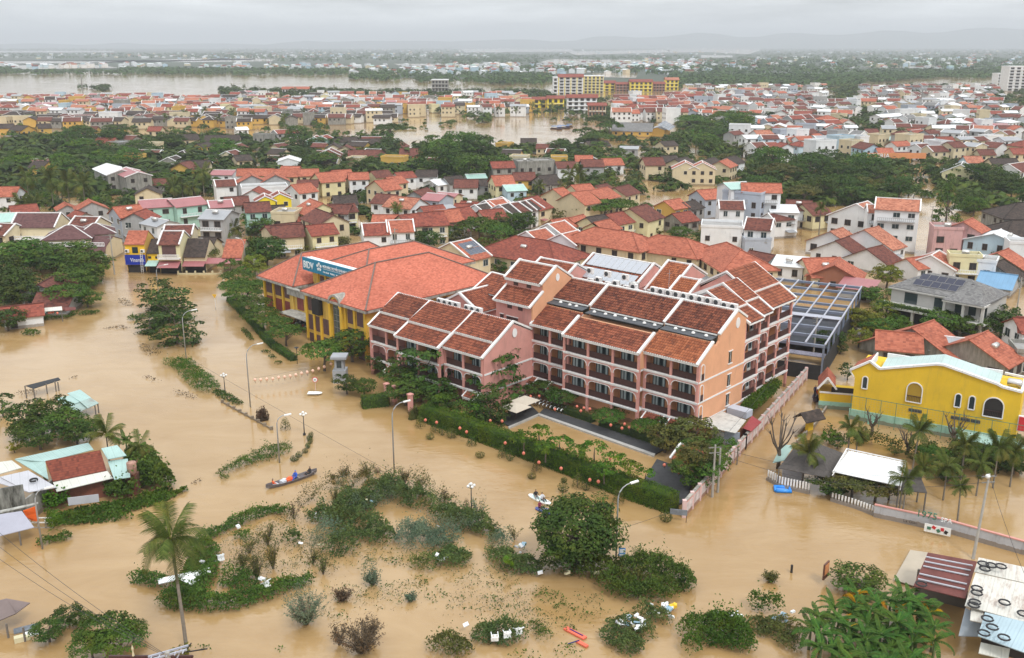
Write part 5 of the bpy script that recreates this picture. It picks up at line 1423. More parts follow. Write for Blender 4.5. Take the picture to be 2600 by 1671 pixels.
for ln in TL.split('\n'):
    q=ln.split(','); s=CR[q[0]][2]; x,y=Q(q[0],float(q[1]),float(q[2])); rr=float(q[3])/s*(1.18 if q[0] in '4JL' else 1.0)
    if rr<3: continue
    tree(x,y,rr,q[4],q[5],float(q[6]),q[7] if len(q)>7 else None)
# trees in front of the hotel
for (x,y,r_,k,m_,a) in ((965,925,34,'round','deep',.9),(1015,955,40,'umbrella','mid',.9),(1075,955,62,'layer','deep',.95),(1110,1000,46,'round','deep',.8),(1030,1000,48,'round','mid',.8),(1255,970,62,'layer','deep',1.0),(1240,1040,44,'layer','deep',.9),(1190,1050,36,'round','mid',.9),(1130,1030,34,'round','deep',.9),(1375,990,34,'umbrella','deep',.9),(1425,1010,32,'umbrella','deep',.9),(1400,975,26,'round','deep',.8),(1545,1060,32,'umbrella','mid',.9),(1580,1040,24,'umbrella','mid',.9),
   (1640,1085,30,'umbrella','mid',1.),(1690,1120,44,'round','olive',.9),(1750,1110,56,'round','olive',.9),(1790,1170,56,'round','mid',.9),(1770,1220,40,'round','mid',.8),(1835,1140,34,'round','bright',.8),(1700,1080,36,'round','deep',.8),(925,985,28,'round','mid',.9),(880,980,30,'round','deep',.9),(1480,950,20,'umbrella','mid',.9)):
    tree(x,y,r_,k,m_,a)
tree(1768,1165,46,'round','olive',.9,zb=2.2); tree(1735,1190,34,'round','mid',.8,zb=2.0); tree(1800,1195,36,'round','mid',.8,zb=1.6)
# feathery young trees rising out of the hedge
for i,(x,y) in enumerate(((1330,1115),(1370,1100),(1420,1125),(1470,1150),(1510,1140),(1560,1170),(1600,1190),(1385,1140),(1535,1195),(1640,1205),(1210,1035),(1120,1015))): tree(x,y,26 if i<9 else 20,'umbrella','bright',1.1,zb=1.6)
# grove belts and old town trees
rt=random.Random(21)
FARW=[]
def belt(x0,x1,y0,y1,n,r0,r1,mks,kinds=('round','round','round','umbrella')):
    FARW.append(([(x0,y0,y1),(x1,y0,y1)],n*4,r0,r1))
    if r1<=20 : return
    n=int(n*.8)
    for i in range(n):
        x=rt.uniform(x0,x1); y=y0+(y1-y0)*(i+.5)/n+rt.uniform(-3,3)
        tree(x,y,rt.uniform(r0,r1)*1.12,rt.choice(kinds),rt.choice(mks),rt.uniform(.7,.95),rnd_=rt)
DM=('deep','deep','mid','deep','olive'); BM=('deep','mid','mid','bright')
belt(1900,2290,395,500,26,24,36,('deep','deep','olive','mid')); belt(2020,2300,430,505,12,20,34,DM); belt(2440,2620,430,520,9,24,38,('deep',)); belt(2290,2420,420,500,8,14,24,DM)
belt(0,330,335,440,24,18,32,BM); belt(140,700,350,440,24,17,30,BM); belt(700,1000,330,440,18,18,28,DM)
belt(1060,1330,362,435,18,24,42,('deep','mid')); belt(1000,1250,400,450,8,15,22,DM); belt(1420,1520,350,395,8,16,26,('deep','mid')); belt(1480,1560,305,360,5,16,24,('deep',)); 
belt(1720,1930,295,375,15,20,32,('mid','bright','deep')); belt(1700,1760,330,390,4,14,22,DM); belt(1280,1560,440,480,7,14,24,DM)
belt(1480,1720,385,470,11,16,26,DM); belt(0,240,290,330,7,12,20,DM); belt(300,560,300,340,9,12,20,('deep','mid')); belt(60,300,440,520,9,16,26,('mid','deep','bright')); belt(230,420,440,500,6,16,28,('deep','mid'))
belt(600,860,295,335,9,10,18,('mid','deep')); belt(1000,1150,300,320,6,8,14,('mid','deep')); belt(1180,1240,250,300,4,14,22,('deep',)); belt(2150,2250,275,330,5,12,20,('deep',)); belt(2100,2190,210,245,4,12,18,('deep',)); belt(1780,1960,375,430,8,14,24,('olive','mid'))
belt(2250,2600,330,420,14,10,18,DM); belt(1050,1700,495,530,5,12,20,DM); belt(2560,2640,600,700,4,18,26,DM); belt(0,60,500,560,3,14,20,DM)
# smaller trees merged by stand in the far town and beyond
def far_wood(name,label,rows_,mk='deep'):
    rng=np.random.default_rng(5); P=[];Nn=[];T=[];S=[]
    for (pts,n,hr,per) in rows_:
        for _ in range(n):
            k=rt.randrange(len(pts)-1); a,b_=pts[k],pts[k+1]; t=rt.random(); x=a[0]+(b_[0]-a[0])*t; y0=a[1]+(b_[1]-a[1])*t; y1=a[2]+(b_[2]-a[2])*t; y=y0+(y1-y0)*rt.random()**1.3
            if any(min(q[0] for q in L)-4<x<max(q[0] for q in L)+4 and min(q[1] for q in L)-1<y+2<max(q[1] for q in L)+1.5 for L in LAGOONS): continue
            R_=rt.uniform(*hr); p=G(x,max(y,116.5),R_*.9); d=sph(rng,per); d[:,2]=np.abs(d[:,2]); sc_=np.array((R_*rt.uniform(.9,1.6),R_*1.2,R_*rt.uniform(.7,1.2)))
            P.append(np.array(p)+d*sc_*rng.uniform(.5,1,(per,1))-np.array((0,0,R_*.6))); q=d.copy(); q[:,2]+=.6; Nn.append(q); T.append(np.clip(rng.uniform(-.2,.3,per)+rt.uniform(.15,.75),0,1)); S.append(np.full(per,R_*.75))
    me=leaf_mesh(name,np.concatenate(P),np.concatenate(Nn),np.concatenate(S),np.concatenate(T),LMAT[mk],rng,.7,jit=.2); o=put(name,me); o['kind']='stuff'; o['label']=label
far_wood('distant_forest','dark woods across the river',[
 ([(-60,168,181),(400,170,182),(890,172,184)],900,(5,8),16),([(890,170,193),(1000,174,197),(1250,180,203),(1400,184,204)],500,(5,8),16),([(1700,180,212),(1850,186,207),(2120,186,208),(2330,180,192),(2660,170,190)],1300,(5,8),16),
 ([(-60,118,128),(290,118,128)],300,(8,14),10),([(-60,134,160),(700,132,160)],800,(6,11),10),([(560,120,150),(1300,117,150)],900,(7,12),10),([(1100,136,170),(1700,136,178)],900,(6,10),12),([(1650,112,180),(2660,104,178)],2600,(6,11),12),([(1300,112,122),(2660,104,110)],500,(9,15),8)],'deep')
far_wood('riverside_trees','palms and trees among the far town roofs and along the near river bank',[
 ([(560,222,236),(900,224,236)],150,(3,6),24),([(900,226,240),(1400,226,240)],220,(3,6),24),([(230,214,226),(275,214,226)],14,(3,5),26),([(200,215,225),(216,215,225)],5,(2,4),26),([(0,246,305),(860,246,300)],330,(3,5.5),26),([(900,246,280),(1750,246,282)],200,(3,5.2),26),([(1750,212,335),(2640,212,335)],760,(3.2,6.2),28),([(1400,245,300),(1760,245,300)],110,(2.4,4.2),24),([(0,340,470),(560,340,470)],330,(3,5.2),44),([(560,340,430),(940,345,430),(1000,368,430),(1500,366,430)],400,(2.8,4.8),44),([(0,430,520),(1500,430,520)],200,(1.8,3),44),([(1500,345,480),(2640,345,450)],330,(2.2,3.6),40),([(560,520,600),(1500,520,600)],60,(1.6,2.4),50)],'deep')
rows_=[]
for (pts,n,r0,r1) in FARW:
    d=PJ(G(pts[0][0],(pts[0][1]+pts[0][2])/2))[2]; rows_.append(([(a,b_+2,c+6) for a,b_,c in pts],n,(r0*.5*d/F,r1*.62*d/F),46))
far_wood('undergrowth','lower trees and bushes crowding between the roofs and groves of the old town',rows_,'mid')
# palms
for (c,x,y,z,fl,lod,dr) in (('A',205,215,11,5,1,1.2),('A',395,230,11,5,1,1.2),('A',530,260,10.5,5,1,1.2),('A',655,280,10,5,1,1.2),('A',480,300,8,4,1,1),('B',290,180,9,5,1,1.2),('B',130,290,5,5,1,1.1),('B',60,300,5,4,1,1.1),('B',210,300,4.5,4,1,1.1),('A',160,420,4,4,1,1),('A',250,440,4,4,1,1),('A',300,430,4,4,1,1),('C',520,470,5,2.6,1,1),('D',400,290,5,3,1,1),('E',1325,470,9,2.4,1,1),
   ('5',370,200,4,3.4,1,1),('4',1990,270,4,3.6,1,1),('4',1930,300,3.5,3,1,1),('D',720,190,8,4,1,1),('D',640,195,7,4,1,1)):
    palm(*Q(c,x,y),z,fl,lod=lod,droop=dr)
for (x,y) in ((1285,265),(1300,258),(1325,262),(1352,268),(1375,262),(1400,270),(1373,248),(1265,275),(1310,280),(1410,255),(468,287),(520,280),(590,285),(420,300),(500,296),(555,300),(640,290),(720,300),(770,285),(1250,232),(790,225),(850,222),(620,222),(590,218)): palm(x,y,7,3.6,lod=2)
for (c,x,y,z,fl,ln) in (('8',1340,910,5.5,3.2,(.3,0)),('8',800,880,5,2.6,(0,0)),('8',470,1080,4.5,3.4,(.4,-.3)),('8',1700,1010,5,3.2,(0,0)),('8',1960,1040,5.5,3.4,(0,0)),('8',1560,1180,4.6,3,(0,0)),('8',1240,1290,5,3.2,(0,0)),('8',1370,1200,4.5,2.6,(.3,0)),('8',1660,1350,4.6,2.1,(-.2,0)),('8',2090,1060,5,3,(0,0)),('8',1820,1160,4.4,2.8,(0,0)),('8',860,930,4.,2.4,(0,0))):
    palm(*Q(c,x,y),z,fl*.78,lod=1,kind='garden',lean=ln,droop=1.0,mk='palm')
palm(*Q('I',400,600),11.3,3.9,'tall coconut palm with a long bare trunk in the open flood water',0,lean=(-.5,.4),nf=24,droop=1.5)
palm(*Q('L',900,680),4.2,3.0,'bushy palm between the dark trees and the banana plant',1,'garden'); palm(*Q('L',1180,780),3.4,2.4,'small palm with a dark trunk right of the banana plant',1,'garden')
# banana leaves
def banana_leaf(L,W,droop,mk,seed):
    rng=np.random.default_rng(seed); V=[];F_=[];T=[]; n=12
    mid=lambda t:np.array((L*t*(1-.2*droop*t*t),0,L*(.62*t-droop*.62*t*t)))
    for s in (-1,1):
        for i in range(n):
            t0,t1=i/n,(i+.88)/n; w0,w1=[W*(math.sin(math.pi*min(1,.06+t*.95)))**.55 for t in (t0,t1)]
            dz=-.18-rng.uniform(0,.35); a,c=mid(t0),mid(t1); j=len(V); V+=[a,c,c+np.array((.10,s*w1,dz*w1)),a+np.array((.10,s*w0,dz*w0))]; F_.append((j,j+1,j+2,j+3)); q=rng.uniform(.2,.75); T+=[q+.15,q+.15,q,q]
    for i in range(n):
        a,c=mid(i/n),mid((i+1)/n); w=.045*(1-i/n)+.012; j=len(V); u=np.array((0,0,.03)); V+=[a+(0,w,0)+u,a-(0,w,0)+u,c-(0,w,0)+u,c+(0,w,0)+u]; F_.append((j,j+1,j+2,j+3)); T+=[1]*4
    me=bpy.data.meshes.new('leaf'); me.from_pydata([tuple(v) for v in V],[],F_); at=me.attributes.new('tone','FLOAT','POINT'); at.data.foreach_set('value',np.clip(np.array(T,np.float32),0,1)); me.materials.append(LMAT[mk]); me.update(); return me
BL=[banana_leaf(2.15,.25,.9,'banana',1),banana_leaf(2.4,.26,1.3,'banana',2),banana_leaf(2.2,.25,.6,'banana',3),banana_leaf(2.6,.23,1.7,'banana',4)]; BG=banana_leaf(2.2,.26,1.6,'gold',5)
rb=random.Random(5); nb_=0
BSP=[]
for k in range(260):
    x=rb.uniform(740,1780); y=rb.uniform(900,1480)
    if ((x-1260)/490)**2+((y-1200)/310)**2>1: continue
    if any((x-a)**2+((y-b_)*1.3)**2<84**2 for a,b_ in BSP): continue
    BSP.append((x,y))
for (x,y) in BSP:
    zc=rb.uniform(2.2,3.4); p=G(*Q('K',x,y),zc); t=thing('banana_plant','','plant',(p[0],p[1],0),0,'banana plants in the big clump')
    b=MB(); b.tube([(0,0,-.4),(0,0,zc*.6),(.05,0,zc+.2)],[.15,.12,.06],7); b.build('stem',STEM,t,True)
    for q in range(rb.randint(10,12)):
        me=BG if rb.random()<.045 else BL[q%4]
        o=put('leaf',me,t,(0,0,zc)); o.rotation_euler=(rb.uniform(-.25,.25),rb.uniform(-.45,.35),q*2.4+rb.uniform(-.3,.3))
    reg(t,'banana plant with long arching leaves in the big clump')
t=thing('banana_plant','lone banana plant with tall upright leaves at the shack garden','plant',(0,0,0)); p=G(*Q('L',1070,740),3.5); t.location=(p[0],p[1],0)
b=MB(); b.tube([(0,0,-.4),(0,0,3.6)],[.16,.1],7); b.build('stem',STEM,t,True)
for q in range(7): o=put('leaf',BL[(0,2,2,1,0,3,1)[q]],t,(0,0,3.4)); o.rotation_euler=(0,(-.8,-.7,-.5,-.2,-.3,0,-.1)[q],q*2.4)
t=thing('banana_plant','young pale green banana plant toppled on the rubbish mound','plant',(0,0,0)); p=G(*Q('J',620,560),1.0); t.location=(p[0],p[1],0)
BY=banana_leaf(1.9,.26,.7,'bright',9)
for q in range(6): o=put('leaf',BY,t,(0,0,.7)); o.rotation_euler=(0,-.5,2.2+q*.3)
b=MB(); b.tube([(0,0,0),(0,0,.9)],.07,6); b.build('stem',STEM,t)
p=G(*Q('K',1130,800),1.6); tree(*Q('K',1130,830),62,'round','mid',.5,'low round green bush behind the banana clump')
# topiary and shrubs standing in the flood
def shrub(px,py,w,h,mk,label,kind='round',name='shrub'):
    p=G(px,py); m=PJ(p)[2]/F; rng=np.random.default_rng(int(px+py)); n=int(420 if w*m<2 else 2600); d=sph(rng,n); R_=w*m/2; H=h*m
    z=(d[:,2]+1)/2; 
    if kind=='cone': prof=np.sqrt(np.clip(1-z**1.7,0,1))*.95+.05; P=np.column_stack([d[:,0]/np.hypot(d[:,0],d[:,1])*R_*prof,d[:,1]/np.hypot(d[:,0],d[:,1])*R_*prof,z*H])
    else: P=np.column_stack([d[:,0]*R_,d[:,1]*R_,z*H])
    
    if R_>1.0: lob=sph(rng,9); f=.55+.55*np.clip((d@lob.T).max(1),0,1)**6; P=np.column_stack([d[:,0]*R_*f,d[:,1]*R_*f,np.abs(d[:,2])*H*f*rng.uniform(.7,1.25,n)+.05])
    P*=rng.uniform(.82,1.08,(n,1)); t=thing(name,label or '','plant',(p[0],p[1],0)); put('foliage',leaf_mesh('foliage',P,d+np.array((0,0,.3)),min(.2,max(.10,R_*.2)),rng.uniform(.1,.9,n),LMAT[mk],rng,.6),t)
    b=MB(); b.tube([(0,0,-.4),(0,0,H*.7)],.05,5); b.build('stem',BARK,t); return t
for (x,y,w_,h_,mk,kd) in ((1052,1062,26,26,'olive','round'),(1067,1084,19,24,'olive','cone'),(1105,1098,20,28,'deep','cone'),(1123,1105,14,20,'deep','round'),(1147,1112,22,22,'olive','round'),(1198,1131,19,22,'deep','cone'),(1092,1115,17,13,'olive','round'),(1219,1162,19,14,'olive','round'),(1275,1162,18,27,'olive','cone'),(1295,1170,17,26,'deep','round'),(1363,1197,20,30,'olive','cone'),(1350,1216,18,15,'olive','round'),(1466,1238,21,32,'olive','cone'),(1488,1245,18,26,'deep','round'),(1569,1277,24,32,'olive','cone'),(1430,1249,22,22,'deep','round'),(1523,1287,24,30,'mid','round'),(1432,1225,12,12,'deep','round'),(1690,1324,26,22,'olive','round'),
   (667,1066,27,26,'dry','round'),(725,1090,20,26,'olive','cone'),(790,1110,10,12,'olive','round'),(788,1126,10,12,'olive','round'),(782,1138,10,12,'deep','round'),(775,1150,12,10,'olive','round'),(760,1160,14,12,'deep','round'),(748,1170,18,12,'deep','round'),(786,1118,12,12,'deep','round')):
    t=shrub(x,y,w_*1.3,h_*1.2,mk,None,kd); t['group']='clipped shrubs in the flood'; reg(t,'small '+('cone-shaped' if kd=='cone' else 'round')+f" clipped {'reddish' if mk=='dry' else mk} shrub standing in the flood")
for (x,y,w_,h_,l) in ((1129,1269,24,30,'reddish brown egg-shaped shrub left of the globe lamp'),(1184,1297,20,34,'double-tiered reddish shrub close beside the globe lamp')): shrub(x,y,w_,h_,'dry',l,'cone')
for (x,y,w_,h_) in ((846,1217,12,14),(880,1207,17,16),(921,1202,15,13),(958,1200,19,15),(1031,1211,17,13)): reg(shrub(x,y,w_,h_,'dry',None),'small brown shrub at the top edge of the scrub')
BUSH=[]
for (c,x,y,w_,h_,mk,l) in (('I',1430,1240,330,250,'sage','wide sage-green willowy bush standing alone in the brown water'),('I',1940,940,160,130,'sage','compact grey-green round bush on a muddy lump'),('I',1850,1460,330,230,'dry','bare reddish twiggy bush near the bottom edge'),('I',1700,1060,150,90,'dry','flat brown matted bush beside the willowy one'),('K',470,830,130,90,'olive','small drowned bush with a pointed top in the open water'),('I',2230,1060,90,70,'sage','tiny sage bush right of the compact round one')):
    BUSH.append((Q(c,x,y),w_,h_,mk,l))
# twiggy stems
def twigs(px,py,h,n,mk,label,spread=.8,leafy=True,name='sapling'):
    p=G(px,py); rr=random.Random(int(px)); t=thing(name,label or '','plant',(p[0],p[1],0)); b=MB(); P=[]
    for k in range(n):
        a=rr.uniform(0,6.28); s=rr.uniform(.2,1)*spread; H=h*rr.uniform(.6,1); e=(math.cos(a)*s,math.sin(a)*s,H); b.tube([(0,0,-.2),(e[0]*.4,e[1]*.4,H*.5),e],[.035,.022,.01],4,cap=False)
        for q in range(30): f=rr.uniform(.25,1.05); P.append((e[0]*f+rr.gauss(0,.12),e[1]*f+rr.gauss(0,.12),H*f+rr.gauss(0,.08)))
    b.build('stem',BARK,t); rng=np.random.default_rng(int(px)); 
    if leafy: put('foliage',leaf_mesh('foliage',P,np.tile((0,0,1.),(len(P),1)),.24,rng.uniform(.2,.9,len(P)),LMAT[mk],rng,.35,jit=.8),t)
    return t
for ((x,y),w_,h_,mk,l) in BUSH: twigs(x,y,h_/84,max(16,int(w_/4)),mk,l,w_/125,name='bush')
for (c,x,y,h_,n,mk) in (('I',1060,900,3.2,22,'olive'),('I',1180,820,3.4,20,'olive'),('I',950,820,2.6,14,'olive'),('I',1000,700,2.2,10,'olive'),('I',1560,860,2.2,12,'olive'),('I',1480,780,2.,10,'olive'),('I',1340,440,2.0,8,'dry'),('I',1700,120,1.6,8,'dry'),('I',2180,170,2.4,12,'olive'),('I',1900,130,2.4,14,'olive'),('J',1560,540,2.2,9,'mid'),('J',1690,560,2.0,10,'mid'),('J',620,360,1.9,7,'olive'),('J',340,220,3.2,12,'sage'),('I',1680,1400,2.2,18,'dry'),('I',1920,1370,2.4,22,'dry'),('I',1140,640,2.8,14,'olive'),('I',1650,330,2.4,12,'olive'),('I',2300,250,2.2,12,'olive')):
    o=twigs(*Q(c,x,y),h_,n,mk,None,1.1); reg(o,f"slender {'bare reddish' if mk=='dry' else mk} sapling rising from the flooded scrub")
for (c,x,y,h_,l) in (('8',230,1200,7.5,'leafless pruned tree with thick stubby limbs at the lane corner'),('8',1600,1010,4.5,'bare pruned tree between the garden palms'),('8',1240,1090,4,'bare pruned stump tree beyond the white canopy'),('8',960,940,4,'leaning bare tree by the sports court')):
    p=G(*Q(c,x,y)); t=thing('bare_tree',l,'tree',(p[0],p[1],0)); b=MB(); rr=random.Random(int(x)); b.tube([(0,0,-.4),(.1,0,h_*.25),(0,.1,h_*.4)],[.28,.22,.2],7)
    b.build('trunk',BARK,t,True); b=MB()
    for k in range(8):
        a=k*.785+rr.uniform(-.3,.3); s=h_*rr.uniform(.18,.42); z0=h_*rr.uniform(.22,.4); e=Vector((math.cos(a)*s,math.sin(a)*s,h_*rr.uniform(.6,1))); m_=Vector((e.x*.6,e.y*.6,(z0+e.z)/2-.2)); b.tube([(0,0,z0),m_,e],[.15,.11,.06],5)
        for q in range(3): f=e+Vector((rr.uniform(-.7,.7),rr.uniform(-.7,.7),rr.uniform(.1,.8))); b.tube([m_.lerp(e,.7),f],[.05,.02],4)
    b.build('limb',BARK,t)
def tlabels():
    nm={'round':'round-crowned','layer':'layered dark','umbrella':'feathery flat-topped','cone':'cone-shaped','coconut':'coconut palm','garden':'garden palm','fan':'fan palm'}
    cn={'deep':'dark green','mid':'mid green','bright':'bright green','olive':'olive','yell':'yellow-green','sage':'sage','palm':'green'}
    seen={}
    for t,l,k,mk,rpx,p in TREES:
        if l: t['label']=l; continue
        x,y,_=PJ(p)
        z=('in the right grove' if x>1850 else 'in the centre trees' if x>1000 else 'in the left trees') if y<520 else ('by the left street' if x<560 else 'beside the bank' if x<860 else 'before the hotel' if x<1900 else 'in the right gardens') if y>560 else 'among the nearer roofs'
        if y<330: z='near the old quay' if x<1500 else 'in the white quarter'
        s='' if k in('coconut','garden') else (' small' if rpx<18 else ' large' if rpx>34 else '')
        txt=(cn[mk]+s+' '+nm[k]+('' if 'palm' in nm[k] else ' tree')).strip()
        seen.setdefault((txt,z),[]).append((x,t))
    for (t,z),v in seen.items():
        v.sort(key=lambda q:q[0]); n=len(v)
        for i,(x,o) in enumerate(v):
            o['group']='trees '+z; q='' if n==1 else ', leftmost' if i==0 else ', rightmost' if i==n-1 else ', '+(ordw(i)+' from left' if i<=n//2 else ordw(n-1-i)+' from right')
            o['label']=t+' '+z+q
# ================================================================ THE OTHER BUILDINGS AND THINGS NEAR THE STREET
def ray(x,y):
    a=(x-1300)/F;b=(835.5-y)/F
    return Vector((a,math.cos(PIT)+b*math.sin(PIT),-math.sin(PIT)+b*math.cos(PIT)))
def onY(x,y,Y): r=ray(x,y); t=Y/r.y; return Vector((r.x*t,Y,CH+r.z*t))
YEL=mat('stained yellow plaster',(.62,.40,.075),.85,.12,.6,dirt=.6,dirtc=(.16,.12,.07)); YELP=mat('yellow pilaster',(.66,.40,.03),.85,.1,.6,dirt=.35,dirtc=(.2,.14,.07)); SHUT=mat('brown shutter',(.105,.05,.048),.7,.2,2.,dirt=.3); SHUTR=mat('red shutter',(.22,.045,.035),.65,.15,2.); STONE=mat('weathered stone',(.36,.34,.30),.9,.2,.8,dirt=.9,dirtc=(.07,.065,.06))
def text(body,size,parent,mw,m,ext=.03,name='lettering',al='LEFT',sx=1):
    c=bpy.data.curves.new(name,'FONT'); c.body=body; c.size=size; c.extrude=ext; c.align_x=al; c.resolution_u=2; c.materials.append(m)
    o=bpy.data.objects.new(name,c); col.objects.link(o); 
    if parent: o.parent=parent
    bpy.context.view_layer.update(); me=bpy.data.meshes.new_from_object(o.evaluated_get(bpy.context.evaluated_depsgraph_get())); bpy.data.objects.remove(o); o=put(name,me,parent); o.matrix_local=mw@Matrix.Scale(sx,4,(1,0,0)); return o
def face(x,y,z,rz=0): return Matrix.Translation((x,y,z))@Matrix.Rotation(rz,4,'Z')@Matrix.Rotation(math.pi/2,4,'X')
# ---------------- bank
BA=thing('bank_building','yellow colonial bank with huge orange hipped roofs and a blue sign','bank',(-25.4,162.4,0),R(-45))
BT=tilemat('bank roof tiles',(.47,.135,.085),(.54,.17,.11),(.30,.09,.06),.42,.36,.04,rows=.45)
def hipB(u0,u1,v0,v1,ze,zr,name,off=1.0):
    b=UB(); k=min((u1-u0)/2,(v1-v0)/2)*off
    if (u1-u0)<(v1-v0): r0,r1=P3((u0+u1)/2,v0+k,zr),P3((u0+u1)/2,v1-k,zr)
    else: r0,r1=P3(u1-k,(v0+v1)/2,zr),P3(u0+k,(v0+v1)/2,zr)
    A,B_,C,D=P3(u1,v0,ze),P3(u0,v0,ze),P3(u0,v1,ze),P3(u1,v1,ze)
    if (u1-u0)<(v1-v0): b.tri(A,B_,r0); b.slab(B_,C,r1,r0); b.tri(C,D,r1); b.slab(D,A,r0,r1)
    else: b.slab(A,B_,r1,r0); b.tri(B_,C,r1); b.slab(C,D,r0,r1); b.tri(D,A,r0)
    o=b.build('roof',BT,BA); m=UB()
    for p,q in (((A,r0),(B_,r0),(C,r1),(D,r1),(r0,r1)) if (u1-u0)<(v1-v0) else ((A,r0),(D,r0),(B_,r1),(C,r1),(r0,r1))): m.bar(Vector(p)+Vector((0,0,.08)),Vector(q)+Vector((0,0,.08)),.26,.2)
    m.build('ridge_tiles',mat('grey mortar ridge',(.17,.12,.10),.9,.3,2.),o)
    g=UB(); g.ub(u0-.1,u1+.1,v0-.1,v0+.5,ze-.6,ze-.18); g.ub(u0-.1,u0+.5,v0,v1,ze-.6,ze-.18); g.ub(u1-.5,u1+.1,v0,v1,ze-.6,ze-.18); g.build('cornice',STONE,BA)
hipB(-.8,19.6,-.8,32.5,9.7,15.0,'r'); hipB(31.2,45,5,36,7.4,12.2,'l'); hipB(13,32,9.2,38,10.4,14.4,'c',.9)
for (u0,u1,v0,v1,z) in ((0,18.8,0,31.5,9.3),(19.2,33,5.2,20,5.8),(13,31.5,10,30,10.1),(33,44.2,6.2,34,7.0)): b=UB(); b.ub(u0,u1,v0,v1,-.6,z); b.build('wall',YEL,BA)
b=UB(); b.ub(19.2,33,4.6,5.2,5.6,7.0,0); b.ub(19.2,33,4.4,5.3,6.9,7.1,0); b.ub(19.5,33,5.2,10,5.85,5.95,0); b.build('parapet',STONE,BA)
def shutter(u,v,z,w,h,m,side=0):
    b=UB()
    if side==0:
        b.ub(u,u+w,v-.1,v,z,z+h); b.ub(u+w/2-.03,u+w/2+.03,v-.13,v-.1,z,z+h)
        for k in range(1,4): b.ub(u,u+w,v-.12,v-.1,z+h*k/4-.03,z+h*k/4+.03)
    else: b.ub(u-.1,u,v,v+w,z,z+h); b.ub(u-.13,u-.1,v+w/2-.03,v+w/2+.03,z,z+h)
    b.build('shutter',m,BA)
for u in (.35,3.4,6.2,10.8,14.0,16.2,18.6): b=UB(); b.ub(u-.28,u+.28,-.3,.05,-.6,9.2); b.build('pilaster',YELP,BA)
for (u,w) in ((.9,1.9),(4.0,1.6),(11.4,2.1),(14.5,1.4),(16.7,1.5)):
    for z,h in ((6.1,2.6),(2.4,2.9),(0,1.7)): 
        if not (w==2.1 and z==6.1): shutter(u,0,z,w,h,SHUT)
b=UB(); b.ub(13.4,15.6,-1.0,-.1,6.0,8.9); b.build('open_shutter',mat('charred black shutter',(.012,.01,.009),.8),BA)
for v in (4,10,16,22,28):
    shutter(0,v,6.0,2.8,2.5,SHUT,1); shutter(0,v,1.5,2.8,3,SHUT,1); b=UB(); b.ub(-.2,.0,v-1.2,v-.7,-.6,9.2); b.build('pilaster',YEL,BA)
# arched dormer with the tall glass panel
b=UB(); n=14; cu,cz,r=8.6,8.9,2.0
for k in range(n):
    a0,a1=math.pi*k/n,math.pi*(k+1)/n
    for rr,m,d in ((r,0,2.6),(r-.45,1,2.2)):
        p0=(cu+rr*math.cos(a0),cz+rr*math.sin(a0));p1=(cu+rr*math.cos(a1),cz+rr*math.sin(a1)); q0=(cu+(rr-.4)*math.cos(a0),cz+(rr-.4)*math.sin(a0)); q1=(cu+(rr-.4)*math.cos(a1),cz+(rr-.4)*math.sin(a1))
        b.prism([P3(p0[0],-.9 if m==0 else -.6,p0[1]),P3(p1[0],-.9 if m==0 else -.6,p1[1]),P3(q1[0],-.9 if m==0 else -.6,q1[1]),P3(q0[0],-.9 if m==0 else -.6,q0[1])],(0,d,0),m)
b.build('arch',[STONE,YELP],BA)
b=UB(); b.prism([P3(cu+1.15,-.25,.0)]+[P3(cu+1.15*math.cos(math.pi*k/10),-.25,8.9+1.15*math.sin(math.pi*k/10)) for k in range(10,-1,-1)][::-1]+[P3(cu-1.15,-.25,0)],(0,.1,0)); b.build('glass_panel',mat('dusty glass',(.09,.11,.10),.25,.4,1.2,dirt=.6),BA)
b=UB(); 
for k in range(7): b.bar(P3(cu+1.1,-.3,1+1.2*k),P3(cu-1.1,-.3,1+1.2*k),.07)
for k in (-1,0,1): b.bar(P3(cu+k*1.0,-.3,0),P3(cu+k*1.0,-.3,9),.06)
b.build('mullion',mat('grey steel',(.2,.2,.19),.5),BA)
for s in (-1,1): b=UB(); b.ub(cu+s*1.75-.32,cu+s*1.75+.32,-.75,0,-.6,8.9); b.ub(cu+s*1.75-.45,cu+s*1.75+.45,-.85,0,8.6,9); b.build('pilaster',YELP,BA)
# entrance with motorbikes, canopy, left wing
for k in range(3): shutter(20.8+k*3.6,5.2,2.9,2.2,2.5,SHUTR)
b=UB(); b.ub(19,32,1.8,5.2,2.45,2.6); b.build('canopy',STONE,BA); b=UB(); b.ub(20,30.5,5.0,5.22,-.3,2.4); b.build('entrance',DARK,BA)
for u in (19.6,31.6): b=UB(); b.ub(u-.35,u+.35,4.9,5.3,-.6,6.8); b.build('pilaster',YEL,BA)
for k in range(4): b=UB(); u=33.4+k*3.5; b.ub(u-.3,u+.3,5.9,6.25,-.6,7.1); b.build('pilaster',YELP,BA)
for k in range(3): shutter(34.2+k*3.5,6.2,4.0,2.2,2.6,SHUT); shutter(34.2+k*3.5,6.2,-.3,2.2,3.6,SHUTR)
for k in range(7): u=13.8+k*2.6; b=UB(); b.ub(u-.25,u+.25,9.75,10.05,5.9,10); b.build('pilaster',YELP,BA); 
for k in range(6): shutter(14.5+k*2.6,10,6.3,1.3,2.9,SHUT)
SIGNB=mat('sign blue',(.012,.20,.34),.4,.08,.5); LETW=mat('sign white',(.78,.8,.8),.5,.03)
sg=thing('roof_sign','long teal blue bank sign with white letters on the central roof edge','sign',BA.matrix_world.translation if False else (-25.4,162.4,0),R(-45))
b=UB(); b.ub(12,31.3,7.6,7.8,10.5,13.1); b.build('board',SIGNB,sg)
b=UB()
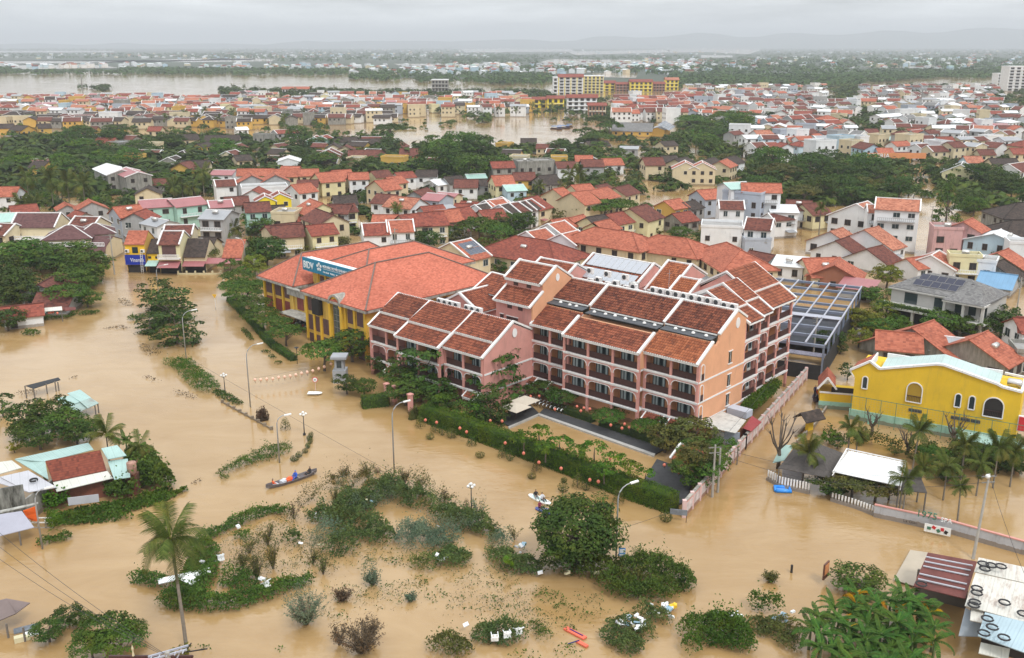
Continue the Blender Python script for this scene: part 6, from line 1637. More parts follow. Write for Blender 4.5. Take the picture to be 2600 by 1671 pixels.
for k in range(12): u=12.3+k*1.7; b.bar(P3(u,7.8,13.05),P3(u,8.9,13.05),.07); b.bar(P3(u,8.9,13.05),P3(u,8.9,10.4),.07); b.bar(P3(u,8.9,10.4),P3(u,7.8,10.6),.07)
b.ub(12,30.,7.8,9.0,13.06,13.14); b.build('frame',LETW,sg)
text('BIDV',2.0,sg,face(-30.9,7.55,11.05),LETW,.05,sx=.82)
b=UB()
for k in range(5):
    a=k*math.pi*2/5+math.pi/2; c=(26.55-0*math.cos(a),11.9); pts=[]
    for (rr,da) in ((.28,-.35),(.78,-.42),(.92,0),(.78,.42),(.28,.35)): pts.append(P3(25.4+rr*math.cos(a+da),7.54,11.95+rr*math.sin(a+da)))
    b.prism(pts,(0,.05,0))
b.build('emblem',LETW,sg)
text('NGÂN HÀNG TMCP ĐẦU TƯ VÀ PHÁT TRIỂN VIỆT NAM',.72,sg,face(-24.1,7.55,12.0),LETW,.03,sx=.62)
b=UB(); b.ub(12.4,24.1,7.55,7.6,11.75,11.81); b.build('rule',LETW,sg); text('Chi nhánh   Hotline   bidv.com.vn',.5,sg,face(-24.1,7.55,11.0),LETW,.03)
def motorbike(loc,rz,colr,txt):
    t=thing('motorbike','','motorbike',loc,rz,'motorbikes parked in the bank entrance')
    for x in (-.62,.62):
        b=MB(); n=12
        for k in range(n): a0,a1=2*math.pi*k/n,2*math.pi*(k+1)/n; b.bar((x+.27*math.cos(a0),0,.28+.27*math.sin(a0)),(x+.27*math.cos(a1),0,.28+.27*math.sin(a1)),.09)
        b.build('wheel',DARK,t)
    b=MB(); b.prism([(-.75,-.14,.55),(-.2,-.14,.35),(.25,-.14,.32),(.5,-.14,.85),(.38,-.14,.95),(.1,-.14,.5),(-.1,-.14,.62),(-.6,-.14,.78)],(0,.28,0)); b.build('body',colr,t)
    b=MB(); b.prism([(-.62,-.13,.78),(-.1,-.13,.64),(-.05,-.13,.74),(-.6,-.13,.88)],(0,.26,0)); b.build('seat',DARK,t)
    b=MB(); b.bar((.55,0,.3),(.4,0,1.0),.06); b.bar((.4,-.35,1.02),(.4,.35,1.02),.04); b.box(.36,.5,-.08,.08,.8,.95); b.build('handlebar',mat('grey steel',(.2,.2,.19),.5),t); reg(t,txt)
BM_=Matrix.Translation((-25.4,162.4,0))@Matrix.Rotation(R(-45),4,'Z')
cb=[mat('black paint',(.02,.02,.022),.3),mat('white bike paint',(.5,.5,.5),.3),mat('rust red paint',(.32,.07,.04),.6),mat('dark grey paint',(.08,.09,.1),.3)]
b=MB(); b.box(-31,-19.6,2.2,5,-.4,.12); o=b.build('entrance_step',mat('wet brick red floor',(.2,.06,.035),.5),BA)
for k in range(11):
    j=k%4; motorbike(BM_@Vector((-(20.6+k*.85),3.0+(k%2)*.9,.12)),R(-45+80+(k*37%30)),cb[j],{0:'black',1:'white',2:'dark red',3:'grey'}[j]+' motorbike parked in the bank entrance')
# ---------------- yellow building on the right
YB=thing('yellow_building','bright yellow house with a long curved white parapet, arched windows and mint green wall foot','house',(51.43,135.06,0),R(-31))
YY=mat('vivid yellow plaster',(.70,.46,.025),.88,.10,.35,dirt=.4,dirtc=(.42,.29,.05)); MINT=mat('mint wall base',(.30,.52,.43),.85,.2,.5,dirt=.5,dirtc=(.12,.25,.2)); PALER=sheetmat('pale teal metal',(.46,.58,.56),amt=.12)
prof=[(-.6,-.6),(-.6,6.6),(-1.4,7.5),(1.3,9.3),(2.7,8.4),(10.2,10.4),(11.2,10.45),(18.2,8.9),(18.9,8.6),(21.4,8.3),(21.4,-.6)]
b=MB(); b.prism([(x,0,z) for x,z in prof],(0,.35,0)); b.build('wall',YY,YB); b=MB(); b.box(-.6,21.4,.35,9,-.6,7.6); b.build('wall',YY,YB)
b=MB(); tp=prof[2:10]
for (x0,z0),(x1,z1) in zip(tp,tp[1:]): b.bar((x0,.1,z0+.1),(x1,.1,z1+.1),.6,.28)
b.bar((-.8,.1,6.7),(-1.4,.1,7.5),.3,.2); b.bar((21.3,0,8.4),(21.3,7,8.4),.35,.28); b.bar((18.6,7,8.6),(21.4,7,8.4),.35,.28); b.build('parapet',WHITE,YB)
b=MB(); b.slab((2.7,.5,8.2),(10.6,.5,10.2),(10.6,5.6,10.5),(2.7,5.6,8.6),.12); b.slab((10.6,.5,10.2),(18.4,.5,8.5),(18.4,5.6,8.8),(10.6,5.6,10.5),.12); b.build('roof',PALER,YB)
b=MB(); b.slab((-1.3,.4,7.5),(1.2,.4,9.2),(1.2,4.6,9.3),(-1.3,4.6,7.6),.14); b.build('side_roof',RC['O'][1](),YB)
b=MB(); b.box(1.3,1.5,.3,5,8.2,9.4); b.box(2.7,18.4,5.6,5.9,8.2,9.3); b.build('back_parapet',WHITE,YB)
def arched(u,z0,z1,w,m=DARK,par=YB,y=-.02,fr=WHITE,rail=True):
    b=MB(); r=w/2; n=10; pts=[(u-r,z0),(u-r,z1-r)]+[(u-r*math.cos(math.pi*k/n),z1-r+r*math.sin(math.pi*k/n)) for k in range(1,n)]+[(u+r,z1-r),(u+r,z0)]
    b.prism([(x,y-.04,z) for x,z in pts],(0,.05,0),0)
    for p,q in zip(pts,pts[1:]+pts[:1]): b.bar((p[0],y-.07,p[1]),(q[0],y-.07,q[1]),.16,.14,1)
    if rail:
        for k in range(int(w/.22)): x=u-r+.1+k*.22; b.box(x-.02,x+.02,y-.1,y-.07,z0,z0+.9,2)
        b.box(u-r,u+r,y-.12,y-.06,z0+.9,z0+.97,2)
    b.build('arched_window',[m,fr,DWOOD],par)
arched(.9,5.1,7.0,.75,GLASS,rail=False); arched(7.8,4.3,7.3,2.1,mat('yellow recess',(.35,.22,.02),.8)); arched(13.6,4.7,6.7,.8,GLASS,rail=False); arched(15.4,4.7,6.7,.8,GLASS,rail=False); arched(18.2,4.1,7.0,2.5)
b=MB(); b.box(-.9,21.6,-.22,0,-.6,1.6); b.build('wall_base',MINT,YB)
for (u,w) in ((7.3,1.8),(13.0,1.2),(14.3,1.2),(15.6,1.2)): b=MB(); b.box(u,u+w,-.1,0,2.8,3.3); b.build('vent_grille',mat('dark grille',(.05,.055,.06),.6),YB)
b=MB(); b.box(21.4,22.6,-.2,.3,2.8,5.0,0); b.box(21.5,22.5,-.3,-.2,2.9,4.9,1); o=b.build('sign_board',[WHITE,mat('red sign',(.55,.03,.04),.5)],None,loc=(51.43,135.06,0),rz=R(-31)); tag(o,'red sign board at the right corner of the yellow building','sign')
ym=Matrix.Translation((51.43,135.06,0))@Matrix.Rotation(R(-31),4,'Z')
tank(ym@Vector((20.2,3.,7.7)),R(-31),True,.6,1.9,'silver tank in the white parapet corner of the yellow building')
# sports net in front, with posts
nt_=thing('court_fence','tall green wire fence in front of the yellow building','fence',tuple(ym@Vector((0,-1.4,0))),R(-31))
b=MB()
for k in range(12): b.box(-.5+k*2.1-.04,-.5+k*2.1+.04,-.04,.04,-.4,4.2)
b.box(-.5,23,-.02,.02,4.1,4.18); b.build('post',mat('green steel',(.10,.22,.14),.6),nt_)
b=MB()
for k in range(58): x=-.5+k*.4; b.box(x-.008,x+.008,-.01,.01,1.6,4.1)
for k in range(7): z=1.7+k*.4; b.box(-.5,22.6,-.008,.008,z-.006,z+.006)
b.build('wire_mesh',mat('thin wire',(.35,.33,.18),.6),nt_)
b=MB(); b.slab((14.5,-3.0,1.2),(24,-3.0,1.0),(24,-1.0,1.6),(14.5,-1.0,1.8),.12); o=b.build('bench_shelter',sheetmat('pale green sheet',(.38,.56,.51),amt=.1),None,loc=(51.43,135.06,0),rz=R(-31)); tag(o,'long low pale teal shelter roof along the court edge','shelter')
for (x,y,l) in ((2100,1078,'left'),(0,0,'')): 
    if l: b=MB(); b.box(-.6,.6,-.35,.35,.0,.5); p=G(*Q('8',965,850)); tag(b.build('kick_board',[mat('mint box',(.25,.5,.4),.6)],None,loc=p,rz=R(-20)),'small green and white float box, nearer the lane side of the court','box'); b=MB(); b.box(-.6,.6,-.35,.35,.0,.5); p=G(*Q('8',1555,945)); tag(b.build('kick_board',[mat('mint box',(.25,.5,.4),.6)],None,loc=p,rz=R(-20)),'small green and white float box in the middle of the court','box')
# low annex with a little red roof
an=thing('yellow_annex','low yellow annex with a white-edged little red roof and mint foot by the lane','house',tuple(G(*Q('8',720,740))),R(-14))
b=MB(); b.box(-3.2,3.2,0,4,1.0,2.6,0); b.box(-3.3,3.3,-.1,.1,2.5,2.75,1); b.box(-3.3,3.3,-.12,0,-.6,1.2,2); b.box(-1.6,3.0,-.03,.0,2.75,3.6,3); b.build('wall',[YY,WHITE,MINT,DARK],an)
b=MB(); b.slab((-3.6,-.4,3.2),(-2.3,-.4,5.0),(-2.0,5,5.2),(-3.3,5,3.4),.15); b.slab((-2.3,-.4,5.0),(-1.0,-.4,3.4),(-.7,5,3.6),(-2.0,5,5.2),.15,0); b.build('roof',RC['O'][1](),an); b=MB(); b.bar((-3.7,-.5,3.3),(-2.3,-.5,5.15),.3,.25); b.bar((-2.3,-.5,5.15),(-.9,-.5,3.4),.3,.25); b.build('coping',WHITE,an)
# ---------------- grey villa with solar panels
GV=thing('grey_villa','modern grey villa with grey hipped roof, solar panels and a wide balcony','house',(0,0,0),0); c=(G(2280,718,7.5)+G(2545,735,7.5))/2; GV.location=(c[0],c[1],0); GV.rotation_euler=(0,0,R(-46))
wb,rb_,tb=MB(),MB(),MB(); geom(9.6,18.6,10.5,0,'K','grey','h',wb,rb_); wb.build('wall',mat('villa wall',(.43,.42,.40),.8,.08),GV); rb_.build('roof',RC['K'][1](),GV)
b=MB(); b.slab((2,-8,6.6),(9.8,-8,6.6),(7,-2.5,9.1),(5,-2.5,9.1),.16); b.slab((9.8,-8,6.6),(9.8,1,6.6),(7,-1,9.1),(7,-2.5,9.1),.16); b.slab((2,1,6.6),(2,-8,6.6),(5,-2.5,9.1),(5,-1,9.1),.16); b.build('porch_roof',RC['K'][1](),GV)
b=MB(); b.box(-9.8,10,-5.9,-5.0,6.35,6.6); b.box(-10.5,2,-9.5,-5.2,3.2,3.6); b.box(2,10.5,-8.4,-5,2.9,3.2); b.box(2,10,-8,-5.2,6.2,6.55); b.build('balcony',mat('pale concrete',(.50,.49,.46),.8,.12,.8,dirt=.3),GV)
for x in (-9.5,-3,2.4,6,9.6): b=MB(); b.box(x-.25,x+.25,-7.7 if x>2 else -9,-7.2 if x>2 else -8.5,-.5,6.3 if x>2 else 3.2); b.build('column',mat('pale concrete',(.50,.49,.46),.8,.12,.8,dirt=.3),GV)
b=MB(); b.box(-9,1.5,-5.4,-5.25,-.5,3.0); b.build('garage_door',mat('dark roller door',(.035,.037,.045),.5),GV)
for x,w_ in ((-6.5,2.6),(-.5,2),(3.6,1.6),(6.2,1.4),(8.4,1.2)): b=MB(); b.box(x,x+w_,-5.3,-5.22,3.8,6.0); b.build('window',GLASS,GV)
for r_ in range(2):
    for k in range(5): 
        x=-5.2+k*1.75+(.0 if r_ else -.4); y0=-4.3+r_*1.75; z=lambda y:9.6-abs(y)*.5+.22
        b=MB(); b.slab((x,y0,z(y0)),(x+1.62,y0,z(y0)),(x+1.62,y0+1.62,z(y0+1.62)),(x,y0+1.62,z(y0+1.62)),.06,0,1); b.build('solar_panel',[mat('solar cell',(.018,.02,.045),.2,.2,3.),WHITE],GV)
gm=Matrix.Translation(GV.location)@Matrix.Rotation(R(-46),4,'Z')
hb=[gm@Vector((-10.3,-9,0)),gm@Vector((1.6,-9,0))]; h9=hedge(hb,.9,.7,'mid','planted green strip on the balcony edge of the grey villa',7,.25,70,'planter'); h9.location.z=3.5; h9['category']='planter'
# ---------------- steel frame hall
fr=thing('steel_frame_hall','open dark blue steel roof frame over a flooded hall behind the hotel','canopy frame',(51.8,152.4,0),R(63.5))
SB=mat('blue grey steel',(.17,.20,.27),.45,.12,1.,dirt=.1); SBL=mat('pale steel beam',(.36,.37,.43),.5,.1)
Lh,Wh,Zh=45.,19.,6.2
for k in range(9): b=MB(); x=k*Lh/8; b.box(x-.22,x+.22,0,Wh,Zh-.45,Zh+.0); b.build('rafter',SB,fr)
for k in range(7): b=MB(); y=k*Wh/6; b.box(0,Lh,y-.13,y+.13,Zh+.0,Zh+.2); b.build('purlin',SBL,fr)
b=MB(); b.box(16,18,0,Wh,Zh+.2,Zh+.3); b.build('walkway',SBL,fr)
for k in range(9):
    for y in (.15,Wh-.15): b=MB(); x=k*Lh/8; b.box(x-.15,x+.15,y-.15,y+.15,-.5,Zh-.4); b.build('post',SB,fr)
b=MB(); b.box(0,Lh,-.05,0,-.5,Zh-2.6,0); b.box(-.05,0,0,Wh,-.5,Zh-3.6,0); b.build('netting',mat('black netting',(.018,.019,.022),.7,.3,2.),fr)
for k in (2,3,4,5,6,7): b=MB(); b.box(k*5.6+.6,k*5.6+5.0,1,Wh-1,.5 if k<5 else 2.,.62 if k<5 else 2.1); 
b=MB(); b.box(14,42,1,Wh-1,1.4,1.5); b.build('platform',mat('dark mat',(.035,.038,.05),.7,.4,1.),fr); b=MB(); b.box(8.2,10.4,1,Wh-1,1.4,1.55); b.build('platform',mat('pale slats',(.2,.19,.24),.7,.4,3.),fr)
# ---------------- street front rows on the left
def rowhouse(x0,x1,yb,ye,yr,dep,rc,wc,label,trim=False,name='house'):
    Y=G((x0+x1)/2,yb).y; A=onY(x0,yb,Y);B_=onY(x1,yb,Y); ze=onY(x0,ye,Y).z; zr=onY(x0,yr,Y+dep/2).z; w=B_.x-A.x; cx=(A.x+B_.x)/2
    t=thing(name,label,'house',(cx,Y+dep/2,0)); b=MB(); b.prism([(-w/2,-dep/2,-.6),(-w/2,-dep/2,ze),(-w/2,0,zr-.1),(-w/2,dep/2,ze),(-w/2,dep/2,-.6)],(w,0,0)); b.build('wall',wallm(wc),t)
    b=MB(); e=(zr-ze)/(dep/2)*.4; b.slab((-w/2-.1,-dep/2-.4,ze-e+.1),(w/2+.1,-dep/2-.4,ze-e+.1),(w/2+.1,0,zr+.1),(-w/2-.1,0,zr+.1),.15); b.slab((w/2+.1,dep/2+.4,ze-e+.1),(-w/2-.1,dep/2+.4,ze-e+.1),(-w/2-.1,0,zr+.1),(w/2+.1,0,zr+.1),.15); ro=b.build('roof',RC[rc][1](),t)
    if trim:
        b=MB()
        for x in (-w/2,w/2): b.bar((x,-dep/2-.45,ze-e+.25),(x,0,zr+.25),.35,.3); b.bar((x,dep/2+.45,ze-e+.25),(x,0,zr+.25),.35,.3)
        b.bar((-w/2,0,zr+.2),(w/2,0,zr+.2),.3,.25); b.build('coping',WHITE,ro)
    return t,w,dep,ze,zr,Y
def addbox(t,x0,x1,y0,y1,z0,z1,m,name): b=MB(); b.box(x0,x1,y0,y1,z0,z1); return b.build(name,m,t)
t,w,d,ze,zr,Y=rowhouse(325,374,692,618,586,7,'O','yellow','bright yellow shop house with orange roof over a blue banner')
addbox(t,-w/2,w/2,-d/2-.05,-d/2,ze-3.0,ze-.2,mat('wall shop yellow',(.80,.48,.02),.8,.05),'front_wall'); addbox(t,-.7,.7,-d/2-.12,-d/2-.05,ze-2.4,ze-.9,GLASS,'window'); addbox(t,-w/2+.2,w/2-.2,-d/2-.06,-d/2-.01,-.4,1.9,DARK,'shop_opening')
BLUE=mat('banner blue',(.008,.03,.33),.5,.05)
bn=thing('shop_banner','dark blue banner with white lettering across the yellow shop front','banner',(t.location[0],Y-.5,0)); zb0=onY(350,671,Y).z; zb1=onY(350,646,Y).z; addbox(bn,-w/2-.1,w/2+.1,-.1,0,zb0,zb1,BLUE,'cloth'); text('Vinamilk',1.35,bn,face(-w/2+.9*0+1.2,-.13,zb0+.75),LETW,.02,sx=.72)
for sx_ in (-1,1): reg(clone(AC0,(t.location[0]+sx_*1.9,Y-.3,ze-2.3),0,1.0,group='air conditioner units on the yellow shop'),'small air conditioner unit on the yellow shop front')
ld=thing('ladder','white ladder leaning on the blue banner','ladder',(t.location[0]+w*.36,Y-.8,0)); b=MB(); b.bar((-.25,-.6,0),(-.25,0,5.2),.07); b.bar((.25,-.6,0),(.25,0,5.2),.07); b.build('rail',WHITE,ld); b=MB()
for k in range(12): b.bar((-.25,-.6+.05*k,.4*k+.2),(.25,-.6+.05*k,.4*k+.2),.06)
b.build('rung',WHITE,ld)
t,w,d,ze,zr,Y=rowhouse(379,408,692,641,607,8,'D','yellow','narrow yellow house with a blackened roof and green awning'); addbox(t,-w/2,w/2,-d/2-.05,-d/2,2.9,ze-.1,mat('wall shop yellow',(.80,.48,.02),.8,.05),'front_wall')
for sx_ in (-.9,.9): addbox(t,sx_-.4,sx_+.4,-d/2-.1,-d/2-.05,3.5,4.1,DARK,'window')
b=MB(); b.slab((-w/2,-d/2-2.6,2.2),(w/2,-d/2-2.6,2.2),(w/2,-d/2,3.1),(-w/2,-d/2,3.1),.08); b.build('awning',RC['T'][1](),t); addbox(t,-w/2+.1,w/2-.1,-d/2-.06,-d/2,-.4,2.4,DARK,'shop_opening')
t,w,d,ze,zr,Y=rowhouse(409,463,694,620,588,8,'B','ycream','cream house with brown roof, dark balcony room and red awning',True)
addbox(t,-w/2+.8,w/2-1,-d/2-.06,-d/2,ze-3.2,ze-.4,SHUT,'door'); addbox(t,-w/2,w/2,-d/2-1.3,-d/2,ze-3.6,ze-3.35,WHITE,'balcony_slab'); b=MB()
for k in range(22): x=-w/2+k*w/21; b.box(x-.06,x+.06,-d/2-1.3,-d/2-1.2,ze-3.35,ze-2.5)
b.box(-w/2,w/2,-d/2-1.35,-d/2-1.15,ze-2.5,ze-2.38); b.build('balustrade',WHITE,t)
b=MB(); b.slab((-w/2,-d/2-2.8,2.0),(w/2,-d/2-2.8,2.0),(w/2,-d/2,ze-4.2),(-w/2,-d/2,ze-4.2),.08); b.build('awning',RC['P'][1](),t); addbox(t,-w/2+.1,w/2-.1,-d/2-.06,-d/2,-.4,ze-4.3,DARK,'shop_opening')
t,w,d,ze,zr,Y=rowhouse(470,525,692,650,606,9,'D','cream','low dark-roofed house behind the small olive street tree'); addbox(t,-w/2+.1,w/2-.1,-d/2-.06,-d/2,-.4,2.3,DARK,'shop_opening'); b=MB(); b.slab((-w/2,-d/2-2,2.0),(w/2,-d/2-2,2.0),(w/2,-d/2,2.9),(-w/2,-d/2,2.9),.08); b.build('awning',RC['P'][1](),t)
t,w,d,ze,zr,Y=rowhouse(568,616,688,652,608,10,'O','cream','low shop with a plain red roof and a salmon fascia'); b=MB(); b.slab((-w*1.3,-d/2-2.4,2.4),(w/2,-d/2-2.4,2.4),(w/2,-d/2,3.3),(-w*1.3,-d/2,3.3),.08); b.build('awning',RC['P'][1](),t)
gt=thing('gate_railing','long cream railing wall standing in the water before the shops','fence',tuple(G(515,697))); b=MB(); b.box(-6,13,-.1,.1,-.3,.35); 
for k in range(10): x=-6+k*2.1; b.box(x-.18,x+.18,-.18,.18,-.3,.9)
b.build('railing',mat('wall cream rail',(.55,.48,.3),.8),gt)
# left villas
t,w,d,ze,zr,Y=rowhouse(110,272,668,628,600,11,'Z','cream','lower storey of the twin-gabled cream villa with plum skirt roof',False,'villa_base'); 
for k in range(6): x=-w/2+.5+k*(w-1)/5; addbox(t,x-.22,x+.22,-d/2-1.9,-d/2-1.5,-.5,ze-.6,wallm('cream'),'column')
addbox(t,-w/2-.3,w/2+.3,-d/2-2.1,-d/2,2.1,2.35,WHITE,'balcony_slab'); b=MB(); b.slab((-w/2-.8,-d/2-2.6,ze-.7),(w/2+.8,-d/2-2.6,ze-.7),(w/2+.4,-d/2,ze+.4),(-w/2-.4,-d/2,ze+.4),.15); b.build('skirt_roof',RC['Z'][1](),t)
b=MB(); 
for k in range(46): x=-w/2+k*w/45; b.box(x-.07,x+.07,-d/2-.5,-d/2-.4,ze+.5,ze+1.2)
b.box(-w/2,w/2,-d/2-.55,-d/2-.35,ze+1.2,ze+1.35); b.box(-w/2,w/2,-d/2-.55,-d/2-.35,ze+.3,ze+.5); b.build('balustrade',WHITE,t)
for k in range(4): addbox(t,-w/2+2+k*4.2,-w/2+3.4+k*4.2,-d/2-.06,-d/2,2.4,4.4,DARK,'door')
t,w,d,ze,zr,Y=rowhouse(36,148,640,576,542,9,'Z','cream','cream villa with a broad plum roof edged in white, terrace and porch',True)
addbox(t,-w/2-1,w/2+1,-d/2-3,-d/2,ze-3.1,ze-2.8,WHITE,'terrace_slab'); b=MB(); b.slab((-w/2-1.4,-d/2-4.6,ze-4.2),(w/2+1.4,-d/2-4.6,ze-4.2),(w/2+1,-d/2-3,ze-3.2),(-w/2-1,-d/2-3,ze-3.2),.15); b.build('skirt_roof',RC['Z'][1](),t)
b=MB()
for k in range(32): x=-w/2-1+k*(w+2)/31; b.box(x-.07,x+.07,-d/2-3,-d/2-2.9,ze-2.8,ze-2.1)
b.box(-w/2-1,w/2+1,-d/2-3.05,-d/2-2.85,ze-2.1,ze-1.95); b.build('balustrade',WHITE,t)
for k in range(6): x=-w/2-.6+k*(w+1.2)/5; addbox(t,x-.2,x+.2,-d/2-3.9,-d/2-3.5,-.5,ze-4,wallm('cream'),'column')
b=MB(); b.box(-w/2,w/2,-d/2-2.5,-d/2,-.5,ze-3.2); b.build('lower_wall',wallm('cream'),t)
for k in range(4): addbox(t,-w/2+1+k*3.4,-w/2+2.8+k*3.4,-d/2-2.56,-d/2-2.5,.4,2.6,GLASS,'window')
# ---------------- far landmark blocks
def block(x0,x1,yb,yt,dep,wc,label,rows,cols,rc=None,name='apartment_building',rz=0,glazed=DARK,band=None):
    Y=G((x0+x1)/2,yb).y; A=onY(x0,yb,Y);B_=onY(x1,yb,Y); zt=onY(x0,yt,Y).z; w=B_.x-A.x
    t=thing(name,label,'building',((A.x+B_.x)/2,Y,0),rz); b=MB(); b.box(-w/2,w/2,0,dep,-.5,zt); b.build('wall',wallm(wc),t)
    if rc: b=MB(); b.slab((-w/2-1,-1,zt),(w/2+1,-1,zt),(w/2+1,dep/2,zt+dep*.2),(-w/2-1,dep/2,zt+dep*.2),.3); b.slab((w/2+1,dep+1,zt),(-w/2-1,dep+1,zt),(-w/2-1,dep/2,zt+dep*.2),(w/2+1,dep/2,zt+dep*.2),.3); b.build('roof',RC[rc][1](),t)
    else: b=MB(); b.box(-w/2-.3,w/2+.3,-.3,dep+.3,zt,zt+.9); b.build('parapet',wallm('white'),t)
    cw=w/cols; rh=zt/rows
    for i in range(cols):
        for j in range(rows):
            if zt-rh*(j+1)<-.5: continue
            b=MB(); x=-w/2+cw*(i+.22); z=zt-rh*(j+1)+rh*.22; b.box(x,x+cw*.56,-.12,0,z,z+rh*.62); b.build('window',glazed,t)
        if band:
            b=MB(); x=-w/2+cw*i; b.box(x-.35,x+.35,-.3,0,-.5,zt); b.build('pilaster',wallm(band),t)
    for j in range(rows): b=MB(); z=zt-rh*j-.3; b.box(-w/2,w/2,-1.0,-.0,z-rh*.93,z-rh*.88); b.build('balcony_slab',wallm('white'),t)
    return t
block(1404,1416,246,198,16,'white','plain white end tower of the tall river hotel',5,1)
block(1418,1480,242,196,16,'white','tall white river hotel wing with yellow panels and red roof edge',6,4,'R',band='by'); block(1482,1532,238,194,16,'ycream','cream river hotel wing with yellow bands',6,5,band='by')
block(1534,1562,232,211,14,'by','left yellow gable block of the long yellow hotel',3,2,'R'); block(1564,1598,233,214,12,'brick','dark balconied link of the long yellow hotel',3,4,'R'); block(1600,1656,234,208,14,'by','centre block of the long yellow hotel with red roof',3,5,'R'); block(1658,1688,233,213,12,'brick','second dark balconied link of the yellow hotel',3,4,'R'); block(1690,1722,230,203,14,'by','right yellow gable block of the long yellow hotel',3,3,'Q')
block(1097,1138,242,204,14,'stain','unfinished dark grey concrete frame building by the river',4,5); block(717,785,239,226,12,'white','long white hall with a plain orange roof among the palms',1,9,'O')
block(1352,1388,276,253,11,'by','left house of the bright yellow pair by the quay',2,2,'R'); block(1390,1432,278,250,11,'by','right house of the bright yellow pair by the quay',2,3,'R')
block(1440,1515,290,248,12,'white','four storey white quayside building with red gables',4,5,'R'); block(1494,1538,298,268,10,'cream','quayside pavilion with red-striped roof on brown pillars',2,5,'R',band='brick'); block(1562,1620,282,260,12,'white','white quayside house with brown roof and black balconies',2,8,'B'); block(1622,1644,276,250,12,'ycream','pale green-cream gable house by the quay',2,1,'O'); block(1646,1708,280,258,12,'grey','long house with orange roof and dark verandah near the quay',2,6,'O')
block(1728,1780,268,245,12,'bgrey','pale institutional block with red roof at the quay end',3,6,'R'); block(2555,2620,232,170,20,'white','tall white apartment tower at the right edge',8,4); block(2530,2560,226,188,16,'white','stepped lower wing of the white tower',5,3)
for (x0,x1,y) in ((0,1,2),): pass
t=thing('pylon','thin lattice mast far by the river','mast',tuple(G(210,232))); b=MB(); b.bar((0,0,0),(0,0,20),.9); b.build('lattice',mat('grey steel',(.2,.2,.19),.5),t)
for i,(x,y,w_) in enumerate(((1437,305,20),(1408,328,24),(1425,326,26),(1445,323,20),(1420,330,16),(1440,327,16))):
    p=G(x,y); d_=PJ(p)[2]/F; b=MB(); L=w_*d_; b.prism([(-L/2,-1.3,-.2),(-L/2*.8,-1.5,.9),(L/2*.8,-1.5,.9),(L/2,-1.3,.1)],(0,2.6,0),0); b.box(-L/2*.7,L/2*.7,-1.5,1.5,1.9,2.05,1); o=b.build('covered_boat',[DWOOD,mat('blue tarpaulin',(.03,.18,.5),.5)],None,loc=p); tag(o,'','boat','blue-roofed boats moored at the quay'); reg(o,'small boat with bright blue canopy moored in the old quay')
# ---------------- sheets and shacks
def quads(name,label,cat,parts,posts=(),walls=()):
    """parts: [(name,[(crop,x,y,z)x4],material)], posts: [(crop,x,y,z)], walls: [(crop,x0,y0,x1,y1,z0,z1,material)] with pixels on the ground at z0"""
    ps=[[G(*Q(c,x,y),z) for c,x,y,z in q] for _,q,_ in parts]; o0=ps[0][0] if ps else G(*Q(walls[0][0],walls[0][1],walls[0][2])); org=Vector((o0.x,o0.y,0))
    t=thing(name,label,cat,org)
    for (n_,q,m),p in zip(parts,ps):
        b=MB(); q_=[v-org for v in p]; e=q_[0]; b.slab(*q_,.08); b.build(n_,m,t)
    for (c,x,y,z) in posts:
        p=G(*Q(c,x,y),z)-org; b=MB(); b.box(p.x-.07,p.x+.07,p.y-.07,p.y+.07,-.6,z-.08); b.build('post',mat('grey timber',(.16,.14,.12),.9),t)
    for (c,x0,y0,x1,y1,z0,z1,m) in walls:
        a=G(*Q(c,x0,y0),z0)-org; d=G(*Q(c,x1,y1),z0)-org; a.z=d.z=-.6; b=MB(); b.prism([a,d,Vector((d.x,d.y,z1)),Vector((a.x,a.y,z1))],((d-a).cross(Vector((0,0,1))).normalized()*-.2)); b.build('wall',m,t)
    return t
TE=sheetmat('faded teal sheet',(.36,.52,.49),amt=.16); TE2=sheetmat('rusty teal sheet',(.33,.45,.42),amt=.55); WS=sheetmat('cream white sheet',(.62,.62,.56),amt=.12); GS=sheetmat('pale grey sheet',(.50,.50,.54),amt=.1); RUST=sheetmat('rusted white sheet',(.66,.64,.58),rust=(.20,.07,.03),amt=.62); BRN=mat('brown membrane roof',(.13,.035,.028),.75,.3,1.,dirt=.3); BLS=sheetmat('light blue sheet',(.40,.52,.58),amt=.08)
BRICK=NB('old red brick'); p_=geo_pos(BRICK); bt=BRICK.n('ShaderNodeTexBrick'); bt.inputs['Scale'].default_value=3.2; bt.inputs['Color1'].default_value=(.26,.075,.04,1); bt.inputs['Color2'].default_value=(.17,.05,.03,1); bt.inputs['Mortar'].default_value=(.15,.09,.07,1)
mpb=BRICK.n('ShaderNodeMapping'); mpb.inputs['Rotation'].default_value=(R(90),0,0); BRICK.l(p_,mpb.inputs[0]); BRICK.l(mpb.outputs[0],bt.inputs[0]); BRICK.l(BRICK.mix(BRICK.ramp(BRICK.noise(p_,.6,5,.7),[(.4,(0,0,0)),(.7,(.8,.8,.8))]),bt.outputs[0],(.07,.04,.03)),BRICK.b.inputs[0]); BRICK=BRICK.m
TIL=tilemat('shack red tiles',(.17,.045,.03),(.21,.058,.036),(.09,.03,.02),.28,.34,.03,rows=.6)
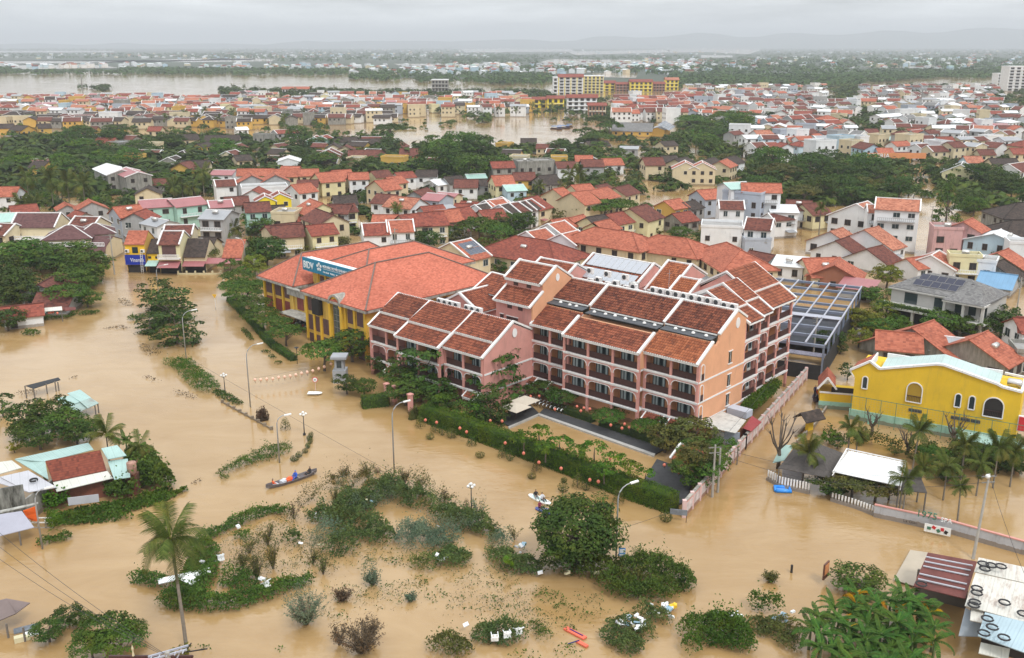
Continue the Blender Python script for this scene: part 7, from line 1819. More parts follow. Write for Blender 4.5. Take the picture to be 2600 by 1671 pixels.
quads('brick_house','low brick house with a dark red tiled roof between teal and white sheets','house',[
 ('tiled_roof',[('L',450,1080,3.1),('L',905,985,3.1),('L',852,812,4.9),('L',385,905,4.9)],TIL),('sheet_roof',[('L',480,1165,2.6),('L',960,1050,2.6),('L',912,990,3.0),('L',450,1085,3.0)],WS),
 ('sheet_roof',[('L',380,912,3.9),('L',795,808,3.9),('L',750,750,3.4),('L',125,888,3.4)],TE),('sheet_roof',[('L',412,1062,3.0),('L',385,915,3.9),('L',260,905,3.5),('L',125,892,3.4)],TE),
 ('sheet_roof',[('L',915,890,3.8),('L',1075,858,3.8),('L',995,770,4.3),('L',860,798,4.3)],TE),('sheet_roof',[('L',970,1062,3.0),('L',1108,1042,3.0),('L',1085,885,3.4),('L',915,905,3.4)],TE)],
 walls=[('L',445,1290,760,1235,0,2.5,BRICK),('L',760,1235,1000,1190,0,2.6,BRICK),('L',1000,1190,1160,1160,0,2.8,BRICK),('L',1160,1160,1200,1050,0,2.8,BRICK),('L',445,1290,400,1150,0,2.4,BRICK)])
p=G(*Q('L',700,1180),1.6)
b=MB(); b.box(-1.7,1.7,-.06,0,-.5,.5); o=b.build('window_board',mat('grey board',(.42,.43,.47),.7),None,loc=G(*Q('L',728,1215),1.9)+Vector((0,-.6,0)),rz=R(17)); tag(o,'grey boarded window panel on the brick house wall','panel')
t=thing('water_butt','rusty red and grey barrel at the brick house corner','barrel',tuple(G(*Q('L',1125,1010),2.8))); b=MB(); b.lathe([(0,1.5),(.55,1.5),(.58,1.45),(.58,.9),(.6,.85),(.58,.8),(.58,.1),(.5,0),(0,0)],n=14); b.build('drum',mat('rusty drum',(.36,.20,.15),.7,.4,1.5,dirt=.5),t,True); b=MB(); b.box(-.6,.6,-.6,.6,-3.2,-.02); b.build('plinth',BRICK,t)
quads('tin_shack','cluster of grey tin roofs over a soot-stained wall at the left edge','house',[('sheet_roof',[('L',245,1170,3.3),('L',482,1128,3.3),('L',240,985,3.9),('L',0,1040,3.9)],GS),('sheet_roof',[('L',0,1095,3.4),('L',245,1170,3.3),('L',0,1040,3.8),('L',-150,1060,3.8)],GS),
 ('sheet_roof',[('L',-60,1030,3.6),('L',185,962,3.6),('L',100,900,4.2),('L',-120,930,4.2)],WS),('awning',[('L',-80,1560,2.0),('L',290,1468,1.7),('L',185,1330,2.9),('L',-80,1370,3.0)],mat('grey tarpaulin',(.34,.34,.40),.5,.1,.6)),('ledge',[('L',0,1345,3.0),('L',320,1270,3.0),('L',325,1255,3.1),('L',0,1325,3.1)],mat('mouldy concrete',(.38,.38,.35),.9,.2,1.,dirt=.8))],
 posts=[('L',160,1500,1.8)],walls=[('L',0,1480,245,1430,0,4.9,mat('mould stained wall',(.28,.29,.27),.9,.4,.9,dirt=1.3,dirtc=(.025,.025,.02))),('L',245,1430,480,1250,0,3.0,wallm('stain'))])
b=MB(); P_=[G(*Q('L',x,y),z) for x,y,z in ((195,1330,2.9),(302,1292,3.0),(320,1340,2.2),(322,1420,1.0),(270,1412,1.2),(225,1385,1.9))]; c=P_[0].copy(); b.prism([q-c for q in P_],(0,.06,.02)); o=b.build('tarpaulin',mat('orange tarpaulin',(.78,.13,.02),.5,.08),None,loc=c); tag(o,'bright orange tarpaulin hanging beside the grey awning','tarpaulin')
t=thing('window_frame','white wooden window frame standing in water by the lamp foot','frame',tuple(G(*Q('L',360,1475)))); b=MB()
for x in (-1.3,-.45,.45,1.3): b.box(x-.06,x+.06,-.05,.05,0,1.3)
for z in (0.05,.7,1.3): b.box(-1.36,1.36,-.05,.05,z-.06,z+.06)
b.build('bar',WHITE,t)
b=MB(); b.tube([(.33*math.cos(a*.5236),.33*math.sin(a*.5236),.1) for a in range(12)],.065,6); o=b.build('tyre',mat('black rubber',(.02,.02,.022),.7),None,loc=G(*Q('L',288,1080),3.7)); TY=o.data; tag(o,'single dark tyre lying on the grey tin roof of the shack','tyre'); o.scale=(1.3,1.3,2)
quads('sheet_shelter','patched teal sheet roof on posts standing alone in the flood','shelter',[('sheet_roof',[('L',650,500,1.5),('L',745,455,1.5),('L',680,405,1.8),('L',565,445,1.8)],TE2),('sheet_roof',[('L',745,457,1.7),('L',840,412,1.7),('L',775,370,2.0),('L',680,400,2.0)],TE2),('sheet_roof',[('L',565,445,1.9),('L',680,402,1.9),('L',610,345,2.2),('L',475,370,2.2)],TE),('sheet_roof',[('L',680,400,2.0),('L',775,368,2.0),('L',680,298,2.3),('L',570,330,2.3)],TE)],
 posts=[('L',655,500,1.5),('L',830,415,1.6),('L',490,375,2.1),('L',805,430,1.6)],walls=[('L',540,480,650,530,0,1.4,mat('grey board',(.42,.43,.47),.7))])
quads('net_trellis','low black netting trellis on crooked posts in the open flood','trellis',[('netting',[('L',285,290,1.6),('L',515,215,1.6),('L',495,195,1.7),('L',215,265,1.7)],mat('black netting',(.018,.019,.022),.7,.3,2.))],posts=[('L',210,262,2.2),('L',285,290,1.6),('L',390,245,1.8),('L',465,225,1.8),('L',490,230,1.6)])
quads('restaurant_awning','long white awning with lanterns below the brown restaurant roof','awning',[('sheet_roof',[('4',195,985,2.4),('4',530,962,2.4),('4',525,930,2.9),('4',205,958,2.9)],WS),('sheet_roof',[('4',555,968,2.4),('4',645,958,2.4),('4',640,935,2.8),('4',550,940,2.8)],BRN)],posts=[('4',200,985,2.4),('4',330,975,2.4),('4',520,962,2.4)],walls=[('4',195,1040,530,1020,0,.5,mat('grey timber',(.16,.14,.12),.9))])
# right hand sheds
quads('brown_shed','flat shed roof of dark brown sheets with pale battens and a pale yard slab','shed',[('sheet_roof',[('K',1555,862,3.2),('K',1950,958,3.2),('K',2038,676,3.4),('K',1665,607,3.4)],BRN),('floor_slab',[('K',1405,812,.25),('K',1560,862,.25),('K',1668,607,.25),('K',1532,588,.25)],mat('drowned tiled floor',(.42,.36,.28),.6,.1,.5))],
 walls=[('K',1560,935,1950,1035,0,3.0,mat('grey timber',(.16,.14,.12),.9))])
b=MB()
for (x0,y0,x1,y1) in ((1650,640,2005,708),(1640,675,1990,744),(1630,710,1975,782),(1600,768,1962,848),(1590,808,1948,888)): b.bar(G(*Q('K',x0,y0),3.42),G(*Q('K',x1,y1),3.42),.16,.1)
o=b.build('batten',mat('grey board',(.42,.43,.47),.7),None); o.parent=bpy.data.objects['brown_shed']; o.matrix_parent_inverse=Matrix.Translation(-bpy.data.objects['brown_shed'].location)
quads('rusty_shed','large rust-streaked white sheet roofs weighted with tyres','shed',[('sheet_roof',[('K',1945,1010,3.6),('K',2420,1142,3.6),('K',2420,848,4.3),('K',2028,762,4.3)],RUST),('sheet_roof',[('K',2018,752,4.2),('K',2420,842,4.2),('K',2420,722,4.9),('K',2052,645,4.9)],RUST),('sheet_roof',[('K',1985,1122,2.9),('K',2080,1142,2.9),('K',2090,1056,3.3),('K',1995,1030,3.3)],RUST)],walls=[('K',1980,1100,2420,1210,0,3.3,DARK)])
quads('blue_shed','pale blue sheet roof with tyres over a grey lean-to','shed',[('sheet_roof',[('K',2045,1240,3.2),('K',2420,1375,3.2),('K',2420,1138,3.7),('K',2100,1062,3.7)],BLS),('lean_to',[('K',1898,1240,1.4),('K',2060,1245,1.4),('K',2068,1090,2.6),('K',1950,1030,2.8)],mat('grey lean-to sheet',(.24,.27,.30),.5,.1)),('lower_roof',[('K',2050,1372,1.6),('K',2275,1425,1.6),('K',2290,1340,2.2),('K',2068,1290,2.2)],WS)],walls=[('K',2060,1340,2420,1440,0,3.0,DARK)])
for (x,y,z) in ((2085,700,4.8),(2147,712,4.8),(2220,720,4.9),(2098,738,4.6),(2038,888,4.2),(2036,922,4.1),(2022,992,3.8),(2012,1015,3.7),(2247,995,4.1),(2117,1118,3.8),(2154,1183,3.7),(2090,1228,3.5),(2243,1262,3.6),(1615,853,3.4),(2390,1080,3.9)):
    o=put('tyre',TY,None,G(*Q('K',x,y),z),0); o.scale=(1.45,1.45,1.2); tag(o,'','tyre','tyres weighing down the sheet roofs'); reg(o,'black tyre weighing down the sheet roofs at the lower right')
# canopy, tent roofs, huts round the right garden
cp=quads('white_canopy','bright white fabric canopy with a white truss edge in the garden','canopy',[('fabric',[('8',672,1225,3.4),('8',1180,1335,3.4),('8',1215,1150,4.0),('8',785,1060,4.0)],mat('white canopy cloth',(.78,.79,.80),.6,.06))],posts=[('8',672,1225,3.4),('8',1180,1330,3.4)])
b=MB(); T0=[G(*Q('8',x,y),z) for x,y,z in ((660,1228,3.7),(770,1045,4.4),(1235,1145,4.4),(1190,1340,3.7))]
for a,c in zip(T0,T0[1:]):
    b.bar(a,c,.1); b.bar(a-Vector((0,0,.45)),c-Vector((0,0,.45)),.1); n=10
    for k in range(n): b.bar(a.lerp(c,k/n),a.lerp(c,(k+.5)/n)-Vector((0,0,.45)),.05); b.bar(a.lerp(c,(k+.5)/n)-Vector((0,0,.45)),a.lerp(c,(k+1)/n),.05)
o=b.build('truss',WHITE); o.parent=cp; o.matrix_parent_inverse=Matrix.Translation(-cp.location)
DT=mat('dark woven roof',(.075,.065,.06),.9,.3,3.)
quads('tent_roof','dark brown pointed garden roof behind the bare tree','pavilion',[('roof',[('8',235,1195,2.5),('8',640,1275,2.5),('8',525,1000,4.6),('8',380,1010,3.6)],DT),('roof',[('8',640,1275,2.5),('8',738,1078,2.9),('8',530,998,4.6),('8',525,1000,4.55)],DT)],posts=[('8',240,1195,2.5),('8',735,1080,2.9)],walls=[('8',260,1290,430,1320,0,1.8,GS)])
quads('tent_roof','second dark brown garden roof under the palms','pavilion',[('roof',[('8',1190,1370,2.6),('8',1400,1390,2.6),('8',1330,1220,4.2),('8',1230,1200,4.0)],DT)],posts=[('8',1200,1370,2.6),('8',1390,1388,2.6)])
b=MB(); a=[G(*Q('8',x,y),z)for x,y,z in ((190,1160,1.6),(260,1020,2.0),(360,1020,2.2),(280,1140,1.7))]; o0=a[0].copy(); b.prism([q-o0 for q in a],(0,0,.08)); tag(b.build('screen',[RC['T'][1]()],None,loc=o0),'pale teal slanted sheet beside the bare tree','sheet')
hu=thing('gate_hut','little yellow gate pillar with a crooked dark tiled roof in the lane','gate',tuple(G(*Q('8',472,925)))); b=MB(); b.box(-.5,.5,-.3,.3,-.5,2.6); b.build('pillar',YY,hu); b=MB(); b.slab((-2.1,-1.3,2.5),(1.8,-1.3,2.4),(1.8,0,3.5),(-2.1,0,3.6),.15); b.slab((1.8,1.3,2.4),(-2.1,1.3,2.5),(-2.1,0,3.6),(1.8,0,3.5),.15); b.build('roof',RC['D'][1](),hu); hu.rotation_euler=(0,0,R(30))
# ---------------- walls, fences, signs
def wallrun(name,label,pts,h,m,w_=.25,panel=None,cap=None,post=None,step=2.6):
    o=pts[0]; t=thing(name,label,'wall',(o[0],o[1],0)); 
    for a,c in zip(pts,pts[1:]):
        a=Vector((a[0]-o[0],a[1]-o[1],0)); c=Vector((c[0]-o[0],c[1]-o[1],0)); b=MB(); b.bar(a+Vector((0,0,h/2-.3)),c+Vector((0,0,h/2-.3)),w_,h+.6); b.build('wall_run',m,t); L=(c-a).length; n=max(1,int(L/step)); d=(c-a)/n
        if cap: b=MB(); b.bar(a+Vector((0,0,h+.06)),c+Vector((0,0,h+.06)),w_+.12,.12); b.build('coping',cap,t)
        if post:
            for k in range(n+1): q=a+d*k; b=MB(); b.bar(q+Vector((0,0,-.5)),q+Vector((0,0,h+.25)),w_+.16); b.build('pilaster',post,t)
        if panel:
            for k in range(n): q=a+d*k; nrm=d.cross(Vector((0,0,1))).normalized()*(w_/2+.02); b=MB(); b.bar(q+d*.12+nrm+Vector((0,0,h*.55)),q+d*.88+nrm+Vector((0,0,h*.55)),.05,h*.62); b.build('panel',panel,t)
    return t
PW=mat('dirty white panel',(.58,.52,.52),.85,.2,1.2,dirt=.7,dirtc=(.25,.12,.10))
wallrun('lane_wall','long pink garden wall with dirty white panels along the flooded lane',[G(1736,1313),G(1890,1140),G(2045,965)],2.0,PINK,.3,PW,STONE,mat('pale pink post',(.62,.44,.42),.85,.1))
gw=wallrun('garden_wall','long grey painted garden wall with lettering above it',[G(*Q('K',1250,335)),G(*Q('K',1800,455)),G(*Q('K',2450,640))],1.55,mat('grey painted wall',(.42,.43,.46),.8,.12,.7,dirt=.4),.22,None,PINK,None)
a=G(*Q('K',1250,335)); c=G(*Q('K',1800,455)); an_=math.atan2(c.y-a.y,c.x-a.x)
def onwall(x,y,z): 
    return G(*Q('K',x,y),z)
GRN=mat('green letters',(.05,.16,.10),.5,.1)
p=onwall(1570,325,1.7); o=text('1975',1.15,None,face(p.x,p.y-.1,1.7,an_),GRN,.08); tag(o,'green block numerals 1975 standing on the garden wall','sign')
p=onwall(1757,368,1.6); o=text('SPA',.75,None,face(p.x,p.y-.1,1.6,an_),LETW,.06); tag(o,'white letters SPA standing on the garden wall','sign')
p=onwall(1470,365,.9); text('La Gian',.5,gw,Matrix.Translation(-gw.location)@face(p.x,p.y-.25,.9,an_),DARK,.01)
b=MB(); p=onwall(1730,425,.8); b.box(-1.4,1.4,-.04,0,-.5,.5,0); 
for k,(x,z,m) in enumerate(((-.9,0,1),(-.4,.2,2),(.1,-.1,1),(.5,.15,2),(.9,-.1,3))): b.obox((x,-.06,z),(.4,.04,.35),0,m,0,.5*k)
o=b.build('mural',[LETW,GRN,mat('red sign',(.55,.03,.04),.5),DARK],None,loc=(p.x,p.y-.3,.8),rz=an_); tag(o,'small painted floral mural on the grey garden wall','mural')
def picket(label,pts,h=1.1,wall_h=.4):
    o=pts[0]; t=thing('picket_fence',label,'fence',(o[0],o[1],0))
    for a,c in zip(pts,pts[1:]):
        a=Vector((a[0]-o[0],a[1]-o[1],0)); c=Vector((c[0]-o[0],c[1]-o[1],0)); b=MB(); b.bar(a+Vector((0,0,wall_h/2-.3)),c+Vector((0,0,wall_h/2-.3)),.3,wall_h+.6); b.build('plinth',mat('grey painted wall',(.42,.43,.46),.8,.12,.7,dirt=.4),t); n=int((c-a).length/.36)
        for k in range(n): q=a.lerp(c,(k+.5)/n); b=MB(); b.box(q.x-.1,q.x+.1,q.y-.05,q.y+.05,wall_h,wall_h+h); b.build('picket',WHITE,t)
picket('white picket fence curving round the garden corner',[G(*Q('8',145,1290)),G(*Q('8',250,1350)),G(*Q('8',480,1400))]); picket('low white picket fence half hidden under the olive trees',[G(*Q('K',925,215)),G(*Q('K',1120,275)),G(*Q('K',1250,325))],.8)
wallrun('court_kerb','green stained low wall between the lane and the sports court',[G(*Q('8',610,735)),G(*Q('8',520,870)),G(*Q('8',380,1010))],.6,STONE,.25)
wallrun('lane_kerb_wall','dark mossy kerb wall on the far side of the lane',[G(2120,960),G(2085,985),G(2068,1060),G(2020,1110)],.35,STONE,.3)
# pool surround
PS=mat('dark wet paving',(.045,.045,.048),.8,.3,1.5); PE=mat('pool edge stone',(.40,.39,.37),.7,.2,1.5)
def sheet(name,pts,z,m): b=MB(); q=[G(x,y,z) for x,y in pts]; b.prism(q,(0,0,-.5)); struct(b.build(name,m))
sheet('pool_path',[(1369,1049),(1664,1152),(1690,1137),(1382,1036)],.22,PS); sheet('pool_terrace',[(1296,1082),(1369,1049),(1345,1026),(1250,1062)],.22,PS); sheet('pool_edge',[(1367,1053),(1660,1157),(1664,1152),(1369,1049)],.26,PE); sheet('pool_edge',[(1292,1086),(1367,1053),(1369,1049),(1290,1083)],.26,PE); sheet('pool_terrace',[(1625,1235),(1668,1165),(1760,1200),(1745,1270),(1700,1290)],.22,PS)
def umbrella(p,s,label):
    t=thing('parasol',label,'parasol',(p[0],p[1],0),R(48)); b=MB(); b.box(-.03,.03,-.03,.03,0,2.5); b.build('pole',DWOOD,t); b=MB()
    for a,c in (((-s,-s),(s,-s)),((s,-s),(s,s)),((s,s),(-s,s)),((-s,s),(-s,-s))): b.tri((*a,2.15),(*c,2.15),(0,0,2.95),.03)
    b.build('canopy',mat('beige cloth',(.50,.44,.36),.8,.08),t)
umbrella(G(1309,1030,2.4),1.7,'nearer beige square parasol at the pool corner'); umbrella(G(1334,1013,2.4),1.6,'farther beige square parasol at the pool corner')
def bicycle(p,rz):
    t=thing('bicycle','','bicycle',(p[0],p[1],.22),rz,'bicycles in the rack by the pool'); b=MB()
    for x in (-.52,.52):
        for k in range(10): a0,a1=2*math.pi*k/10,2*math.pi*(k+1)/10; b.bar((x+.32*math.cos(a0),0,.34+.32*math.sin(a0)),(x+.32*math.cos(a1),0,.34+.32*math.sin(a1)),.05)
    b.build('wheel',DARK,t); b=MB()
    for x in (-.52,.52):
        for k in range(4): a0,a1=.5+.55*k,.5+.55*(k+1); b.bar((x+.38*math.cos(a0),0,.34+.38*math.sin(a0)),(x+.38*math.cos(a1),0,.34+.38*math.sin(a1)),.12,.05)
    b.build('mudguard',LETW,t); b=MB(); b.bar((-.52,0,.34),(-.15,0,.85),.05); b.bar((-.15,0,.85),(.4,0,.8),.05); b.bar((.52,0,.34),(.38,0,1.0),.05); b.bar((-.1,0,.4),(.4,0,.78),.05); b.bar((.38,-.28,1.02),(.38,.28,1.02),.04); b.box(-.28,-.02,-.08,.08,.86,.94); b.build('frame',DWOOD,t); return t
for k in range(13): reg(bicycle(hw(29.6-k*.72,-3.6-.0*k),R(48+8)),'white-mudguarded bicycle in the rack by the pool')
for (u,v) in ((17,-2.2),(8,-2.2)): 
    pass
quads('service_shed','pale patchy flat shed roof at the foot of the peach end wall','shed',[('roof',[('N',1075,495,2.9),('N',1720,640,2.9),('N',1890,430,3.1),('N',1500,285,3.1)],mat('patchy pale concrete',(.50,.49,.46),.9,.2,1.2,dirt=.4))],posts=[('N',1540,740,2.8),('N',1760,860,2.6)],walls=[('N',1330,800,1520,870,0,2.2,wallm('white')),('N',1520,870,1770,900,0,2.4,wallm('bgrey'))])
quads('red_shed','small red sheet shed between the creeper roof and the lane wall','shed',[('roof',[('N',1840,560,2.4),('N',1975,610,2.4),('N',2140,460,2.6),('N',1985,355,2.7)],sheetmat('red sheet',(.33,.05,.055),amt=.06))],walls=[('N',1800,800,1960,720,0,2.2,wallm('brick'))])
b=MB(); b.box(-1.6,1.6,-.9,.9,0,1.0); o=b.build('storage_box',mat('grey plastic box',(.48,.52,.60),.5),None,loc=G(*Q('N',1780,340),2.2),rz=R(-42)); tag(o,'big light grey box beside the red shed','box')
pv=thing('garden_pavilion','small tiled pavilion with white edges hidden by trees in the pool garden','pavilion',tuple(G(1765,1200)),R(-42),None,.8); b=MB(); b.slab((-3,-3,2.6),(3,-3,2.6),(3,0,4.2),(-3,0,4.2),.15); b.slab((3,3,2.6),(-3,3,2.6),(-3,0,4.2),(3,0,4.2),.15); b.build('roof',BARREL2,pv); b=MB(); 
for x in (-3,3): b.bar((x,-3.1,2.7),(x,0,4.35),.35,.3); b.bar((x,3.1,2.7),(x,0,4.35),.35,.3)
b.build('coping',WHITE,pv); b=MB(); 
for x in (-2.7,2.7):
    for y in (-2.6,2.6): b.box(x-.12,x+.12,y-.12,y+.12,-.4,2.6)
b.build('post',DWOOD,pv)
gs=thing('guard_booth','grey square stone booth by the bank trees','booth',tuple(G(865,968))); b=MB(); b.box(-1.1,1.1,-1.1,1.1,-.4,2.2); b.box(-.75,.75,-.75,.75,2.2,4.2); b.box(-1.3,1.3,-1.3,1.3,4.2,4.6); b.build('booth_wall',mat('grey stone paint',(.30,.31,.33),.8,.15),gs); b=MB(); b.box(-.4,.4,-.8,-.75,2.6,3.8); b.box(-.8,-.75,-.4,.4,2.6,3.8); b.build('window',GLASS,gs)
for x in (905,922,942): 
    b=MB(); b.box(-.3,.3,-.3,.3,-.5,3.0); b.box(-.4,.4,-.4,.4,3.0,3.2); o=b.build('gate_post',PINK,None,loc=G(*((983,1022),(1002,1028),(1043,1050))[(905,922,942).index(x)]),rz=R(48)); tag(o,'','post','pink gate posts'); reg(o,'square pink gate post at the hotel entrance')
# ---------------- lamps, poles, wires, lanterns
GALV=mat('galvanised pole',(.36,.37,.38),.4,.1,metal=.3); LAMPW=mat('lamp head white',(.75,.75,.73),.4)
def street_lamp(bx,by,tx,ty,h,arm,rz,label):
    p=G(bx,by); t=thing('street_lamp',label,'street lamp',(p[0],p[1],0),rz); b=MB(); pts=[(0,0,-.5),(0,0,h*.78)]+[(arm*(1-math.cos(k*.3))**1.2*1.05,0,h*.78+h*.22*math.sin(k*.3)) for k in range(1,6)]; b.tube(pts,[.11,.085,.075,.07,.06,.055,.05],7); b.build('pole',GALV,t,True)
    e=pts[-1]; b=MB(); b.obox((e[0]+.35,0,e[2]+.03),(.95,.3,.14),0,0,0,-.15); b.build('lamp_head',LAMPW,t)
for a in ((473,912,0,0,9.0,1.9,R(10),'curved lamp post in front of the big layered tree'),(636,1034,0,0,10.2,1.9,R(10),'tall curved lamp post in open water left of the hotel'),(1001,1200,0,0,9.8,1.7,R(15),'tall curved lamp post before the hotel gate posts'),(1564,1420,0,0,8.9,1.6,R(20),'curved lamp post with a blue plate by the round tree'),(710,1175,0,0,6.8,1.2,R(10),'slim curved lamp post on the reed islet'),(404,757,0,0,7.5,1.9,R(10),'faint curved lamp post near the shop front'),(108,1394,0,0,7.3,1.3,R(15),'leaning lamp post beside the orange tarpaulin'),(626,697,0,0,9,1.2,R(180),'pale lamp post at the left bank corner')): street_lamp(*a)
p=G(1566,1405,1.7); b=MB(); b.box(-.35,.35,-.03,.03,-.5,.5,0); b.box(-.27,.27,-.05,-.03,-.05,.38,1); b.box(-.27,.27,-.05,-.03,-.4,-.2,1); o=b.build('plate_sign',[mat('blue plate',(.04,.22,.5),.5),LETW],None,loc=(p[0]+.55,p[1]-.12,1.9)); tag(o,'blue and white plate sign on the lamp post by the round tree','sign')
def globe_lamp(bx,by,h,label):
    p=G(bx,by); t=thing('globe_lamp',label,'street lamp',(p[0],p[1],0)); b=MB(); b.tube([(0,0,-.4),(0,0,.5),(0,0,h-.3)],[.14,.08,.05],8); b.lathe([(.2,-.1),(.2,.25),(.1,.4)],n=8); 
    for k in range(4): a=k*math.pi/2+.4; b.bar((0,0,h-.55),(.36*math.cos(a),.36*math.sin(a),h-.3),.04)
    b.build('pole',mat('black cast iron',(.012,.012,.014),.4),t,True)
    for k in range(5): a=k*math.pi/2+.4; q=(.38*math.cos(a),.38*math.sin(a),h-.15) if k<4 else (0,0,h+.1); m=MB(); m.lathe([(0,-.2),(.14,-.14),(.2,0),(.14,.14),(0,.2)],q,10); m.build('globe',LAMPW,t,True)
globe_lamp(572,1000,3.3,'five-globe black lamp at the end of the grass strip'); globe_lamp(1197,1300,3.6,'five-globe black lamp between the scrub and the paddle boards'); globe_lamp(773,1105,3.4,'five-globe black lamp amid the curved row of shrubs')
p=G(755,924); t=thing('garden_lamp','small black lantern post beside the bank hedge','street lamp',(p[0],p[1],0)); b=MB(); b.tube([(0,0,-.3),(0,0,2.9)],.05,6); b.lathe([(.06,2.6),(.2,2.95),(.45,3.0),(.1,3.15),(0,3.2)],n=8); b.build('pole',mat('black cast iron',(.012,.012,.014),.4),t)
for (x0,y0,h,l) in ((1130,830,7.2,'green court lamp mast nearer the lane'),(1675,870,6.6,'green court lamp mast near the big arched window')):
    p=G(*Q('8',x0,y0)); t=thing('court_lamp',l,'lamp',(p[0],p[1],0)); b=MB(); b.tube([(0,0,-.4),(0,0,h)],.07,6); b.build('pole',mat('green steel',(.10,.22,.14),.6),t); b=MB(); b.box(-.7,.7,-.25,.25,h-.7,h-.45); b.build('lamp_head',mat('mint box',(.25,.5,.4),.6),t)
CONC=mat('concrete pole',(.33,.31,.28),.9,.15,1.5)
def pole(bx,by,h,label,lean=(0,0),bars=True):
    p=G(bx,by); t=thing('utility_pole',label,'pole',(p[0],p[1],0)); b=MB(); b.tube([(0,0,-.5),(lean[0],lean[1],h)],[.18,.11],7); b.build('pole',CONC,t)
    if bars: 
        b=MB(); b.bar((lean[0]-.8,lean[1],h-.4),(lean[0]+.8,lean[1],h-.3),.1); b.bar((lean[0]-.7,lean[1],h-1.1),(lean[0]+.7,lean[1],h-1.0),.1); b.build('crossarm',mat('grey steel',(.2,.2,.19),.5),t)
        for k in (-.7,0,.7): m=MB(); m.lathe([(.0,0),(.07,.02),(.05,.12),(.07,.2),(0,.26)],(lean[0]+k,lean[1],h-.3),6); m.build('insulator',DWOOD,t)
    return Vector((p[0]+lean[0],p[1]+lean[1],h-.2))
PA=pole(2470,1420,9.2,'leaning concrete utility pole at the right shore with a ball lamp',(1.6,2.2)); PB=pole(1808,1262,7.0,'concrete utility pole against the pink lane wall'); PC=pole(1822,1250,6.0,'dark timber pole beside the pink lane wall',(0,0),False); PD=pole(291,697,10,'concrete utility pole tangled with cables at the left street mouth'); PE_=pole(1005,730-62,9,'utility pole before the white row house'); PG=pole(2065,900,7,'thin utility pole in the lane by the steel frame',(.2,.3)); PF=pole(2580,800,8,'utility pole at the right edge behind the grey villa'); PH=pole(2360,600,9,'utility pole beyond the tall white house'); PI=pole(1397,530,8,'utility pole before the cream school wall')
b=MB(); b.lathe([(0,-.28),(.2,-.2),(.28,0),(.2,.2),(0,.28)],n=10); o=b.build('ball_lamp',LAMPW,None,True,loc=PA+Vector((-.2,-.1,-.1))); tag(o,'white ball lamp on the leaning utility pole','lamp')
def wire(a,c,sag,label,r=.022):
    b=MB(); n=10; pts=[]; a=Vector(a);c=Vector(c)
    for k in range(n+1): t_=k/n; q=a.lerp(c,t_); q.z-=sag*4*t_*(1-t_); pts.append(q-a)
    b.tube(pts,r,4,cap=False); o=b.build('cable',mat('black cable',(.03,.03,.03),.6),None,loc=a); tag(o,label,'cable')
X0=G(*Q('M',1470,1375),8.0)
hd=thing('pole_head','grey steel pole head with crossed bars at the bottom edge','pole',tuple(G(*Q('M',1390,1500),7.6)-Vector((0,0,7.6)))); b=MB(); b.box(-.16,.16,-.16,.16,-.5,7.7); b.build('pole',CONC,hd); b=MB()
b.bar((-1.6,.1,7.2),(1.5,.6,7.9),.14); b.bar((-1.6,-.3,7.1),(1.5,.2,7.8),.14); b.bar((-.9,.0,7.2),(.1,0,5.9),.1); b.bar((1.0,.3,7.7),(.1,0,6.0),.1)
for k in range(5): b.bar((-1.3+.65*k,.12,7.25+.14*k),(-1.3+.65*k,-.3,7.2+.14*k),.08)
b.build('crossarm',mat('pale steel beam',(.36,.37,.43),.5),hd); b=MB(); b.bar((1.4,.3,7.5),(3.0,.6,7.6),.08); b.bar((1.2,.2,7.4),(1.8,.5,8.2),.07); b.build('side_arm',mat('black cast iron',(.012,.012,.014),.4),hd)
hp=hd.location
for k,(x,y,z) in enumerate(((-40,470,7.6),(0,620,7.6),(-30,700,7.6))): wire(hp+Vector((-.3,.1*k,7.6-.2*k)),G(*Q('M',x,y),z),.5,('upper','middle','lower')[k]+' of three black cables crossing the lower left water')
wire(hp+Vector((.5,0,7.6)),hp+Vector((5,-6,7.0)),.2,'short black cable leaving the pole head to the lower right'); wire(PA,PB,1.6,'black cable from the leaning pole to the lane wall pole'); wire(PA+Vector((0,0,-.8)),PB+Vector((0,0,-.8)),2.2,'lower black cable from the leaning pole to the lane wall pole'); wire(PB,PG,1.,'black cable running along the lane'); wire(PA,G(2620,1500,6),.5,'short black cable right of the leaning pole'); wire(G(473,905,.9),G(1160,1290,.9),.25,'thin sagging cable low across the street water'); wire(G(1565,1345,2),G(1700,1300,1.2),.1,'thin cable from the lamp post to the street sign')
LANR=mat('salmon paper lantern',(.62,.17,.11),.6,.1); LANP=mat('pale paper lantern',(.75,.48,.36),.6,.1)
b=MB(); b.lathe([(0,.3),(.1,.28),(.24,.12),(.26,0),(.2,-.16),(.08,-.27),(0,-.28)],n=10); o=b.build('lantern',LANR,None,True); LM=o.data; bpy.data.objects.remove(o); b=MB(); b.lathe([(0,.3),(.1,.28),(.24,.12),(.26,0),(.2,-.16),(.08,-.27),(0,-.28)],n=10); o=b.build('lantern',LANP,None,True); LM2=o.data; bpy.data.objects.remove(o)
b=MB(); b.tube([(0,0,0),(0,0,.32)],.012,4); b.tube([(0,0,-.62),(0,0,-.26)],.03,4); o=b.build('tassel',DWOOD); TAS=o.data; bpy.data.objects.remove(o)
def lantern(c,x,y,z,txt,me=LM,s=1.0,gr='salmon lanterns'):
    p=G(*Q(c,x,y),z); t=thing('lantern','','lantern',p,0,gr,scale=s); put('shade',me,t); put('tassel',TAS,t); reg(t,txt)
for (x,y) in ((240,200),(325,218),(502,262),(553,290),(847,375),(987,453),(1103,522),(1272,568),(1555,668),(1490,655)): lantern('9',x,y,1.9,'salmon paper lantern hanging along the long hedge',LM,.85)
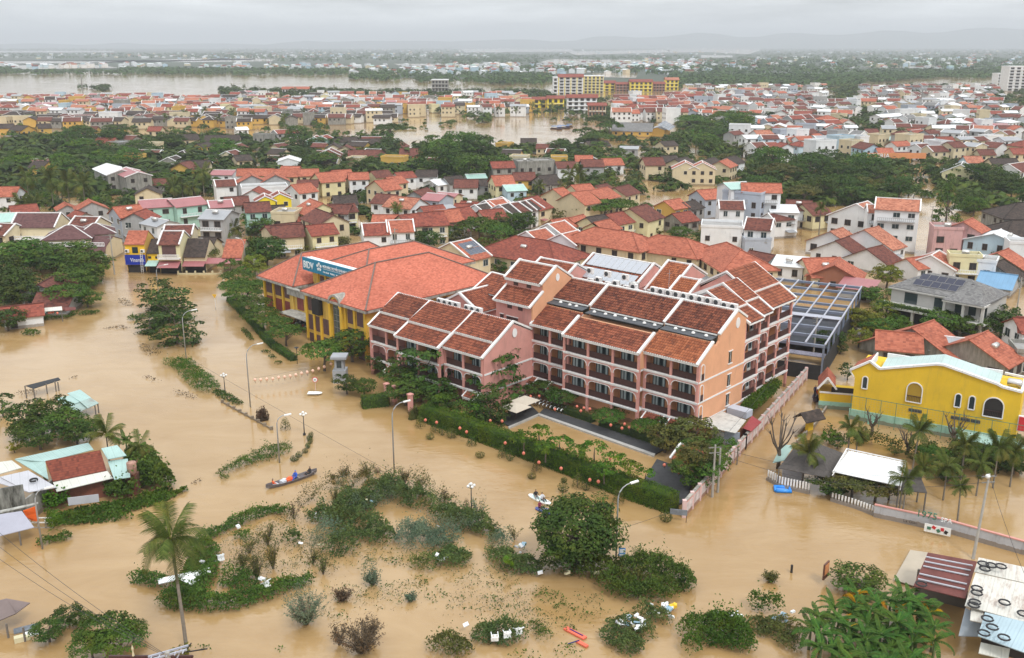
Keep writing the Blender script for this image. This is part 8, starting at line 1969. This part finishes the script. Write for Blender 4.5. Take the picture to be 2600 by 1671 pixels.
for (x,y) in ((733,205),(823,208),(1393,97),(1445,108),(1491,116),(1422,130),(1225,118),(1735,262),(1790,255),(1860,272),(1650,238),(2057,542),(2120,585),(2165,598),(1105,18),(1040,20),(1645,490),(1755,230)): lantern('9',x,y,1.9,'orange paper lantern in the pool garden',LM,.85)
for (x,y) in ((805,1420),(748,1445),(700,1460),(650,1478),(603,1490),(555,1500),(505,1512),(458,1522),(410,1530),(360,1535)): lantern('5',x,y,1.5,'pale peach lantern on the line across the street',LM2,1.0,'pale lanterns on the line')
for (x,y) in ((2167,215),(2215,215),(2267,210),(2317,207)): lantern('L',x,y,1.5,'pale peach lantern on the line across the street',LM2,1.0,'pale lanterns on the line')
wire(G(*Q('5',830,1400),1.9),G(*Q('L',2160,200),1.9),.2,'thin line carrying the pale lanterns',.015)
for (x,y) in ((295,993),(345,992),(415,985),(432,983),(450,980),(488,988)): lantern('4',x,y,1.9,'lantern under the restaurant awning',LM,.9,'restaurant lanterns')
# signs
def sign(x,y,h,label,board,m,m2=None,post=WHITE,rz=0): 
    p=G(x,y); t=thing('road_sign',label,'sign',(p[0],p[1],0),rz); b=MB(); b.tube([(0,0,-.4),(0,0,h)],.045,6); b.build('post',post,t); b=MB()
    b.prism([(u,-.08,h+v) for u,v in board],(0,.04,0)); b.build('board',m,t)
    if m2: b=MB(); b.prism([(u*.78,-.1,h+v*.78) for u,v in board],(0,.02,0)); b.build('face',m2,t)
    return t
circ=[(.45*math.cos(k*math.pi/8),.45*math.sin(k*math.pi/8)) for k in range(16)]; YS=mat('yellow sign',(.75,.42,.02),.5); RS=mat('red sign',(.55,.03,.04),.5)
sign(548,787,3.0,'yellow triangular sign standing alone in the junction water',[(-.5,.4),(0,-.45),(.5,.4)],YS); t=sign(802,998,2.3,'round white sign with red rim and number on a striped post',circ,RS,LETW,mat('striped post',(.6,.4,.38),.6)); text('30',.4,t,face(-.22,-.12,2.17),DARK,.01)
p=G(801,1002); b=MB(); n=12; b.prism([(1.1*math.cos(math.pi*k/11-math.pi/2)*(1 if k<12 else 1),.55*math.sin(math.pi*k/11-math.pi/2),.25) for k in range(12)]+[(-1.2,.55,.25),(-1.2,-.55,.25)],(0,0,.1)); o=b.build('fallen_board',LETW,None,loc=p); tag(o,'white fallen board floating at the foot of the round sign','board')
p=G(1722,1325); t=thing('street_board','blank blue-grey street board on two posts at the hedge end','sign',(p[0],p[1],0),R(-12)); b=MB(); b.box(-1.0,1.0,-.04,.04,.9,1.6); b.build('board',mat('slate board',(.17,.19,.22),.6,.3,2.),t); b=MB(); b.box(-.95,-.88,-.03,.03,-.4,.9); b.box(.88,.95,-.03,.03,-.4,.9); b.build('post',DWOOD,t)
p=G(*Q('K',880,840)); t=thing('info_board','tilted orange and brown board above the banana clump','sign',(p[0],p[1],0),R(50)); b=MB(); b.box(-.6,.6,-.08,.08,.6,2.4,0); b.box(-.5,.5,-.11,-.08,1.1,2.25,1); b.build('board',[mat('brown board',(.12,.05,.03),.6),mat('orange board',(.62,.25,.10),.6)],t)
b=MB(); b.box(-.1,.1,-.1,.1,-.4,.9); tag(b.build('bollard',DARK,None,loc=G(*Q('K',627,760))),'short black post sticking out of open water','post')
# low rail wall with little posts beyond the grass strip
a,c=G(*Q('L',1890,410)),G(*Q('L',2308,640)); t=thing('rail','low dark rail with block posts emerging from the flood','fence',(a.x,a.y,0)); b=MB(); b.bar((0,0,.15),(c.x-a.x,c.y-a.y,.15),.16,.2); b.build('rail_bar',STONE,t)
for k in range(9): q=(c-a)*(k/8); b=MB(); b.box(q.x-.2,q.x+.2,q.y-.2,q.y+.2,-.3,.5); b.build('post',STONE,t)
# ---------------- people
def body_mesh(pose):
    sk={'sit':([(0,0,.12),(0,.02,.35),(0,.03,.52),(0,.04,.66),(0,.03,.76),(.10,-.03,.12),(.14,-.38,.22),(.13,-.62,.02),(.13,-.76,0),(-.10,-.03,.12),(-.14,-.36,.24),(-.13,-.58,.02),(-.13,-.72,0),(.19,.03,.50),(.26,-.10,.32),(.18,-.32,.30),(-.19,.03,.50),(-.26,-.10,.30),(-.18,-.30,.34),(0,.01,.86)],
      [(0,1),(1,2),(2,3),(3,4),(4,19),(0,5),(5,6),(6,7),(7,8),(0,9),(9,10),(10,11),(11,12),(2,13),(13,14),(14,15),(2,16),(16,17),(17,18)]),
     'stand':([(0,0,.92),(0,.01,1.15),(0,.02,1.36),(0,.01,1.48),(0,0,1.56),(.10,0,.88),(.11,-.02,.48),(.11,.03,.06),(.11,-.13,.03),(-.10,0,.88),(-.11,-.02,.48),(-.11,.03,.06),(-.11,-.13,.03),(.20,.01,1.36),(.26,0,1.08),(.24,-.16,.9),(-.20,.01,1.36),(-.26,0,1.08),(-.24,-.16,.9),(0,-.01,1.66)],
      [(0,1),(1,2),(2,3),(3,4),(4,19),(0,5),(5,6),(6,7),(7,8),(0,9),(9,10),(10,11),(11,12),(2,13),(13,14),(14,15),(2,16),(16,17),(17,18)])}[pose]
    rad=[.15,.13,.16,.06,.09,.10,.075,.05,.04,.10,.075,.05,.04,.07,.05,.035,.07,.05,.035,.095]
    me=bpy.data.meshes.new('person'); me.from_pydata(sk[0],sk[1],[]); o=bpy.data.objects.new('person',me); col.objects.link(o)
    m=o.modifiers.new('s','SKIN'); m.use_smooth_shade=True
    for i,v in enumerate(me.skin_vertices[0].data): v.radius=(rad[i],rad[i]*(.8 if i<3 else 1)); v.use_root=(i==0)
    o.modifiers.new('d','SUBSURF').levels=1; dg=bpy.context.evaluated_depsgraph_get(); out=bpy.data.meshes.new_from_object(o.evaluated_get(dg)); bpy.data.objects.remove(o)
    sh=.14 if pose=='sit' else .9; hd_=.66 if pose=='sit' else 1.46; out.materials.clear()
    for k in range(4): out.materials.append(None)
    for p_ in out.polygons:
        c=p_.center; 
        if c.z>hd_: i=3 if (c.z>hd_+.13 or c.y>.06) else 2
        elif (pose=='sit' and (c.z>.25 and c.y>-.28)) or (pose=='stand' and c.z>.92): i=0
        elif (pose=='sit' and c.y<-.66) or (pose=='stand' and c.z<.07): i=2
        elif pose=='sit' and c.y<-.27 and c.z>.26: i=2
        else: i=1
        p_.material_index=i
    return out
BODY={k:body_mesh(k) for k in ('sit','stand')}; SKIN=mat('skin',(.42,.24,.16),.6,.05); HAIR=mat('black hair',(.012,.010,.009),.5)
def person(loc,rz,pose,top,legs,label,s=1.0,hair=None):
    o=put('person',BODY[pose],None,loc,rz); o.scale=(s*1.15,)*3; tag(o,label,'person')
    for i,m in enumerate((top,legs,SKIN,hair or HAIR)): o.material_slots[i].link='OBJECT'; o.material_slots[i].material=m
    return o
CL=lambda n,c:mat('cloth '+n,c,.8,.08)
OR_=CL('orange',(.75,.12,.03)); BL_=CL('royal blue',(.02,.09,.45)); BK_=CL('black',(.015,.015,.018)); WH_=CL('white',(.6,.62,.66)); NV_=CL('navy',(.02,.025,.13)); MR_=CL('maroon',(.18,.02,.05)); GY_=CL('grey',(.2,.2,.2))
def boat_hull(L,Wd,H,n=12,flat=False):
    V=[];F_=[]; b=MB()
    for k in range(n+1):
        t_=k/n*2-1; w_=Wd/2*math.sqrt(max(.001,1-abs(t_)**2.2))+.02; rise=H*.9*abs(t_)**3; x=t_*L/2
        b.v+=[(x,-w_,H+rise),(x,-w_*.7,-.1+rise),(x,w_*.7,-.1+rise),(x,w_,H+rise),(x,w_*.86,H+rise),(x,w_*.6,.06+rise),(x,-w_*.6,.06+rise),(x,-w_*.86,H+rise)]
    for k in range(n):
        for q in range(8): b.f.append((k*8+q,k*8+(q+1)%8,(k+1)*8+(q+1)%8,(k+1)*8+q)); b.m.append(0); b.uv.append(None)
    return b
a,c=G(*Q('I',1125,216)),G(*Q('I',1512,90)); mid=(a+c)/2; L=(c-a).length; rz=math.atan2((c-a).y,(c-a).x)
sp=thing('sampan','long grey wooden sampan with three people in the open flood','boat',(mid.x,mid.y,.05),rz); boat_hull(L,1.35,.34,16).build('hull',mat('grey boat wood',(.13,.115,.12),.8,.3,3.),sp)
for x in (-.32,-.1,.12,.3,.42): b=MB(); b.box(x*L-.09,x*L+.09,-.5,.5,.24,.29); b.build('thwart',mat('boat thwart',(.24,.20,.18),.8,.2),sp)
SPM=Matrix.Translation((mid.x,mid.y,.05))@Matrix.Rotation(rz,4,'Z')
person(SPM@Vector((-.36*L,0,.15)),rz+R(80),'sit',OR_,WH_,'person in an orange life vest at the low end of the sampan'); person(SPM@Vector((.08*L,.1,.15)),rz-R(70),'sit',BL_,BL_,'person hunched in a bright blue raincoat in the sampan',1.1,BL_); person(SPM@Vector((.36*L,0,.2)),rz-R(90),'sit',BK_,BK_,'person in black paddling at the raised end of the sampan')
for i,(x,m,l) in enumerate(((-.06,OR_,'heap of orange life vests amidships in the sampan'),(-.17,WH_,'white crate between the vests and the paddler'))): b=MB(); b.obox((0,0,.2),(.9 if i==0 else .6,.7,.4),.2,0); b.obox((.2,.1,.38),(.5,.45,.2),.7,0); o=b.build('load',m,None,loc=SPM@Vector((x*L,0,.08)),rz=rz); tag(o,l,'load')
def board(c,x0,y0,x1,y1,w_,m,m2,label):
    a,d=G(*Q(c,x0,y0)),G(*Q(c,x1,y1)); mid=(a+d)/2; L=(d-a).length; rz=math.atan2((d-a).y,(d-a).x); t=thing('paddle_board',label,'paddle board',(mid.x,mid.y,.03),rz); n=14
    pr=[(math.cos(2*math.pi*k/24)*L/2,math.copysign(abs(math.sin(2*math.pi*k/24))**.8,math.sin(2*math.pi*k/24))*w_/2) for k in range(24)]
    b=MB(); b.prism([(x,y,0) for x,y in pr],(0,0,.14)); b.build('board',m,t); b=MB(); b.prism([(x*.7,y*.62,.145) for x,y in pr],(0,0,.015)); b.build('deck_pad',m2,t)
    return Matrix.Translation((mid.x,mid.y,.18))@Matrix.Rotation(rz,4,'Z'),L,rz
M1,L1,r1=board('9',1028,770,1190,845,1.1,mat('board white',(.75,.78,.76),.4),mat('board mint',(.55,.70,.68),.5),'white paddle board with two people and a raised paddle')
person(M1@Vector((-.18*L1,0,0)),r1+R(60),'sit',BK_,GY_,'person in a black top on the rear of the white board'); person(M1@Vector((.12*L1,0,0)),r1+R(80),'sit',WH_,BK_,'long-haired person in pale blue on the front of the white board')
M2,L2,r2=board('9',1078,872,1260,925,1.1,mat('board navy edge',(.06,.08,.30),.4),mat('board white stripe',(.65,.66,.75),.5),'dark blue paddle board with a pale stripe beside the round tree')
person(M2@Vector((-.33*L2,0,0)),r2+R(80),'sit',MR_,BK_,'person in a dark maroon jacket on the blue board',1.05); person(M2@Vector((.33*L2,0,0)),r2+R(110),'sit',NV_,NV_,'person in navy holding a paddle on the blue board')
for (M,x,l) in ((M1,.25,'paddle held out from the white board'),(M2,.42,'paddle held upright on the blue board')):
    b=MB(); 
    if x<.4: b.tube([(0,0,.3),(1.9,.9,.4)],.02,5); b.obox((2.0,.95,.4),(.4,.16,.03),.45)
    else: b.tube([(0,0,0),(.1,.1,1.3)],.02,5); b.obox((.1,.1,1.4),(.16,.03,.4))
    p=M@Vector((L1*x*.5,0,.1)) if x<.4 else M@Vector((L2*.4,.2,.1)); tag(b.build('paddle',DWOOD,None,loc=p,rz=r1),l,'paddle')
p=G(*Q('8',560,650)); rl=R(62); bt_=thing('motor_boat','crowded dark boat coming down the flooded lane','boat',(p[0],p[1],.05),rl); boat_hull(6.2,2.1,.5,12).build('hull',mat('dark boat hull',(.05,.035,.05),.6,.3,3.),bt_); LM_=Matrix.Translation((p[0],p[1],.3))@Matrix.Rotation(rl,4,'Z')
for i,(x,y,c_,l) in enumerate(((2.0,-.5,OR_,'hindmost passenger in orange in the lane boat'),(1.2,.5,OR_,'passenger in orange on the far side of the lane boat'),(.6,-.5,CL('red',(.6,.03,.03)),'passenger in red in the lane boat'),(1.6,0,OR_,'middle passenger in orange in the lane boat'),(.2,.4,OR_,'front passenger in orange in the lane boat'))): person(LM_@Vector((x,y,0)),rl-R(90),'sit',c_,GY_,l)
person(LM_@Vector((-.3,.75,-.1)),rl-R(60),'stand',NV_,BK_,'standing boatman in navy in the lane boat'); person(LM_@Vector((-2.0,0,0)),rl+R(90),'sit',BK_,BK_,'person in black at the bow of the lane boat')
person(hw(14.1,-.6,3.02),R(-42),'stand',WH_,GY_,'person in white on the lowest hotel balcony')
# ---------------- flotsam
b=MB(); rr=random.Random(9)
for (c,x,y,rx,ry,n) in (('J',1500,1000,150,35,26),('J',1780,910,90,40,12),('K',200,1100,90,35,16),('K',560,1110,70,40,12),('I',1530,425,50,18,6),('I',1640,430,40,15,4),('J',60,510,60,20,4),('J',650,430,40,30,8),('J',1240,640,25,20,2),('I',1380,640,10,10,1),('I',1110,940,30,20,3),('K',100,1260,100,60,3),('I',1900,300,100,60,4),('J',30,250,20,12,1),('J',1020,620,20,8,2),('J',820,620,15,6,1),('I',1550,650,10,8,1),('J',1650,880,8,6,1),('J',1900,650,20,12,1),('J',250,1035,12,8,1),('I',910,530,8,8,1),('I',725,770,8,8,1),('I',645,785,8,6,1)):
    for _ in range(n):
        px,py=Q(c,rr.gauss(x,rx*.5),rr.gauss(y,ry*.5)); p=G(px,py,.5); s=rr.uniform(.3,.75); b.obox(tuple(p+Vector((0,0,rr.uniform(-.1,.5)))),(s,s*rr.uniform(.4,.9),s*rr.uniform(.15,.5)),rr.uniform(0,6),rr.choice((0,0,0,0,1,2,3)),rr.uniform(-.5,.5),rr.uniform(-.5,.5))
o=b.build('litter',[mat('white foam',(.76,.77,.78),.7,.05),mat('blue plastic',(.30,.45,.55),.5),mat('cream plastic',(.60,.55,.36),.6),mat('grey plastic',(.4,.4,.42),.6)]); o['kind']='stuff'; o['label']='white foam boxes and plastic rubbish caught in the scrub'
for (x,y,w_,col_,l) in ((1820,900,.7,(.75,.5,.04),'yellow plastic bag in the rubbish heap right of the foam'),(1760,925,.6,(.35,.05,.03),'dark red rag beside the yellow bag')): b=MB(); b.obox((0,0,.5),(w_,w_*.7,.3),.5); b.obox((.2,.1,.6),(w_*.6,w_*.5,.25),1.2,0,.3); tag(b.build('bag',mat('cloth '+l[:6],col_,.6),None,loc=G(*Q('J',x,y))),l,'bag')
def chair(c,x,y,z,rz,label,tip=0):
    p=G(*Q(c,x,y),z); t=thing('plastic_chair',label,'chair',p,rz); t.rotation_euler=(tip,0,rz); b=MB(); b.box(-.3,.3,-.3,.3,.42,.47); b.build('seat',LETW,t); b=MB(); b.box(-.3,-.24,.26,.31,.45,.95); b.box(.24,.3,.26,.31,.45,.95); b.box(-.3,.3,.26,.31,.85,.95); b.box(-.05,.05,.26,.31,.47,.9); b.build('backrest',LETW,t)
    for sx_ in (-1,1):
        for sy in (-1,1): b=MB(); b.box(sx_*.27-.03,sx_*.27+.03,sy*.27-.03,sy*.27+.03,0,.43); b.build('leg',LETW,t)
    return t
for a in (('I',775,730,.7,.5,'white plastic chair on its side on the creeper mound',1.2),('I',1110,945,.7,1,'white plastic chair half sunk in the creeper below the saplings',1.0),('J',555,1070,1.0,.2,'middle white chair on the oval dark mound',1.3),('J',630,1050,1.0,.6,'right white chair on the oval dark mound',1.2),('J',465,1085,1.0,.1,'left overturned white chair on the oval dark mound',1.5)): t=chair(*a[:6],a[6]); t.scale=(1.15,)*3
b=MB(); b.obox((0,0,.9),(5.2,.9,.08),.45,0,.1); b.obox((.7,-.7,.95),(2.2,1.1,.07),-.6,0,.12); tag(b.build('dropped_boards',LETW,None,loc=G(*Q('I',510,930))),'two crossed white boards dropped on the creeper by the palm trunk','boards')
t=thing('broken_kayak','broken salmon red kayak half sunk near the bottom edge','kayak',tuple(G(*Q('J',1090,1110)))); b=MB(); b.v=[];
for (x0,y0,x1,y1,w_) in ((-1.0,1.5,.8,-.2,.55),(.0,-.6,.9,-1.5,.4)): b.bar((x0,y0,.12),(x1,y1,.12),w_,.16)
b.build('hull',mat('salmon plastic',(.70,.14,.08),.5),t); b=MB(); b.bar((-.9,-1.2,.2),(.2,-.7,.25),.08); b.bar((-.6,1.2,.23),(.6,.1,.23),.12,.04); b.build('trim',NV_,t)
t=thing('inflatable','small bright blue inflatable square by the white picket fence','inflatable',tuple(G(*Q('8',267,1372)))); b=MB(); b.tube([(-.9,-.6,.2),(.9,-.6,.2),(.9,.6,.2),(-.9,.6,.2),(-.9,-.6,.2)],.25,8); b.build('tube',mat('bright blue vinyl',(.03,.25,.75),.35),t,True); b=MB(); b.box(-.8,.8,-.5,.5,.05,.1); b.build('floor',mat('pale blue vinyl',(.2,.45,.8),.35),t); t.rotation_euler=(0,0,-.1)
# grey tarp and kitchen bits at the lower left
quads('brown_tarp','sagging grey-brown tarpaulin on bent poles at the left edge','tarpaulin',[('cloth',[('M',-60,1250,1.6),('M',130,1170,2.2),('M',250,1080,1.9),('M',55,1045,2.0)],mat('taupe tarpaulin',(.17,.125,.115),.6,.12,.8)),('cloth',[('M',-60,1250,1.6),('M',130,1170,2.2),('M',55,1045,2.0),('M',-90,1080,1.6)],mat('taupe tarpaulin',(.17,.125,.115),.6,.12,.8))],posts=[('M',190,1280,1.6),('M',50,1250,1.6)])
for (x,y,s,m,l) in ((215,1300,(2.1,.9,.12),mat('slate board',(.17,.19,.22),.6,.3,2.),'dark grey panel floating by the shrub tree'),(265,1340,(1.3,.9,.12),LETW,'white panel floating below the dark one'),(160,1400,(.8,.6,.5),mat('cream plastic',(.60,.55,.36),.6),'cream box floating near the lower left corner'),(210,1390,(.9,.4,.4),mat('cream plastic',(.60,.55,.36),.6),'second cream box beside the first one')): b=MB(); b.obox((0,0,s[2]/2),s,.5); tag(b.build('panel',m,None,loc=G(*Q('M',x,y))),l,'debris')
t=thing('red_roof_corner','red tiled roof ridge with a pale finial poking in at the bottom edge','roof',tuple(G(*Q('M',1120,1545),3.6)-Vector((0,0,3.6)))); b=MB(); b.slab((-2,-3,2.6),(5,-3,2.6),(4.6,0,3.7),(-1.6,0,3.7),.15); b.build('roof',RC['O'][1](),t); b=MB(); b.box(-2.2,5,-.1,.1,3.7,3.9); b.build('ridge',DWOOD,t); b=MB(); b.lathe([(.12,0),(.06,.4),(.1,.7),(0,1.1)],(-.1,0,3.9),8); b.build('finial',mat('cream plastic',(.60,.55,.36),.6),t)
# solar panels and writing on the school gable roof
for o in list(bpy.data.objects):
    pass
sr=[h for h in HOUSES if abs(PJ(h[3])[0]-1160)<40 and h[3][1]<250]
if sr:
    h=sr[0][0]; 
    for r_ in range(2):
        for k in range(4): 
            b=MB(); x=-2+k*1.6; y0=-5.2+r_*2.2; z=lambda y:8.8-abs(y)*.5+.15; b.slab((x,y0,z(y0)),(x+1.45,y0,z(y0)),(x+1.45,y0+2.0,z(y0+2.0)),(x,y0+2.0,z(y0+2)),.06,0,1); b.build('solar_panel',[mat('solar cell grey',(.06,.075,.11),.2,.2,3.),WHITE],h)
    hl=max(v.co.x for v in [ch for ch in h.children if ch.name.startswith('wall')][0].data.vertices)
    text('CORNER',.75,h,face(-hl-.06,4.0,4.6,-math.pi/2),mat('gold letters',(.42,.30,.04),.5),.04); text('THE LUNA',.8,h,face(-hl-.06,3.6,3.6,-math.pi/2),mat('brown letters',(.20,.10,.07),.5),.04)
    b=MB(); b.prism([(-hl-.05,5.0+.55*math.cos(k*.393),4.4+.55*math.sin(k*.393)) for k in range(16)],(-.05,0,0)); b.build('emblem',mat('pale disc',(.55,.57,.62),.5),h)
    b=MB(); b.prism([(-hl-.03,-.5,4.3),(-hl-.03,.5,4.3)]+[(-hl-.03,.5*math.cos(k*.3927),6.0+.5*math.sin(k*.3927)) for k in range(9)],(-.05,0,0)); b.build('arched_window',GLASS,h)
t=block(2230,2312,416,398,9,'yellow','orange cafe block with white sign lettering at the edge of the dark grove',1,4,'B'); addbox(t,-13.8,13.8,-1.6,-1.2,2.6,5.2,mat('orange board',(.62,.25,.10),.6),'sign_board'); text('TTERIA',3.0,t,face(-13,-1.75,2.9),LETW,.05)
for h,_,_,c in HOUSES:
    x,y,_d=PJ(c)
    if 1540<x<1680 and 300<y<350 and h.children and 'K' and c[1]<700 and any(ch.name.startswith('roof') for ch in h.children) and abs(PJ((c[0],c[1],8))[1]-312)<14:
        for k in range(16):
            for r_ in range(3):
                b=MB(); x0=-16+k*2; y0=-7.6+r_*2.4; z=lambda yy:8-abs(yy)*.5+.2; b.slab((x0,y0,z(y0)),(x0+1.85,y0,z(y0)),(x0+1.85,y0+2.2,z(y0+2.2)),(x0,y0+2.2,z(y0+2.2)),.06,0,1); b.build('solar_panel',[mat('solar cell grey',(.06,.075,.11),.2,.2,3.),WHITE],h)
        break
tlabels(); zlab(); finish_labels()
